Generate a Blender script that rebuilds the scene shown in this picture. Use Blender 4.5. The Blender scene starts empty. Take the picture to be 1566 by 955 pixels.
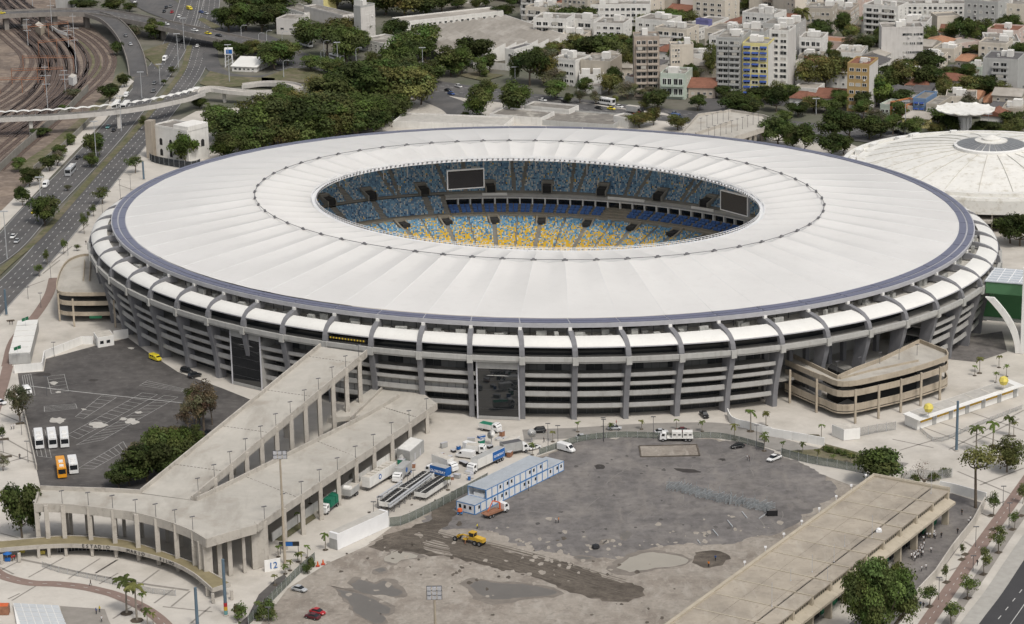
import bpy, math, random
import numpy as np
from mathutils import Vector, Matrix
random.seed(7); rng = np.random.default_rng(7)
R = math.radians; PI = math.pi
SC = bpy.context.scene; COL = SC.collection
# ---------------------------------------------------------------- camera, sky, sun, exposure
CAM = np.array([0., -850.1172, 246.9078])
FPX, IW, IH = 3924.07, 1566., 955.
_yaw, _el, _roll = R(-.5717), R(16.1954 + .4721), R(-1.1967)
FW = np.array([math.sin(_yaw) * math.cos(_el), math.cos(_yaw) * math.cos(_el), -math.sin(_el)])
_r = np.cross(FW, [0, 0, 1]); _r /= np.linalg.norm(_r); _u = np.cross(_r, FW)
RT = math.cos(_roll) * _r + math.sin(_roll) * _u; UP = -math.sin(_roll) * _r + math.cos(_roll) * _u
cd = bpy.data.cameras.new('camera'); cam = bpy.data.objects.new('camera', cd); COL.objects.link(cam)
cam.matrix_world = Matrix(((RT[0], UP[0], -FW[0], CAM[0]), (RT[1], UP[1], -FW[1], CAM[1]), (RT[2], UP[2], -FW[2], CAM[2]), (0, 0, 0, 1)))
cd.sensor_width = 36; cd.lens = FPX / IW * 36; cd.clip_start = 1; cd.clip_end = 8000; SC.camera = cam
SUN_EL, SUN_AZ = 56, 150          # azimuth clockwise from +Y: the light comes from the right, a little behind the camera
w = bpy.data.worlds.new('World'); SC.world = w; w.use_nodes = True
nt = w.node_tree; bg = nt.nodes['Background']; sky = nt.nodes.new('ShaderNodeTexSky')
sky.sky_type = 'NISHITA'; sky.sun_disc = False; sky.sun_elevation = R(SUN_EL); sky.sun_rotation = R(SUN_AZ)
sky.dust_density = 4.5; sky.air_density = 1.0; sky.ozone_density = .6; sky.altitude = 100
hs = nt.nodes.new('ShaderNodeHueSaturation'); hs.inputs['Saturation'].default_value = .35
nt.links.new(sky.outputs[0], hs.inputs['Color']); nt.links.new(hs.outputs[0], bg.inputs[0]); bg.inputs[1].default_value = .14
sl = bpy.data.lights.new('sun', 'SUN'); so = bpy.data.objects.new('sun', sl); COL.objects.link(so)
sl.energy = 1.75; sl.angle = R(10); sl.color = (1, .955, .88)
_sd = Vector((math.sin(R(SUN_AZ)) * math.cos(R(SUN_EL)), math.cos(R(SUN_AZ)) * math.cos(R(SUN_EL)), math.sin(R(SUN_EL))))
so.rotation_euler = _sd.to_track_quat('Z', 'Y').to_euler()
SC.view_settings.view_transform = 'Standard'; SC.view_settings.look = 'None'; SC.view_settings.gamma = 1
SC.view_settings.exposure = -.04
SC.cycles.max_bounces = 6; SC.cycles.diffuse_bounces = 3; SC.cycles.glossy_bounces = 3; SC.cycles.transmission_bounces = 4
SC.cycles.transparent_max_bounces = 8; SC.cycles.use_denoising = True; SC.cycles.caustics_reflective = False; SC.cycles.caustics_refractive = False

# ---------------------------------------------------------------- helpers
def g(px, py, z=0.):
    """world point at height z that the photograph shows at pixel px,py"""
    d = FW + RT * (px - IW / 2) / FPX - UP * (py - IH / 2) / FPX
    p = CAM + d * (z - CAM[2]) / d[2]
    return Vector((p[0], p[1], z))
def G(pts, z=0.): return [g(x, y, z) for x, y in pts]
def pxm(p):
    """pixels per metre at a world point"""
    return FPX / float(np.dot(np.array(p) - CAM, FW))
class MB:
    def __init__(s): s.v = []; s.f = []; s.m = []; s.cur = 0
    def add(s, vs, fs):
        o = len(s.v); s.v += [tuple(p) for p in vs]
        for f in fs: s.f.append(tuple(i + o for i in f)); s.m.append(s.cur)
        return s
    def quad(s, *p): return s.add(p, [tuple(range(len(p)))])
    def prism(s, pts, z0, z1, cap=True):
        n = len(pts); a = [(p[0], p[1], z0) for p in pts] + [(p[0], p[1], z1) for p in pts]
        ar = sum(pts[i][0] * pts[(i + 1) % n][1] - pts[(i + 1) % n][0] * pts[i][1] for i in range(n))
        fs = [(i, (i + 1) % n, n + (i + 1) % n, n + i) for i in range(n)] + [tuple(range(n, 2 * n)), tuple(range(n - 1, -1, -1))]
        if ar < 0: fs = [f[::-1] for f in fs]
        return s.add(a, fs)
    def box(s, x0, x1, y0, y1, z0, z1): return s.prism([(x0, y0), (x1, y0), (x1, y1), (x0, y1)], z0, z1)
    def obox(s, c, lx, ly, z0, z1, rz=0):
        cs, sn = math.cos(rz), math.sin(rz)
        return s.prism([(c[0] + x * cs - y * sn, c[1] + x * sn + y * cs) for x, y in ((-lx / 2, -ly / 2), (lx / 2, -ly / 2), (lx / 2, ly / 2), (-lx / 2, ly / 2))], z0, z1)
    def wallseg(s, p, q, th, z0, z1, z0b=None, z1b=None):
        """upright slab from p to q; the z pair may change along it"""
        z0b = z0 if z0b is None else z0b; z1b = z1 if z1b is None else z1b
        d = Vector((q[0] - p[0], q[1] - p[1])); n = Vector((-d.y, d.x)).normalized() * th / 2
        v = [(p[0] - n.x, p[1] - n.y), (q[0] - n.x, q[1] - n.y), (q[0] + n.x, q[1] + n.y), (p[0] + n.x, p[1] + n.y)]
        lo = (z0, z0b, z0b, z0); hi = (z1, z1b, z1b, z1)
        return s.add([(*v[i], lo[i]) for i in range(4)] + [(*v[i], hi[i]) for i in range(4)],
                     [(0, 1, 5, 4), (1, 2, 6, 5), (2, 3, 7, 6), (3, 0, 4, 7), (4, 5, 6, 7), (3, 2, 1, 0)])
    def tube(s, p, q, r0, r1=None, n=6, cap=True):
        p, q = Vector(p), Vector(q); r1 = r0 if r1 is None else r1; d = (q - p)
        if d.length < 1e-6: return s
        d.normalize(); a = d.orthogonal().normalized(); b = d.cross(a); vs = []
        for c, r in ((p, r0), (q, r1)):
            for i in range(n):
                t = 2 * PI * i / n; vs.append(c + a * math.cos(t) * r + b * math.sin(t) * r)
        fs = [(i, (i + 1) % n, n + (i + 1) % n, n + i) for i in range(n)]
        if cap: fs += [tuple(range(n, 2 * n)), tuple(range(n - 1, -1, -1))]
        return s.add(vs, fs)
    def loft(s, rings, closed=True, cap=False):
        n = len(rings[0]); vs = [p for r in rings for p in r]; fs = []
        for j in range(len(rings) - 1):
            for i in range(n if closed else n - 1):
                k = (i + 1) % n; fs.append((j * n + i, j * n + k, (j + 1) * n + k, (j + 1) * n + i))
        if cap: fs += [tuple(range(n - 1, -1, -1)), tuple(range((len(rings) - 1) * n, len(rings) * n))]
        return s.add(vs, fs)
    def lathe(s, prof, c=(0, 0, 0), n=16):
        return s.loft([[(c[0] + r * math.cos(2 * PI * i / n), c[1] + r * math.sin(2 * PI * i / n), c[2] + z) for i in range(n)] for r, z in prof], True, True)
    def ellips(s, c, rx, ry, rz, n=8, m=5):
        return s.lathe2(c, rx, ry, rz, n, m)
    def lathe2(s, c, rx, ry, rz, n, m):
        rings = []
        for j in range(m + 1):
            a = -PI / 2 + PI * j / m; k = max(math.cos(a), .02)
            rings.append([(c[0] + rx * k * math.cos(2 * PI * i / n), c[1] + ry * k * math.sin(2 * PI * i / n), c[2] + rz * math.sin(a)) for i in range(n)])
        return s.loft(rings, True, True)
    def mesh(s, name, mats, smooth=False):
        me = bpy.data.meshes.new(name); me.from_pydata(s.v, [], s.f)
        for m in (mats if isinstance(mats, (list, tuple)) else [mats]): me.materials.append(M[m] if isinstance(m, str) else m)
        if any(s.m): me.polygons.foreach_set('material_index', s.m)
        if smooth: me.polygons.foreach_set('use_smooth', [True] * len(s.f))
        me.update(); return me
    def build(s, name, mats, parent=None, smooth=False, loc=None, rz=0):
        return ob(name, s.mesh(name, mats, smooth), parent, loc, rz)
def ob(name, me, parent=None, loc=None, rz=0, sc=None):
    o = bpy.data.objects.new(name, me); COL.objects.link(o)
    if parent is not None: o.parent = parent
    if loc is not None: o.location = loc
    if rz: o.rotation_euler = (0, 0, rz)
    if sc is not None: o.scale = (sc, sc, sc) if isinstance(sc, (int, float)) else sc
    return o
def tag(o, label, cat, group=None):
    o['label'] = label; o['category'] = cat
    if group: o['group'] = group
    return o
def thing(name, label, cat, loc=(0, 0, 0), rz=0, group=None, sc=None):
    return tag(ob(name, None, None, loc, rz, sc), label, cat, group)
def struct(o, kind='structure'): o['kind'] = kind; return o
def dup(src, loc, rz=0, sc=None, label=None, group=None):
    """copy of a thing, its parts and their sub-parts"""
    def cp(o, par):
        c = o.copy(); COL.objects.link(c); c.parent = par
        for ch in o.children: cp(ch, c)
        return c
    c = cp(src, None); c.location = loc; c.rotation_euler = (0, 0, rz)
    if sc is not None: c.scale = (sc, sc, sc) if isinstance(sc, (int, float)) else sc
    if label: c['label'] = label
    if group: c['group'] = group
    return c
ORD = ['first', 'second', 'third', 'fourth', 'fifth', 'sixth', 'seventh', 'eighth', 'ninth', 'tenth', 'eleventh', 'twelfth', 'thirteenth', 'fourteenth', 'fifteenth', 'sixteenth', 'seventeenth', 'eighteenth', 'nineteenth', 'twentieth']
TENS = {2: 'twenty', 3: 'thirty', 4: 'forty', 5: 'fifty', 6: 'sixty', 7: 'seventy', 8: 'eighty', 9: 'ninety'}
def nth(i):
    if i >= 99: return 'hundred-and-' + nth(i - 100) if i > 99 else 'hundredth'
    if i < 20: return ORD[i]
    t, u = divmod(i + 1, 10)
    return (TENS[t] + '-' + ORD[u - 1]) if u else TENS[t][:-1] + 'ieth'
def bez(pts, n=8):
    """smooth open polyline (Catmull-Rom) through 2-D or 3-D points"""
    P = [Vector(p) for p in pts]; P = [2 * P[0] - P[1]] + P + [2 * P[-1] - P[-2]]; out = []
    for i in range(1, len(P) - 2):
        for k in range(n):
            t = k / n; a, b, c, d = P[i - 1:i + 3]
            out.append(.5 * ((2 * b) + (c - a) * t + (2 * a - 5 * b + 4 * c - d) * t * t + (3 * b - a - 3 * c + d) * t ** 3))
    return out + [P[-2]]
def offset(pl, d):
    out = []
    for i, p in enumerate(pl):
        a, b = pl[max(i - 1, 0)], pl[min(i + 1, len(pl) - 1)]; t = Vector((b[0] - a[0], b[1] - a[1])).normalized()
        out.append(Vector((p[0] - t.y * d, p[1] + t.x * d, p[2] if len(p) > 2 else 0)))
    return out
def along(pl, step, start=0.):
    """points and headings every step metres along a polyline"""
    out = []; d = start; acc = 0.
    for a, b in zip(pl[:-1], pl[1:]):
        a, b = Vector(a), Vector(b); L = (b - a).length
        while d <= acc + L and L > 0:
            out.append((a.lerp(b, (d - acc) / L), math.atan2(b.y - a.y, b.x - a.x))); d += step
        acc += L
    return out
def ribbon(mb, pl, wd, z=None, wd2=None):
    """flat strip of width wd centred on a polyline"""
    l, r = offset(pl, wd / 2), offset(pl, -wd / 2)
    f = lambda p: (p[0], p[1], p[2] if z is None else z)
    return mb.add([f(p) for p in l] + [f(p) for p in r], [(len(l) + i, len(l) + i + 1, i + 1, i) for i in range(len(l) - 1)])

# ---------------------------------------------------------------- materials
M = {}
def mat(name, col, rough=.85, var=.12, scale=.25, spec=.25, metal=0., streak=0., bump=0., col2=None, mix=.5, scale2=.04, alpha=1., attr=None, orand=0., detail=5.):
    """colour with two octaves of blotchy variation, optional vertical run-down streaks, optional second colour in patches"""
    m = bpy.data.materials.new(name); m.use_nodes = True; n = m.node_tree.nodes; L = m.node_tree.links; b = n['Principled BSDF']
    b.inputs['Roughness'].default_value = rough; b.inputs['Specular IOR Level'].default_value = spec; b.inputs['Metallic'].default_value = metal
    if alpha < 1: b.inputs['Alpha'].default_value = alpha
    geo = n.new('ShaderNodeNewGeometry'); cur = None
    def mixc(a, bb, fac, mode='MIX'):
        x = n.new('ShaderNodeMix'); x.data_type = 'RGBA'; x.blend_type = mode
        for sock, v in ((x.inputs[6], a), (x.inputs[7], bb), (x.inputs[0], fac)):
            if hasattr(v, 'is_output') or hasattr(v, 'links'): L.new(v, sock)
            else: sock.default_value = v if isinstance(v, (int, float)) else (*v[:3], 1)
        return x.outputs[2]
    def noise(sc, det=detail, vec=None):
        t = n.new('ShaderNodeTexNoise'); t.inputs['Scale'].default_value = sc; t.inputs['Detail'].default_value = det; t.inputs['Roughness'].default_value = .62
        L.new(vec or geo.outputs['Position'], t.inputs['Vector']); return t.outputs['Fac']
    def ramp(v, lo, hi, c0, c1):
        r = n.new('ShaderNodeMapRange'); r.inputs[1].default_value = lo; r.inputs[2].default_value = hi; r.inputs[3].default_value = c0; r.inputs[4].default_value = c1
        L.new(v, r.inputs[0]); return r.outputs[0]
    if attr:
        a = n.new('ShaderNodeAttribute'); a.attribute_name = attr; cur = a.outputs['Color']
    else: cur = col
    if col2 is not None: cur = mixc(cur, col2, ramp(noise(scale2), mix - .08, mix + .08, 0, 1))
    if var:
        v = ramp(noise(scale), .3, .7, 1 - var, 1 + var); cur = mixc(cur, v, 1., 'MULTIPLY')
        v2 = ramp(noise(scale * .13), .3, .7, 1 - var * .6, 1 + var * .6); cur = mixc(cur, v2, 1., 'MULTIPLY')
    if streak:
        mp = n.new('ShaderNodeMapping'); mp.inputs['Scale'].default_value = (1.2, 1.2, .07); L.new(geo.outputs['Position'], mp.inputs[0])
        cur = mixc(cur, (.42, .38, .32), ramp(noise(1., 3, mp.outputs[0]), .52, .78, 0, streak), 'MULTIPLY')
    if orand:
        oi = n.new('ShaderNodeObjectInfo'); cur = mixc(cur, ramp(oi.outputs['Random'], 0, 1, 1 - orand, 1 + orand), 1., 'MULTIPLY')
    if cur is col: b.inputs['Base Color'].default_value = (*col, 1)
    else: L.new(cur, b.inputs['Base Color'])
    if bump:
        bp = n.new('ShaderNodeBump'); bp.inputs['Strength'].default_value = bump; bp.inputs['Distance'].default_value = .3
        L.new(noise(scale * 6), bp.inputs['Height']); L.new(bp.outputs[0], b.inputs['Normal'])
    M[name] = m; return m
def layer(name, col, scale, lo, hi, fac, stretch=None, rot=0., det=6.):
    """one more blotchy or streaky stain layer on a material"""
    m = M[name]; n = m.node_tree.nodes; L = m.node_tree.links; b = n['Principled BSDF']; src = b.inputs['Base Color']
    geo = n.new('ShaderNodeNewGeometry'); vec = geo.outputs['Position']
    if stretch:
        mp = n.new('ShaderNodeMapping'); mp.inputs['Scale'].default_value = stretch; mp.inputs['Rotation'].default_value = (0, 0, rot); L.new(vec, mp.inputs[0]); vec = mp.outputs[0]
    t = n.new('ShaderNodeTexNoise'); t.inputs['Scale'].default_value = scale; t.inputs['Detail'].default_value = det; t.inputs['Roughness'].default_value = .65; t.inputs['Distortion'].default_value = .4; L.new(vec, t.inputs['Vector'])
    r = n.new('ShaderNodeMapRange'); r.inputs[1].default_value = lo; r.inputs[2].default_value = hi; r.inputs[3].default_value = 0; r.inputs[4].default_value = fac; L.new(t.outputs['Fac'], r.inputs[0])
    x = n.new('ShaderNodeMix'); x.data_type = 'RGBA'; x.inputs[7].default_value = (*col, 1); L.new(r.outputs[0], x.inputs[0])
    if src.links: L.new(src.links[0].from_socket, x.inputs[6])
    else: x.inputs[6].default_value = src.default_value
    L.new(x.outputs[2], src)
mat('membrane', (.80, .785, .76), .55, .04, .05, spec=.3, orand=.022)
layer('membrane', (.60, .58, .55), .35, .52, .8, .3); layer('membrane', (.72, .71, .685), .03, .45, .7, .5)
_m = M['membrane'].node_tree; _tr = _m.nodes.new('ShaderNodeBsdfTranslucent'); _tr.inputs[0].default_value = (.72, .70, .66, 1); _mx = _m.nodes.new('ShaderNodeMixShader'); _mx.inputs[0].default_value = .24
_m.links.new(_m.nodes['Principled BSDF'].outputs[0], _mx.inputs[1]); _m.links.new(_tr.outputs[0], _mx.inputs[2]); _m.links.new(_mx.outputs[0], _m.nodes['Material Output'].inputs[0])   # woven roof fabric lets some daylight through
mat('canopy_white', (.68, .67, .635), .5, .05, .12, streak=.12)
mat('rib_grey', (.185, .185, .195), .7, .08, .4, streak=.25)
mat('beam_grey', (.40, .395, .375), .75, .08, .4, streak=.3)
mat('parapet', (.345, .34, .325), .8, .08, .4, streak=.35)
mat('slab', (.30, .29, .27), .85, .12, .3)
mat('facade_dark', (.22, .22, .215), .8, .1, .3)
mat('inner_wall', (.36, .355, .34), .8, .1, .3, streak=.25)
mat('solar', (.125, .13, .185), .32, .1, .6, spec=.5)
mat('steel_light', (.44, .44, .46), .45, .08, .5, spec=.5)
mat('steel_dark', (.10, .10, .105), .5, .1, .5, spec=.4)
mat('white_paint', (.74, .73, .70), .6, .06, .4, streak=.15)
mat('white_metal', (.76, .76, .76), .4, .05, .4, spec=.5)
mat('glass_dark', (.014, .017, .02), .12, .0, 1, spec=.8)
mat('facade_glass', (.055, .058, .06), .25, .15, .8, spec=.5)
mat('glass_mirror', (.012, .014, .016), .03, 0, 1, spec=.9)
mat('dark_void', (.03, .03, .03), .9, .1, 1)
mat('tier', (.24, .23, .205), .9, .12, .5, streak=.1)
mat('aisle', (.25, .225, .18), .9, .1, .5)
mat('seat', (.5, .5, .5), .5, .0, 1, attr='col', spec=.35)
mat('vip_blue', (.06, .13, .32), .6, .1, 1)
mat('screen_black', (.012, .012, .016), .25, .05, 1, spec=.5)
mat('pitch_green', (.06, .13, .035), .9, .15, .2)
mat('equipment', (.34, .34, .32), .6, .2, 1.5)
mat('concrete', (.43, .40, .355), .9, .11, .22, streak=.15, bump=.1)
mat('concrete_deck', (.43, .405, .36), .92, .10, .18, col2=(.30, .27, .23), mix=.63, scale2=.09)
mat('concrete_car', (.40, .345, .27), .9, .12, .25, streak=.35, bump=.1)
layer('concrete', (.22, .195, .165), .5, .53, .75, .75); layer('concrete_deck', (.26, .235, .20), .12, .5, .72, .65, (1, .25, 1), .4); layer('concrete_deck', (.50, .475, .43), .6, .58, .75, .5); layer('concrete_car', (.20, .165, .125), .4, .52, .8, .5)
mat('lantern_glass', (.20, .205, .21), .35, .15, .8)
mat('joint', (.05, .048, .045), .9, 0)
# ---------------------------------------------------------------- the stadium
mat('plant_deck', (.46, .44, .40), .9, .2, .6)
mat('cap_grey', (.16, .16, .165), .6, .1, 1)
TH = -.4495; CT, ST = math.cos(TH), math.sin(TH)
FASC = (158.6, 134.95); ROOF = (149.47, 128.91); MASTR = (100.25, 80.0); OPEN = (79.89, 60.95)
def tk(k):
    s = -PI / 2 + .4873 + R(6) * (k - 11); return s + .0314 * math.sin(2 * s)
def E(a, b, z, t):
    x, y = a * math.cos(t), b * math.sin(t); return Vector((x * CT - y * ST, x * ST + y * CT, z))
def U(u, z, t): return E(158.6 - 9.13 * u, 134.95 - 6.04 * u, z, t)      # u = 0 at the ring beam, 1 at the roof's edge
ND = Vector((-ST, CT, 0)); MD = Vector((CT, ST, 0))                       # minor and major axis directions
stad = thing('stadium', 'huge oval football stadium with white fabric ring roof and grey ribs', 'stadium')
NB = 60
for k in range(NB):
    t0, t1 = tk(k), tk(k + 1)
    def T(x): return t0 + (t1 - t0) * x
    # outer and inner roof fabric, ridges at the frames, a sagging fold between them
    nr, nt_ = 12, 8
    def fab(ra, rb, za, zb, dep, name):
        mb = MB(); vs = []
        for i in range(nr + 1):
            v = i / nr
            for j in range(nt_ + 1):
                x = j / nt_; h = 1 - abs(2 * x - 1); fold = dep(v) * (h ** .75)
                vs.append(E(ra[0] + (rb[0] - ra[0]) * v, ra[1] + (rb[1] - ra[1]) * v, za + (zb - za) * v - fold, T(x)))
        mb.add(vs, [(i * (nt_ + 1) + j, (i + 1) * (nt_ + 1) + j, (i + 1) * (nt_ + 1) + j + 1, i * (nt_ + 1) + j + 1) for i in range(nr) for j in range(nt_)])
        mb.build(name, 'membrane', stad, True)
    fab((144.6, 124.6), MASTR, 28.75, 33.9, lambda v: .08 + .62 * math.sin(PI * min(1, v) ** 2.4) + .75 * v ** 5, 'roof_panel')
    fab(MASTR, (OPEN[0] + .6, OPEN[1] + .6), 33.9, 31.7, lambda v: .87 + .55 * math.sin(PI * v) - .6 * v, 'inner_roof_panel')
    # roof edge: gutter beam, walkway with solar panels
    mb = MB()
    prof = [(1.0, 27.0), (.97, 28.35), (1.62, 28.6), (1.62, 28.1), (1.9, 27.0)]
    mb.loft([[U(u, z, T(x)) for u, z in prof] for x in (0, .5, 1)], True, True); mb.build('roof_edge_beam', 'steel_light', stad)
    for ua, ub in ((1.02, 1.23), (1.29, 1.55)):
        mb = MB()
        ts = (.012, .25, .5, .75, .988)
        mb.loft([[U(u, 28.42 + dz + (u - .97) * .38, T(x)) for u, dz in ((ua, .14), (ub, .14), (ub, 0), (ua, 0))] for x in ts], True, True)
        mb.build('solar_panel', 'solar', stad)
    # flying mast, its cap, ring cable, ridge cable
    c = E(*MASTR, 0, t0)
    mb = MB(); mb.tube((c.x, c.y, 34.2), (c.x, c.y, 21.8), .30, .22); d = Vector((c.x, c.y)).normalized()
    mb.build('mast', 'steel_light', stad)
    mb = MB(); rz = math.atan2(d.y, d.x); mb.obox((c.x, c.y), .8, 1.9, 33.85, 34.15, rz); mb.obox((c.x, c.y), .5, .8, 34.15, 34.5, rz); mb.build('mast_cap', 'cap_grey', stad)
    c1 = E(*MASTR, 0, t1); mb = MB()
    mb.tube((c.x, c.y, 34.1), (c1.x, c1.y, 34.1), .1, n=5); mb.build('ring_cable', 'steel_dark', stad)
    pr = [E(144.6 + (MASTR[0] - 144.6) * v, 124.6 + (MASTR[1] - 124.6) * v, 28.78 + 5.15 * v, t0) for v in np.linspace(0, 1, 5)]; mb = MB()
    for a_, b_ in zip(pr[:-1], pr[1:]): mb.tube(a_, b_, .035, n=4)
    mb.build('ridge_seam', 'white_metal', stad)
    # rim of the opening: catwalk with rails, lamps
    mb = MB()
    for oz, (da, dz) in enumerate(((.5, 31.2), (-.9, 31.2))): pass
    mb.loft([[E(OPEN[0] + da, OPEN[1] + da, z, T(x)) for da, z in ((.6, 31.4), (-1.0, 31.4), (-1.0, 31.0), (.6, 31.0))] for x in (0, .5, 1)], True, True)
    for da in (.55, -1.0):
        for zz in (31.95, 32.5): mb.tube(E(OPEN[0] + da, OPEN[1] + da, zz, t0), E(OPEN[0] + da, OPEN[1] + da, zz, t1), .07, n=4)
    for x in np.arange(0, .99, .2):
        for da in (.55, -1.0): mb.tube(E(OPEN[0] + da, OPEN[1] + da, 31.2, T(x)), E(OPEN[0] + da, OPEN[1] + da, 32.6, T(x)), .06, n=4)
    mb.build('rim_catwalk', 'white_metal', stad)
    for x in (.15, .4, .62, .88):
        q = E(OPEN[0] - 1.3, OPEN[1] - 1.3, 0, T(x)); dd = Vector((q.x, q.y)).normalized(); mb = MB(); mb.obox((q.x, q.y), .35, .6, 31.5, 31.95, math.atan2(dd.y, dd.x)); mb.build('floodlight', 'cap_grey', stad)
    # rib
    half = .75 / 150
    arch = [(0.02, 18.6), (0.0, 20.4), (.05, 21.9), (.16, 23.3), (.34, 24.6), (.58, 25.5), (.9, 26.2), (1.35, 26.6)]
    inn = [(.17, 18.6), (.16, 20.4), (.20, 21.7), (.28, 22.7), (.42, 23.6), (.62, 24.2), (.9, 24.5), (1.35, 24.2)]
    mb = MB(); rings = []
    for (ua, za), (ui, zi) in zip(arch, inn): rings.append([U(ua, za, t0 - half), U(ua, za, t0 + half), U(ui, zi, t0 + half), U(ui, zi, t0 - half)])
    mb.loft(rings, True, True); mb.build('rib', 'rib_grey', stad)
    q = U(1.03, 0, t0); mb = MB(); mb.obox((q.x, q.y), 1.0, 1.0, 26.2, 27.1, math.atan2(q.y, q.x)); mb.build('rib_bearing', 'white_paint', stad)
    # canopy vault between ribs
    cv = [(.13, 22.95), (.20, 23.5), (.30, 24.0), (.42, 24.4), (.58, 24.75), (.78, 25.0)]
    mb = MB(); xs = np.linspace(.045, .955, 7)
    up_ = [[U(u, z, T(x)) for u, z in cv] for x in xs]; lo_ = [[U(u + .015, z - .22, T(x)) for u, z in cv[::-1]] for x in xs]
    mb.loft([a + b for a, b in zip(up_, lo_)], True, True); mb.build('canopy_panel', 'canopy_white', stad, False)
    mb = MB(); mb.loft([[U(u, z, T(x)) for u, z in ((.115, 22.6), (.115, 22.9), (.14, 22.9), (.14, 22.6))] for x in (.045, .35, .65, .955)], True, True); mb.build('canopy_edge', 'steel_light', stad)
    # ring beam with its flange, deck behind, back wall of the upper stand
    mb = MB()
    mb.loft([[U(u, z, T(x)) for u, z in ((-.03, 19.95), (.08, 19.95), (.08, 18.0), (.02, 18.0), (.02, 18.4), (-.03, 18.6))] for x in (0, .33, .67, 1)], True, True); mb.build('ring_beam', 'beam_grey', stad)
    q = U(-.02, 0, t0); mb = MB(); mb.obox((q.x, q.y), .7, 1.7, 17.6, 20.0, math.atan2(d.y, d.x)); mb.build('beam_bracket', 'beam_grey', stad)
    # leaning pillar, wide at the top
    hp = .78 / 150
    pil = [(.03, .62, 18.0), (.12, .60, 14.5), (.25, .66, 10.5), (.35, .75, 6.5), (.40, .82, 3.), (.42, .84, -.1)]
    mb = MB(); mb.loft([[U(a, z, t0 - hp), U(a, z, t0 + hp), U(b, z, t0 + hp), U(b, z, t0 - hp)] for a, b, z in pil], True, True); mb.build('pillar', 'rib_grey', stad)
    mb = MB(); mb.loft([[U(u, z, T(x)) for u, z in ((.1, 19.2), (2.0, 19.2), (2.0, 18.6), (.1, 18.6))] for x in (0, .5, 1)], True, True); mb.build('deck', 'slab', stad)
    if not 14.5 < k < 18.5:
        for z, hgt, u in ((3.2, 1.5, .50), (6.9, 1.7, .44), (10.25, 1.25, .36), (13.1, 1.3, .27)):
            ledge = 5 <= k <= 8 and z < 3
            mb = MB(); xs = (.04, .35, .65, .96)
            mb.loft([[U(u + du, z + dz, T(x)) for du, dz in ((-.02, .3), (.0, hgt), (.045, hgt), (.045, .0), (.02, .0))] for x in xs], True, True); mb.build('parapet', 'parapet', stad)
            mb = MB(); mb.loft([[U(uu, z + dz, T(x)) for uu, dz in ((u + .04, .35), (2.0, .35), (2.0, -.1), (u + .04, -.1))] for x in (0, .5, 1)], True, True); mb.build('floor_slab', 'slab', stad)
        # recessed facade of each storey: some dark glass, some panels
        for si, (z0, z1) in enumerate(((-.1, 3.1), (3.55, 6.8), (7.25, 10.15), (10.6, 13.0), (13.45, 18.6))):
            solid = (k in (6, 7) and si in (1, 2)) or (k == 8 and si == 2)
            u = .62 if solid else 1.25 + .1 * (si % 2)
            mb = MB(); n = 6
            for i in range(n):
                x0, x1 = i / n, (i + 1) / n
                mb.cur = 1 if solid or (si == 4 and (i + k) % 5 < 3) else 0
                mb.quad(U(u, z0, T(x0)), U(u, z0, T(x1)), U(u, z1, T(x1)), U(u, z1, T(x0)))
                mb.cur = 2; a = U(u - .015, z0, T(x0)); mb.tube((a.x, a.y, z0), (a.x, a.y, z1), .08, n=4)
            mb.build('glass_wall', ['facade_glass', 'inner_wall' if solid else 'facade_dark', 'steel_dark'], stad)
    else:
        mb = MB(); mb.quad(U(2.2, 0, t0), U(2.2, 0, t1), U(2.2, 18.6, t1), U(2.2, 18.6, t0)); mb.build('inner_wall', 'inner_wall', stad)
        mb = MB(); mb.loft([[U(uu, 7.2 + dz, T(x)) for uu, dz in ((.7, 0), (2.3, 0), (2.3, -.6), (.7, -.6))] for x in (0, .5, 1)], True, True); mb.build('floor_slab', 'slab', stad)
        for x in (.2, .8):
            q = U(1.5, 0, T(x)); mb = MB(); mb.obox((q.x, q.y), 1.4, 1.4, 0, 18.6, math.atan2(q.y, q.x)); mb.build('inner_column', 'rib_grey', stad)
    mb = MB(); zt = 25.6
    for i in range(4):
        x0, x1 = i / 4, (i + 1) / 4
        hole = 11 <= k <= 17 and i % 4 < 3
        mb.cur = 0
        mb.quad(U(1.9, 19.2, T(x0)), U(1.9, 19.2, T(x1)), U(1.9, 24.6 if hole else zt, T(x1)), U(1.9, 24.6 if hole else zt, T(x0)))
    mb.build('upper_back_wall', ['inner_wall'], stad)
    mb = MB(); mb.quad(U(.74, 19.2, t0), U(.74, 19.2, t1), U(.74, 23.5, t1), U(.74, 23.5, t0)); mb.build('concourse_glass', 'glass_dark', stad)
    mb = MB(); mb.loft([[U(u, z, T(x)) for u, z in ((.70, 23.75), (1.9, 23.75), (1.9, 23.45), (.70, 23.45))] for x in (0, .5, 1)], True, True); mb.build('plant_deck', 'plant_deck', stad)
    mb = MB()
    for x in (.22, .5, .78):
        a = U(1.55, 0, T(x)); mb.tube((a.x, a.y, 19.2), (a.x, a.y, 27.2), .16, n=5)
    mb.build('roof_strut', 'steel_dark', stad)
    rr = random.Random(k)
    for i in range(rr.randint(2, 5)):
        mb = MB(); x = rr.uniform(.12, .85); q = U(rr.uniform(.92, 1.5), 0, T(x)); mb.obox((q.x, q.y), rr.uniform(.8, 1.6), rr.uniform(1.0, 3.6), 23.75, 23.75 + rr.uniform(.6, 2.2), math.atan2(q.y, q.x) + rr.choice((0, 0, .2)))
        mb.build('roof_plant_unit', 'equipment', stad)
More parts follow.
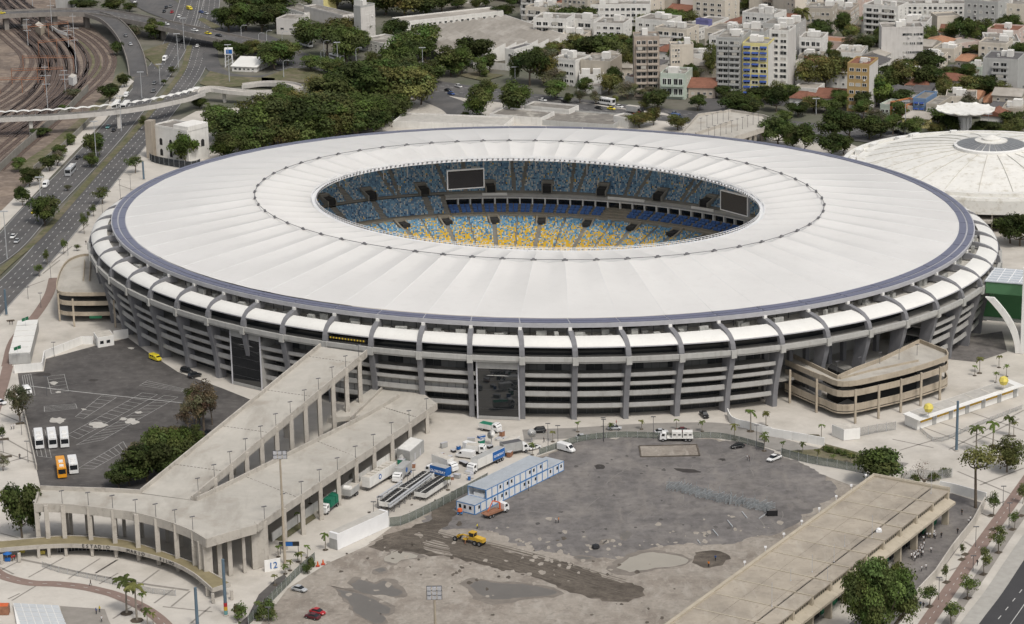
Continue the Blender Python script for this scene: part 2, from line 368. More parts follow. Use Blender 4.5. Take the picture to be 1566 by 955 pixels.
# tall mirror-glass stair halls
for k, a, b in ((9, .12, .93), (3, .55, 1.35)):
    t0, dt = tk(k), tk(k + 1) - tk(k)
    uu = .24
    f = MB(); x0, x1 = t0 + dt * a, t0 + dt * b
    f.quad(U(uu, .9, x0), U(uu, .9, x1), U(uu, 15.6, x1), U(uu, 15.6, x0)); o = f.build('stair_hall_glass', 'glass_mirror', stad)
    f = MB(); n = 6
    for i in range(n + 1):
        p = U(uu - .012, 0, x0 + (x1 - x0) * i / n); f.tube((p.x, p.y, 0), (p.x, p.y, 17.6), .3, n=4) if i in (0, n) else None
    f.build('stair_hall_frame', 'steel_light', stad); f = MB()
    for z in (3.3, 6.2, 9.1, 12, 15): f.tube(U(uu - .01, z, x0), U(uu - .01, z, x1), .03, n=4)
    f.build('stair_hall_mullion', 'steel_dark', stad)
    f = MB(); f.loft([[U(v, z, x) for v, z in ((uu - .03, 15.6), (uu - .03, 17.6), (uu + .2, 17.6), (uu + .2, 15.6))] for x in (x0, x1)], True, True); f.build('stair_hall_lintel', 'inner_wall', stad)
    f = MB(); f.loft([[U(v, z, x) for v, z in ((uu - .03, 0), (uu - .03, .9), (uu + .2, .9), (uu + .2, 0))] for x in (x0, x1)], True, True); f.build('stair_hall_sill', 'parapet', stad)
    for x in (x0, x1):
        f = MB(); f.quad(U(uu, 0, x), U(1.4, 0, x), U(1.4, 17.5, x), U(uu, 17.5, x)); f.build('stair_hall_side', 'inner_wall', stad)
# the bowl
RA, RB, RC, RD = (74, 50, -1.), (98, 74.5, 6.), (102.5, 79, 6.3), (137, 113, 24.6)
def lerp3(a, b, v): return tuple(a[i] + (b[i] - a[i]) * v for i in range(3))
def surf(name, rings, m, ta=0, tb=2 * PI, n=120, steps=0):
    mb = MB(); P = []
    for ra, rb, ns in rings:
        for i in range(ns):
            for v, hi in ((i / ns, 0), ((i + 1) / ns, 0)):
                a = lerp3(ra, rb, v); z = lerp3(ra, rb, (i + 1) / ns)[2] - (rb[2] - ra[2]) / ns
                P.append((a[0], a[1], z))
    mb.loft([[E(*p, ta + (tb - ta) * j / n) for p in P] for j in range(n + 1)], False); return mb.build(name, m, stad)
surf('lower_tier', [(RA, RB, 30)], 'tier')
mb = MB(); mb.loft([[E(a, b, z, 2 * PI * j / 120) for a, b, z in ((98, 74.5, 5.7), (98.3, 74.8, 6.15), (102.5, 79, 6.15), (102.5, 79, 6.35))] for j in range(121)], False); mb.build('concourse', 'aisle', stad)
mb = MB()
for j in range(120):
    a, b = 2 * PI * j / 120, 2 * PI * (j + 1) / 120
    mb.wallseg(E(98, 74.5, 0, a), E(98, 74.5, 0, b), .2, 6.0, 6.9)
mb.build('concourse_parapet', 'aisle', stad)
mb = MB(); mb.add([E(74, 50, -1.2, 2 * PI * j / 80) for j in range(80)], [tuple(range(80))]); mb.build('pitch', 'pitch_green', stad)
def tpx(px, py, ring):
    """ellipse angle of the spot on a ring seen at a pixel"""
    p = g(px, py, ring[2]); x = p.dot(MD) / ring[0]; y = p.dot(ND) / ring[1]; return math.atan2(y, x)
vom_low = [tpx(x, y, RB) for x, y in ((594, 333), (665, 326), (749, 325), (829, 330), (902, 336), (973, 343), (1045, 350), (530, 345), (1105, 356))]
vom_up = [tpx(x, y, lerp3(RC, RD, .38)) for x, y in ((577, 302), (658, 297), (838, 281), (925, 288), (1016, 296), (505, 308), (1092, 306), (748, 284))]
tL, tR = tpx(684, 313, (103, 80, 9)), tpx(1165, 345, (103, 80, 9))          # sector of the boxes
RM = lerp3(RC, RD, 12 / 42)
surf('upper_tier', [(RM, RD, 30)], 'tier'); surf('upper_tier', [(RC, RM, 12)], 'tier', tL, tR + 2 * PI)      # the boxes take the lower rows between the screens
def inbox(t): return tR - .02 < t < tL + .02
aisle_mid = [(a + b) / 2 for a, b in zip(sorted(vom_low)[:-1], sorted(vom_low)[1:])]
aisle_low = list(vom_low) + aisle_mid
# seats: one quad for the pan, one for the back, coloured like the mosaic in the photograph
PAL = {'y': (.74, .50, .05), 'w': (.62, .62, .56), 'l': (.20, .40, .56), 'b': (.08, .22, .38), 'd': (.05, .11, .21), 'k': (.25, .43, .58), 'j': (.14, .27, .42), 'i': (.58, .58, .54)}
sv, sf, sc_ = [], [], []
def addseat(p, t, wt, dr, c):
    ta = E(1, 1, 0, t + PI / 2); ra = E(1, 1, 0, t)
    l, r = p - ta * wt / 2, p + ta * wt / 2
    o = len(sv); up = Vector((0, 0, .34))
    bk = ra * dr; h = Vector((0, 0, .5))
    sv.extend((l + up, r + up, r + bk + up, l + bk + up, l + bk + up + h, r + bk + up + h))
    sf.extend(((o, o + 1, o + 2, o + 3), (o + 3, o + 2, o + 5, o + 4)))
    sc_.extend((c, c, c, c, c, c))
def seatcol(v, low):
    r = random.random()
    if low:
        py = max(0, min(1, 1.12 - 1.15 * v)) * .84
        if r < py: return PAL['y'] if random.random() < .85 else PAL['w']
        return PAL['l'] if r < py + (1 - py) * .55 else (PAL['b'] if random.random() < .6 else (PAL['w'] if random.random() < .55 else PAL['y']))
    return PAL['k'] if r < .36 else PAL['j'] if r < .70 else PAL['d'] if r < .78 else PAL['i'] if r < .985 else PAL['y']  # upper seats: greyed, paler copies with the under-roof light in their colour
TA, TB = R(-35), R(215)
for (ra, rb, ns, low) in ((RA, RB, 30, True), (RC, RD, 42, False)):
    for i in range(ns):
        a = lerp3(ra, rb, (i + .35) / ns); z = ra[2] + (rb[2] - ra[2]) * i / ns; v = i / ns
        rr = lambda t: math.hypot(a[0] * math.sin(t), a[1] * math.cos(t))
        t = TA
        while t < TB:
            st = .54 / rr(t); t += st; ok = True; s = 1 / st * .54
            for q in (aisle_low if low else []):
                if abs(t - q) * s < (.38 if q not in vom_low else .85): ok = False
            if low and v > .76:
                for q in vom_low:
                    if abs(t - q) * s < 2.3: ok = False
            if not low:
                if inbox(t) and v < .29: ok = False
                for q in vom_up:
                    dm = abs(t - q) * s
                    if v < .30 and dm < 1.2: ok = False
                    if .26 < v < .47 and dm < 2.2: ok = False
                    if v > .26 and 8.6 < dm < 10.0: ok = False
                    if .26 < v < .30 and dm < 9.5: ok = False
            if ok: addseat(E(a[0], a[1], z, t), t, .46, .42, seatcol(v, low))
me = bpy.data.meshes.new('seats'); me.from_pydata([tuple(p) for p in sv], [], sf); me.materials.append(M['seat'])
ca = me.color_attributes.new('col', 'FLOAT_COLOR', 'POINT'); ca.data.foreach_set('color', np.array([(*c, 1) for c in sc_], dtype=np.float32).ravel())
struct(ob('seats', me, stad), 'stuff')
def slabbox(mb, t, ring, half_w, d_in, d_out, z0, z1):
    ta = E(1, 1, 0, t + PI / 2); ta.z = 0; c = E(ring[0], ring[1], 0, t); rd = Vector((c.x, c.y, 0)).normalized()
    p = [c - ta * half_w - rd * d_in, c + ta * half_w - rd * d_in, c + ta * half_w + rd * d_out, c - ta * half_w + rd * d_out]
    mb.prism([(q.x, q.y) for q in p], z0, z1)
for q in vom_low:       # stair openings of the lower stand: dark hole between two sloping side walls
    mb = MB(); mb.cur = 1; slabbox(mb, q, RB, 1.5, 5.5, -.05, 4.6, 6.1); mb.cur = 0
    ta = E(1, 1, 0, q + PI / 2)
    for s in (-1, 1):
        c = E(*RB, q) + ta * s * 1.9; rd = Vector((c.x, c.y, 0)).normalized(); p = c - rd * 6.5
        mb.wallseg(p, c, .7, 3.5, 4.6, 4, 7.0)
    slabbox(mb, q, RB, 2.3, .9, .3, 5.6, 7.1); mb.build('stair_opening', ['aisle', 'dark_void'], stad)
for q in vom_up:
    r = lerp3(RC, RD, .36); mb = MB(); mb.cur = 1; slabbox(mb, q, r, 1.6, 2.6, 1.4, r[2] - 1, r[2] + 1.5); mb.cur = 0
    for s in (-1, 1):
        c = E(*r, q) + E(1, 1, 0, q + PI / 2) * s * 1.9; rd = Vector((c.x, c.y, 0)).normalized(); mb.wallseg(c - rd * 3, c + rd * 2.4, .4, r[2] - 1.5, r[2] + .6, r[2], r[2] + 2.6)
    slabbox(mb, q, r, 2.1, -1.4, 2.4, r[2] + .5, r[2] + 2.6); mb.build('stair_opening', ['tier', 'dark_void'], stad)
# hospitality boxes between the screens
nb = 26
for i in range(nb):
    a = tR + (tL - tR) * i / nb; b = tR + (tL - tR) * (i + 1) / nb; big = i in (11, 12)
    r0, r1 = (110.4, 87.0), (111.0, 87.6)
    mb = MB(); mb.quad(E(*r1, 7.8, a), E(*r1, 7.8, b), E(*r1, 10.6, b), E(*r1, 10.6, a)); mb.build('box_glass', 'glass_dark', stad)
    mb = MB()
    mb.loft([[E(ra, rb, z, t) for ra, rb, z in ((r0[0] - .3, r0[1] - .3, 10.3), (r0[0] - .3, r0[1] - .3, 11.2), (r1[0] + 2.2, r1[1] + 2.2, 11.5), (r1[0] + 2.2, r1[1] + 2.2, 10.6))] for t in (a, b)], True, True)
    p = E(*r0, 0, a); mb.build('box_fascia', 'inner_wall', stad)
    mb = MB(); mb.obox((p.x, p.y), 1.2, .5, 7.8, 10.4, math.atan2(p.y, p.x)); mb.loft([[E(r0[0] + da, r0[1] + da, z, t) for da, z in ((-.3, 9.95), (.3, 9.95), (.3, 10.35), (-.3, 10.35))] for t in (a, b)], True, True); mb.build('box_frame', 'white_paint', stad)
    mb = MB(); mb.loft([[E(102.4 + 7.2 * j, 78.9 + 7.4 * j, z, t) for j, z in ((0, 6.2), (0, 6.45), (.33, 6.45), (.33, 6.9), (.66, 6.9), (.66, 7.35), (1, 7.35), (1, 7.8), (1.25, 7.8))] for t in (a, b)], False); mb.build('box_terrace', 'aisle', stad)
    if not big:
        for j in range(3):
            for h in (0, 1):
                ta, tb = a + (b - a) * (.14 + .40 * h), a + (b - a) * (.48 + .40 * h); z = 6.5 + .45 * j; q = .1 + .31 * j
                mb = MB(); mb.loft([[E(102.4 + 7.2 * (q + dq), 78.9 + 7.4 * (q + dq), z + dz, t) for dq, dz in ((0, 0), (0, .45), (.08, .45), (.11, .95), (.14, .95), (.14, 0))] for t in (ta, tb)], True, True); mb.build('box_seat_row', 'vip_blue', stad)
    if i in (4, 5, 10, 11, 12, 21, 22):
        mb = MB(); mb.loft([[E(ra, rb, z, t) for ra, rb, z in ((r0[0] - .5, r0[1] - .5, 11.1), (r0[0] - .5, r0[1] - .5, 12.1), (r0[0] - .2, r0[1] - .2, 12.1), (r0[0] - .2, r0[1] - .2, 11.1))] for t in (a, b)], True, True); mb.build('box_sign_band', 'white_paint', stad)
# video screens hung under the roof
for nm, (pa, pb), lab in (('s', ((684, 291), (741, 287)), 'black video screen in white frame hung over the left far stand'), ('t', ((1102, 321), (1144, 332)), 'black video screen in white frame hung at the right end of the bowl')):
    a, b = g(*pa, 18.0), g(*pb, 18.0); c = (a + b) / 2; d = b - a; rz = math.atan2(d.y, d.x); wd = d.length; hgt = 7.4
    t = thing('video_screen', lab, 'screen', c, rz, 'video screens in the stadium')
    mb = MB(); mb.box(-wd / 2, wd / 2, 0.02, .9, 0, hgt); mb.build('housing', 'steel_light', t)
    mb = MB()
    for bx in ((-wd / 2, wd / 2, 0, .35), (-wd / 2, wd / 2, hgt - .35, hgt)): mb.box(bx[0], bx[1], -.25, 0, bx[2], bx[3])
    for bx in (-wd / 2, wd / 2 - .35): mb.box(bx, bx + .35, -.25, 0, .35, hgt - .35)
    mb.build('frame', 'white_metal', t)
    mb = MB(); mb.quad((-wd / 2 + .35, -.1, .35), (wd / 2 - .35, -.1, .35), (wd / 2 - .35, -.1, hgt - .35), (-wd / 2 + .35, -.1, hgt - .35)); mb.build('display', 'screen_black', t)
    for x in (-wd / 3, wd / 3): mb = MB(); mb.tube((x, .6, hgt), (x, 2.5, hgt + 6.5), .12); mb.build('hanger', 'steel_light', t)
# ---------------------------------------------------------------- the ground, roads, lots
def crop(x0, y0, s=.26178): return lambda *pts: [(x0 + x * s, y0 + y * s) for x, y in pts]
K1 = crop(0, 0, .27222); K2 = crop(400, 0); K3 = crop(780, 0); K4 = crop(1166, 0); K5 = crop(0, 230); K6 = crop(0, 470); K7 = crop(0, 705); K8 = crop(380, 470)
L1 = crop(380, 705); L2 = crop(680, 470); L3 = crop(780, 620); L4 = crop(1166, 470); L5 = crop(1166, 705)
A1 = crop(0, 0, .15707); A2 = crop(0, 130, .15707); A3 = crop(200, 0, .15707); A4 = crop(0, 840, .1204); A5 = crop(1260, 480, .20945); A6 = crop(560, 660, .20942)
mat('ground', (.155, .145, .12), .95, .18, .06, col2=(.10, .105, .075), mix=.5, scale2=.02)
mat('paving', (.50, .468, .42), .92, .10, .15, col2=(.42, .39, .345), mix=.57, scale2=.05)
mat('paving_strip', (.25, .23, .205), .95, .12, .4)
mat('asphalt', (.092, .09, .09), .9, .14, .15, col2=(.115, .11, .107), mix=.52, scale2=.05)
mat('asphalt_new', (.055, .054, .056), .88, .1, .15)
mat('asphalt_lot', (.145, .135, .13), .93, .22, .35, col2=(.195, .18, .168), mix=.54, scale2=.07)
layer('asphalt_lot', (.23, .21, .19), .25, .52, .72, .75, (1, .3, 1), .5); layer('asphalt_lot', (.085, .078, .075), .5, .56, .72, .7); layer('asphalt_lot', (.27, .25, .225), 1.3, .6, .74, .6)
mat('forecourt', (.25, .235, .215), .93, .14, .3)
mat('bay_white', (.36, .355, .34), .9, .25, 1.2)
mat('asphalt_old', (.10, .093, .088), .93, .22, .3, col2=(.075, .07, .067), mix=.5, scale2=.06)
layer('asphalt_old', (.16, .15, .14), .5, .55, .75, .6)
mat('dirt', (.30, .268, .23), .95, .2, .3, col2=(.225, .195, .165), mix=.53, scale2=.06, bump=.3)
layer('dirt', (.36, .33, .29), .35, .5, .68, .8, (1, .4, 1), .7); layer('dirt', (.17, .15, .128), .3, .54, .7, .75); layer('dirt', (.40, .37, .33), 1.2, .58, .72, .6); layer('dirt', (.20, .178, .15), .9, .6, .72, .6, (.25, 1, 1), .5)
mat('damp', (.185, .163, .14), .8, .18, .5, spec=.3); layer('paving', (.36, .33, .29), .3, .54, .74, .5); layer('paving', (.58, .55, .50), .8, .58, .74, .5); layer('asphalt', (.14, .135, .13), .2, .52, .7, .6, (1, .15, 1), .3)
mat('mud', (.088, .074, .06), .85, .3, .5, col2=(.13, .11, .09), mix=.56, scale2=.12, bump=.5)
layer('mud', (.17, .145, .12), .6, .54, .7, .7, (.3, 1, 1), .25); layer('mud', (.055, .047, .04), .8, .55, .7, .6)
mat('puddle', (.135, .122, .106), .3, .08, .2, spec=.35)
mat('puddle_light', (.33, .30, .25), .3, .05, .2, spec=.4)
mat('rail_ground', (.215, .17, .135), .95, .2, .3, col2=(.15, .12, .10), mix=.5, scale2=.06, bump=.3)
mat('rail_bed', (.11, .082, .068), .95, .25, 1.5, bump=.4)
mat('rail_steel', (.15, .115, .1), .45, .2, 1, spec=.5)
mat('grass', (.115, .112, .06), .95, .2, .3, col2=(.165, .142, .098), mix=.52, scale2=.08, bump=.3)
mat('bike', (.225, .165, .14), .92, .1, .3)
mat('line_white', (.46, .455, .435), .8, .1, 1.5)
layer('rail_ground', (.30, .25, .205), .3, .52, .7, .6); layer('grass', (.06, .075, .028), .4, .5, .65, .6)
mat('kerb', (.36, .345, .315), .9, .1, .5)
mat('patch_white', (.42, .40, .365), .9, .12, .6)
mat('patch_dark', (.05, .045, .042), .9, .15, .6)
def sheet(name, pts, z, m, label=None, parent=None):
    mb = MB(); n = len(pts); ar = sum(pts[i][0] * pts[(i + 1) % n][1] - pts[(i + 1) % n][0] * pts[i][1] for i in range(n))
    P = pts if ar > 0 else pts[::-1]
    mb.add([(p[0], p[1], z) for p in P], [tuple(range(n))]); return struct(mb.build(name, m, parent))
def rag(P, amp, seed=1, step=1.1):
    """closed outline with a ragged, worn edge"""
    rr = random.Random(seed); ph = [rr.uniform(0, 6.3) for _ in range(6)]; Q = []; n = len(P); d = 0.
    for i in range(n):
        a, b = Vector(P[i]), Vector(P[(i + 1) % n]); L = (b - a).length; t = (b - a).normalized() if L else Vector((1, 0, 0)); nn = Vector((-t.y, t.x, 0)); k = max(1, int(L / step))
        for j in range(k):
            s = d + L * j / k; o = sum(math.sin(s / w_ + ph[q]) * h_ for q, (w_, h_) in enumerate(((4.1, .5), (1.7, .35), (.8, .3), (9., .7)))) + rr.gauss(0, .3); Q.append(a.lerp(b, j / k) + nn * o * amp)
        d += L
    return Q
def psheet(name, px, z, m, smooth=0, parent=None, ragged=0.):
    P = G(px)
    if smooth: P = bez(P + [P[0]], smooth)[:-1]
    if ragged: P = rag(P, ragged, int(px[0][0] * 7))
    return sheet(name, P, z, m, parent=parent)
def strip(name, px, wd, z, m, smooth=6, pts=None):
    pl = pts or G(px); pl = bez(pl, smooth) if smooth else pl
    mb = MB(); ribbon(mb, pl, wd, z); return struct(mb.build(name, m)), pl
def dashes(pl, off, z, ln=2.2, gap=3.6, wd=.22):
    mb = MB(); q = offset(pl, off)
    for p, a in along(q, ln + gap): mb.obox((p.x, p.y), ln, wd, z - .01, z, a)
    return mb
mb = MB(); mb.add([(-3000, -700, -.35), (3000, -700, -.35), (3000, 4000, -.35), (-3000, 4000, -.35)], [(0, 1, 2, 3)]); struct(mb.build('ground', 'ground'))
psheet('plaza', [(-60, 1000), (-60, 560), (10, 470), (120, 340), (215, 215), (300, 170), (640, 140), (1000, 175), (1290, 215), (1660, 380), (1700, 700), (1640, 1000)], -.10, 'paving')
# avenue beside the railway: two carriageways and a median
avl = G([(-70, 428), (0, 362 + 22), (60, 319), (133, 244), (178, 194), (216, 146), (243, 110), (262, 80), (277, 50), (288, 20), (296, -10)])
avr = G([(-70, 530), (5, 449), (54, 400), (104, 341), (174, 256), (234, 188), (272, 140), (293, 110), (303, 80), (308, 60), (312, 44), (318, 20), (322, -10)])
o, al = strip('avenue_road', None, 14.4, -.03, 'asphalt', 5, avl); o2, ar_ = strip('avenue_road', None, 12.2, -.034, 'asphalt', 5, avr)
mb = MB()
for pl, offs in ((al, (-3.4, 0, 3.4)), (ar_, (-3.0, 0, 3.0))):
    for of in offs:
        d = dashes(pl, of, -.02); mb.add(d.v, d.f)
struct(mb.build('lane_dashes', 'line_white', o), 'stuff')
mb = MB()
for pl, of in ((al, 6.8), (al, -6.8), (ar_, 5.8), (ar_, -5.8)): ribbon(mb, offset(pl, of), .18, -.022)
struct(mb.build('edge_line', 'line_white', o), 'stuff')
strip('avenue_median', [(-70, 489), (0, 416), (60, 363), (112, 305), (155, 256), (196, 212), (234, 167), (262, 132), (281, 104), (290, 70)], 2.8, .08, 'grass', 5)
psheet('avenue_pavement', [(-70, 395), (-20, 345), (40, 285), (105, 222), (165, 160), (196, 118), (205, 125), (200, 130), (160, 185), (90, 258), (0, 353), (-70, 420)], .05, 'paving')
# slip road under the viaduct and roads beyond
psheet('slip_road', K1((760, 410), (735, 560), (850, 560), (930, 410), (880, 392), (840, 370), (800, 390)), -.02, 'asphalt')
strip('side_road', [(322, 62), (322, 90), (332, 108), (360, 117), (400, 118), (440, 112), (500, 120)], 8, -.02, 'asphalt')
strip('cross_road', [(214, -30), (232, 0), (262, 18), (330, 40), (400, 66), (450, 92), (540, 108), (640, 130), (700, 140)], 24, -.06, 'asphalt')
strip('upper_road', [(300, -20), (300, 8), (322, 24), (350, 30), (420, 10)], 9, -.05, 'asphalt')
o, fr = strip('far_avenue', [(440, 100), (560, 118), (690, 137), (790, 150), (860, 158), (940, 168), (1042, 178), (1160, 190), (1260, 200), (1400, 215), (1600, 235)], 24, -.015, 'asphalt', 6)
mb = MB()
for of in (-7, -3.5, 3.5, 7): d = dashes(fr, of, .0); mb.add(d.v, d.f)
struct(mb.build('lane_dashes', 'line_white', o), 'stuff')
psheet('far_median', K3((350, 590), (700, 640), (900, 662), (1010, 690), (900, 675), (560, 625)), .05, 'paving')
strip('crossing_road', [(640, 142), (700, 165), (720, 190)], 16, -.012, 'asphalt')
strip('city_street', [(1090, 190), (1080, 140), (1000, 60), (930, 0), (900, -30)], 12, -.2, 'asphalt')
strip('city_street', [(1260, 200), (1350, 150), (1420, 90), (1470, 40), (1520, -20)], 12, -.2, 'asphalt')
strip('city_street', [(1090, 150), (1240, 160), (1400, 160), (1600, 150)], 10, -.18, 'asphalt')
for px in (K1((1120, 470), (1180, 400), (1300, 430), (1543, 440), (1543, 470), (1300, 490), (1160, 485)), K2((0, 455), (160, 400), (300, 400), (420, 450), (370, 490), (0, 475)), K1((1110, 110), (1140, 100), (1240, 150), (1200, 165)), K2((1140, 440), (1260, 420), (1420, 440), (1300, 475)), K3((340, 675), (600, 695), (604, 716), (420, 690)),
           K1((780, 300), (850, 270), (950, 240), (905, 360), (890, 390), (830, 330)), L1((140, 460), (380, 310), (395, 335), (200, 470)), L4((60, 735), (330, 745), (370, 800), (240, 770), (0, 735)), L4((370, 800), (560, 850), (700, 900), (500, 925), (150, 840), (330, 830))):
    psheet('grass_verge', px, .06, 'grass')
# railway yard
psheet('railway_yard', [(-200, 470), (0, 338), (60, 268), (110, 218), (165, 152), (178, 100), (165, 62), (120, 20), (60, -30), (-200, -40)], -.16, 'rail_ground')
psheet('railway_verge', K1((60, 955), (250, 830), (480, 640), (600, 510), (655, 420), (690, 400), (740, 480), (600, 640), (330, 890), (250, 955)), -.14, 'grass')
psheet('railway_verge', A1((760, 380), (900, 450), (980, 560), (990, 660), (950, 760), (830, 760), (820, 600), (790, 480)), -.13, 'grass')
trk = []
for i in range(4):
    d = i * 4.2
    trk.append((A1((-60, 1660), (380, 1290), (700, 1000), (900, 830), (1030, 680), (1050, 560), (960, 430), (800, 320), (600, 230), (380, 150), (200, 40), (80, -60)), d - 3))
for i in range(5): trk.append((A1((-250, 1330), (60, 1130), (300, 960), (430, 800), (470, 640), (430, 500), (340, 390), (230, 290), (110, 180), (-60, 60), (-160, -30)), -i * 5.2 + 2))
for i in range(5): trk.append((A1((-100, 1330), (200, 1150), (420, 980), (540, 850), (590, 700), (570, 580), (500, 450), (390, 330), (240, 170), (120, 60), (20, -60)), -i * 4.6 + 10))
for i in range(4): trk.append((A1((-260, 1050), (0, 900), (150, 750), (220, 620), (190, 520), (80, 420), (-60, 300), (-200, 230)), -i * 4.6))
for px, of in trk:
    pl = offset(bez(G(px), 6), of); mb = MB(); ribbon(mb, pl, 2.7, -.10); t = struct(mb.build('rail_track', 'rail_bed'))
    for s in (-.8, .8):
        mb = MB(); q = offset(pl, s); n = len(q)
        for a, b in zip(q[:-1], q[1:]): mb.wallseg(a, b, .16, -.10, .08)
        mb.build('rail', 'rail_steel', t)
# parking lots, worksite ground
lot = psheet('car_park', [(27, 571), (67, 568), (70, 549), (101, 541), (145, 529), (196, 517), (222, 536), (272, 569), (340, 594), (400, 618), (400, 660), (330, 700), (240, 770), (62, 745), (52, 700), (33, 611)], -.03, 'asphalt_old')
mb = MB()
def bays(a, b, c, d, n, dbl=True):
    a, b, c, d = [g(*p) for p in (a, b, c, d)]
    def ln(p, q, wd=.13): v = q - p; m = (p + q) / 2; mb.obox((m.x, m.y), v.length, wd, -.02, -.008, math.atan2(v.y, v.x))
    ln(a, b); ln(c, d)
    for i in range(n + 1): ln(a.lerp(b, i / n), c.lerp(d, i / n))
bays(*K6((395, 745), (830, 500), (455, 770), (920, 510)), 14); bays(*K6((445, 805), (960, 515), (600, 775), (1040, 525)), 14); bays(*K6((440, 640), (590, 518), (490, 650), (680, 527)), 6)
bays(*K6((460, 940), (720, 785), (545, 945), (745, 830)), 9); bays(*K6((815, 457), (860, 430), (1060, 492), (1078, 478)), 3); bays(*K6((260, 612), (258, 580), (450, 590), (442, 565)), 4)
bays(*K6((300, 505), (275, 405), (400, 490), (375, 392)), 5); bays(*K6((130, 400), (180, 390), (150, 520), (205, 515)), 4); bays(*K6((190, 720), (262, 716), (220, 870), (300, 880)), 3)
struct(mb.build('bay_lines', 'bay_white', lot), 'stuff')
for i, (x, y, rx, ry, m) in enumerate(((575, 690, 55, 20, 'patch_white'), (770, 665, 45, 20, 'patch_white'), (810, 615, 22, 9, 'patch_white'), (340, 660, 55, 22, 'patch_white'), (310, 445, 35, 12, 'patch_white'), (340, 495, 18, 7, 'patch_white'), (545, 425, 35, 8, 'patch_dark'), (765, 240, 25, 8, 'patch_white'), (490, 597, 28, 8, 'patch_white'), (720, 655, 20, 8, 'patch_white'), (250, 395, 60, 12, 'patch_dark'))):
    rr = random.Random(i); psheet('worn_patch', K6(*[(x + rx * (.55 + .6 * rr.random()) * math.cos(a * PI / 7), y + ry * (.55 + .6 * rr.random()) * math.sin(a * PI / 7)) for a in range(14)]), -.012 + .0006 * i, m, 2, lot, ragged=.3)
mb = MB(); ribbon(mb, bez(G(K6((130, 455), (420, 490), (700, 520), (1000, 552), (1130, 568))), 5), .45, -.006); struct(mb.build('drain_line', 'bay_white', lot))
work = psheet('worksite_dirt', [(395, 960), (440, 900), (500, 862), (560, 835), (600, 805), (660, 775), (700, 750), (760, 725), (822, 698), (890, 676), (948, 670), (1091, 670), (1180, 691), (1240, 719), (1300, 742), (1340, 745), (1010, 1010), (380, 1010)], -.04, 'dirt')
psheet('worksite_asphalt', [(640, 795), (690, 758), (760, 725), (822, 698), (890, 676), (948, 670), (1091, 670), (1180, 691), (1240, 719), (1285, 740), (1270, 762), (1225, 790), (1190, 812), (1120, 834), (1060, 832), (1000, 838), (940, 850), (870, 850), (820, 842), (780, 828), (740, 812), (690, 806)], -.025, 'asphalt_lot', 4, ragged=1.3)
psheet('mud_track', L1((715, 505), (800, 440), (900, 390), (1040, 350), (1090, 290), (1150, 250), (1225, 235), (1190, 300), (1160, 360), (1110, 420), (1200, 440), (1400, 490), (1560, 540), (1800, 590), (2100, 680), (2300, 730), (2290, 800), (2120, 830), (1900, 760), (1700, 690), (1500, 640), (1300, 595), (1100, 560), (960, 540), (830, 520)), -.02, 'mud', 4, ragged=1.0)
for i, (pts, m) in enumerate(((L1((1010, 490), (1060, 460), (1150, 478), (1190, 520), (1190, 555), (1120, 545), (1040, 520)), 'dirt'), (L1((960, 430), (1000, 415), (1030, 435), (1000, 455)), 'dirt'), (L1((820, 545), (850, 525), (980, 545), (990, 565), (900, 580), (860, 600), (800, 585)), 'puddle_light'),
                (L1((600, 720), (650, 690), (740, 720), (800, 700), (860, 740), (900, 770), (860, 790), (780, 780), (700, 770), (640, 755)), 'puddle'), (L1((510, 750), (560, 760), (640, 770), (720, 800), (800, 840), (830, 870), (800, 890), (740, 880), (790, 920), (760, 945), (700, 930), (620, 880), (580, 820)), 'puddle'),
                (L1((1300, 730), (1350, 705), (1450, 715), (1600, 720), (1720, 740), (1800, 770), (1740, 790), (1600, 800), (1450, 815), (1370, 790)), 'puddle'), (L3((620, 950), (700, 890), (800, 860), (900, 870), (1000, 890), (1030, 910), (960, 940), (800, 960), (700, 975)), 'puddle_light'), (L3((380, 890), (420, 878), (480, 890), (440, 905)), 'puddle'),
                (L3((955, 365), (1010, 370), (1080, 375), (1120, 392), (1060, 393), (1000, 385)), 'patch_dark'), (L3((495, 355), (520, 345), (550, 355), (545, 372), (510, 372)), 'patch_dark'), (L3((640, 760), (690, 738), (695, 765), (670, 785)), 'puddle'), (L1((740, 640), (780, 625), (800, 640), (760, 655)), 'puddle'), (L3((1220, 318), (1240, 312), (1262, 320), (1240, 326)), 'patch_dark'),
                (L3((1080, 860), (1180, 850), (1280, 880), (1230, 930), (1130, 950), (1060, 920)), 'mud'), (L3((540, 790), (575, 785), (570, 800), (530, 812)), 'puddle'))):
    if 'puddle' in m:
        cx_, cy_ = sum(p[0] for p in pts) / len(pts), sum(p[1] for p in pts) / len(pts)
        psheet('damp_soil', [(cx_ + (x - cx_) * 1.22, cy_ + (y - cy_) * 1.3) for x, y in pts], -.0175 + .0002 * i, 'damp', 3, work, ragged=.7)
    psheet('puddle' if 'puddle' in m else 'worn_patch', pts, -.014 + .0007 * i, m, 3, work, ragged=.45)
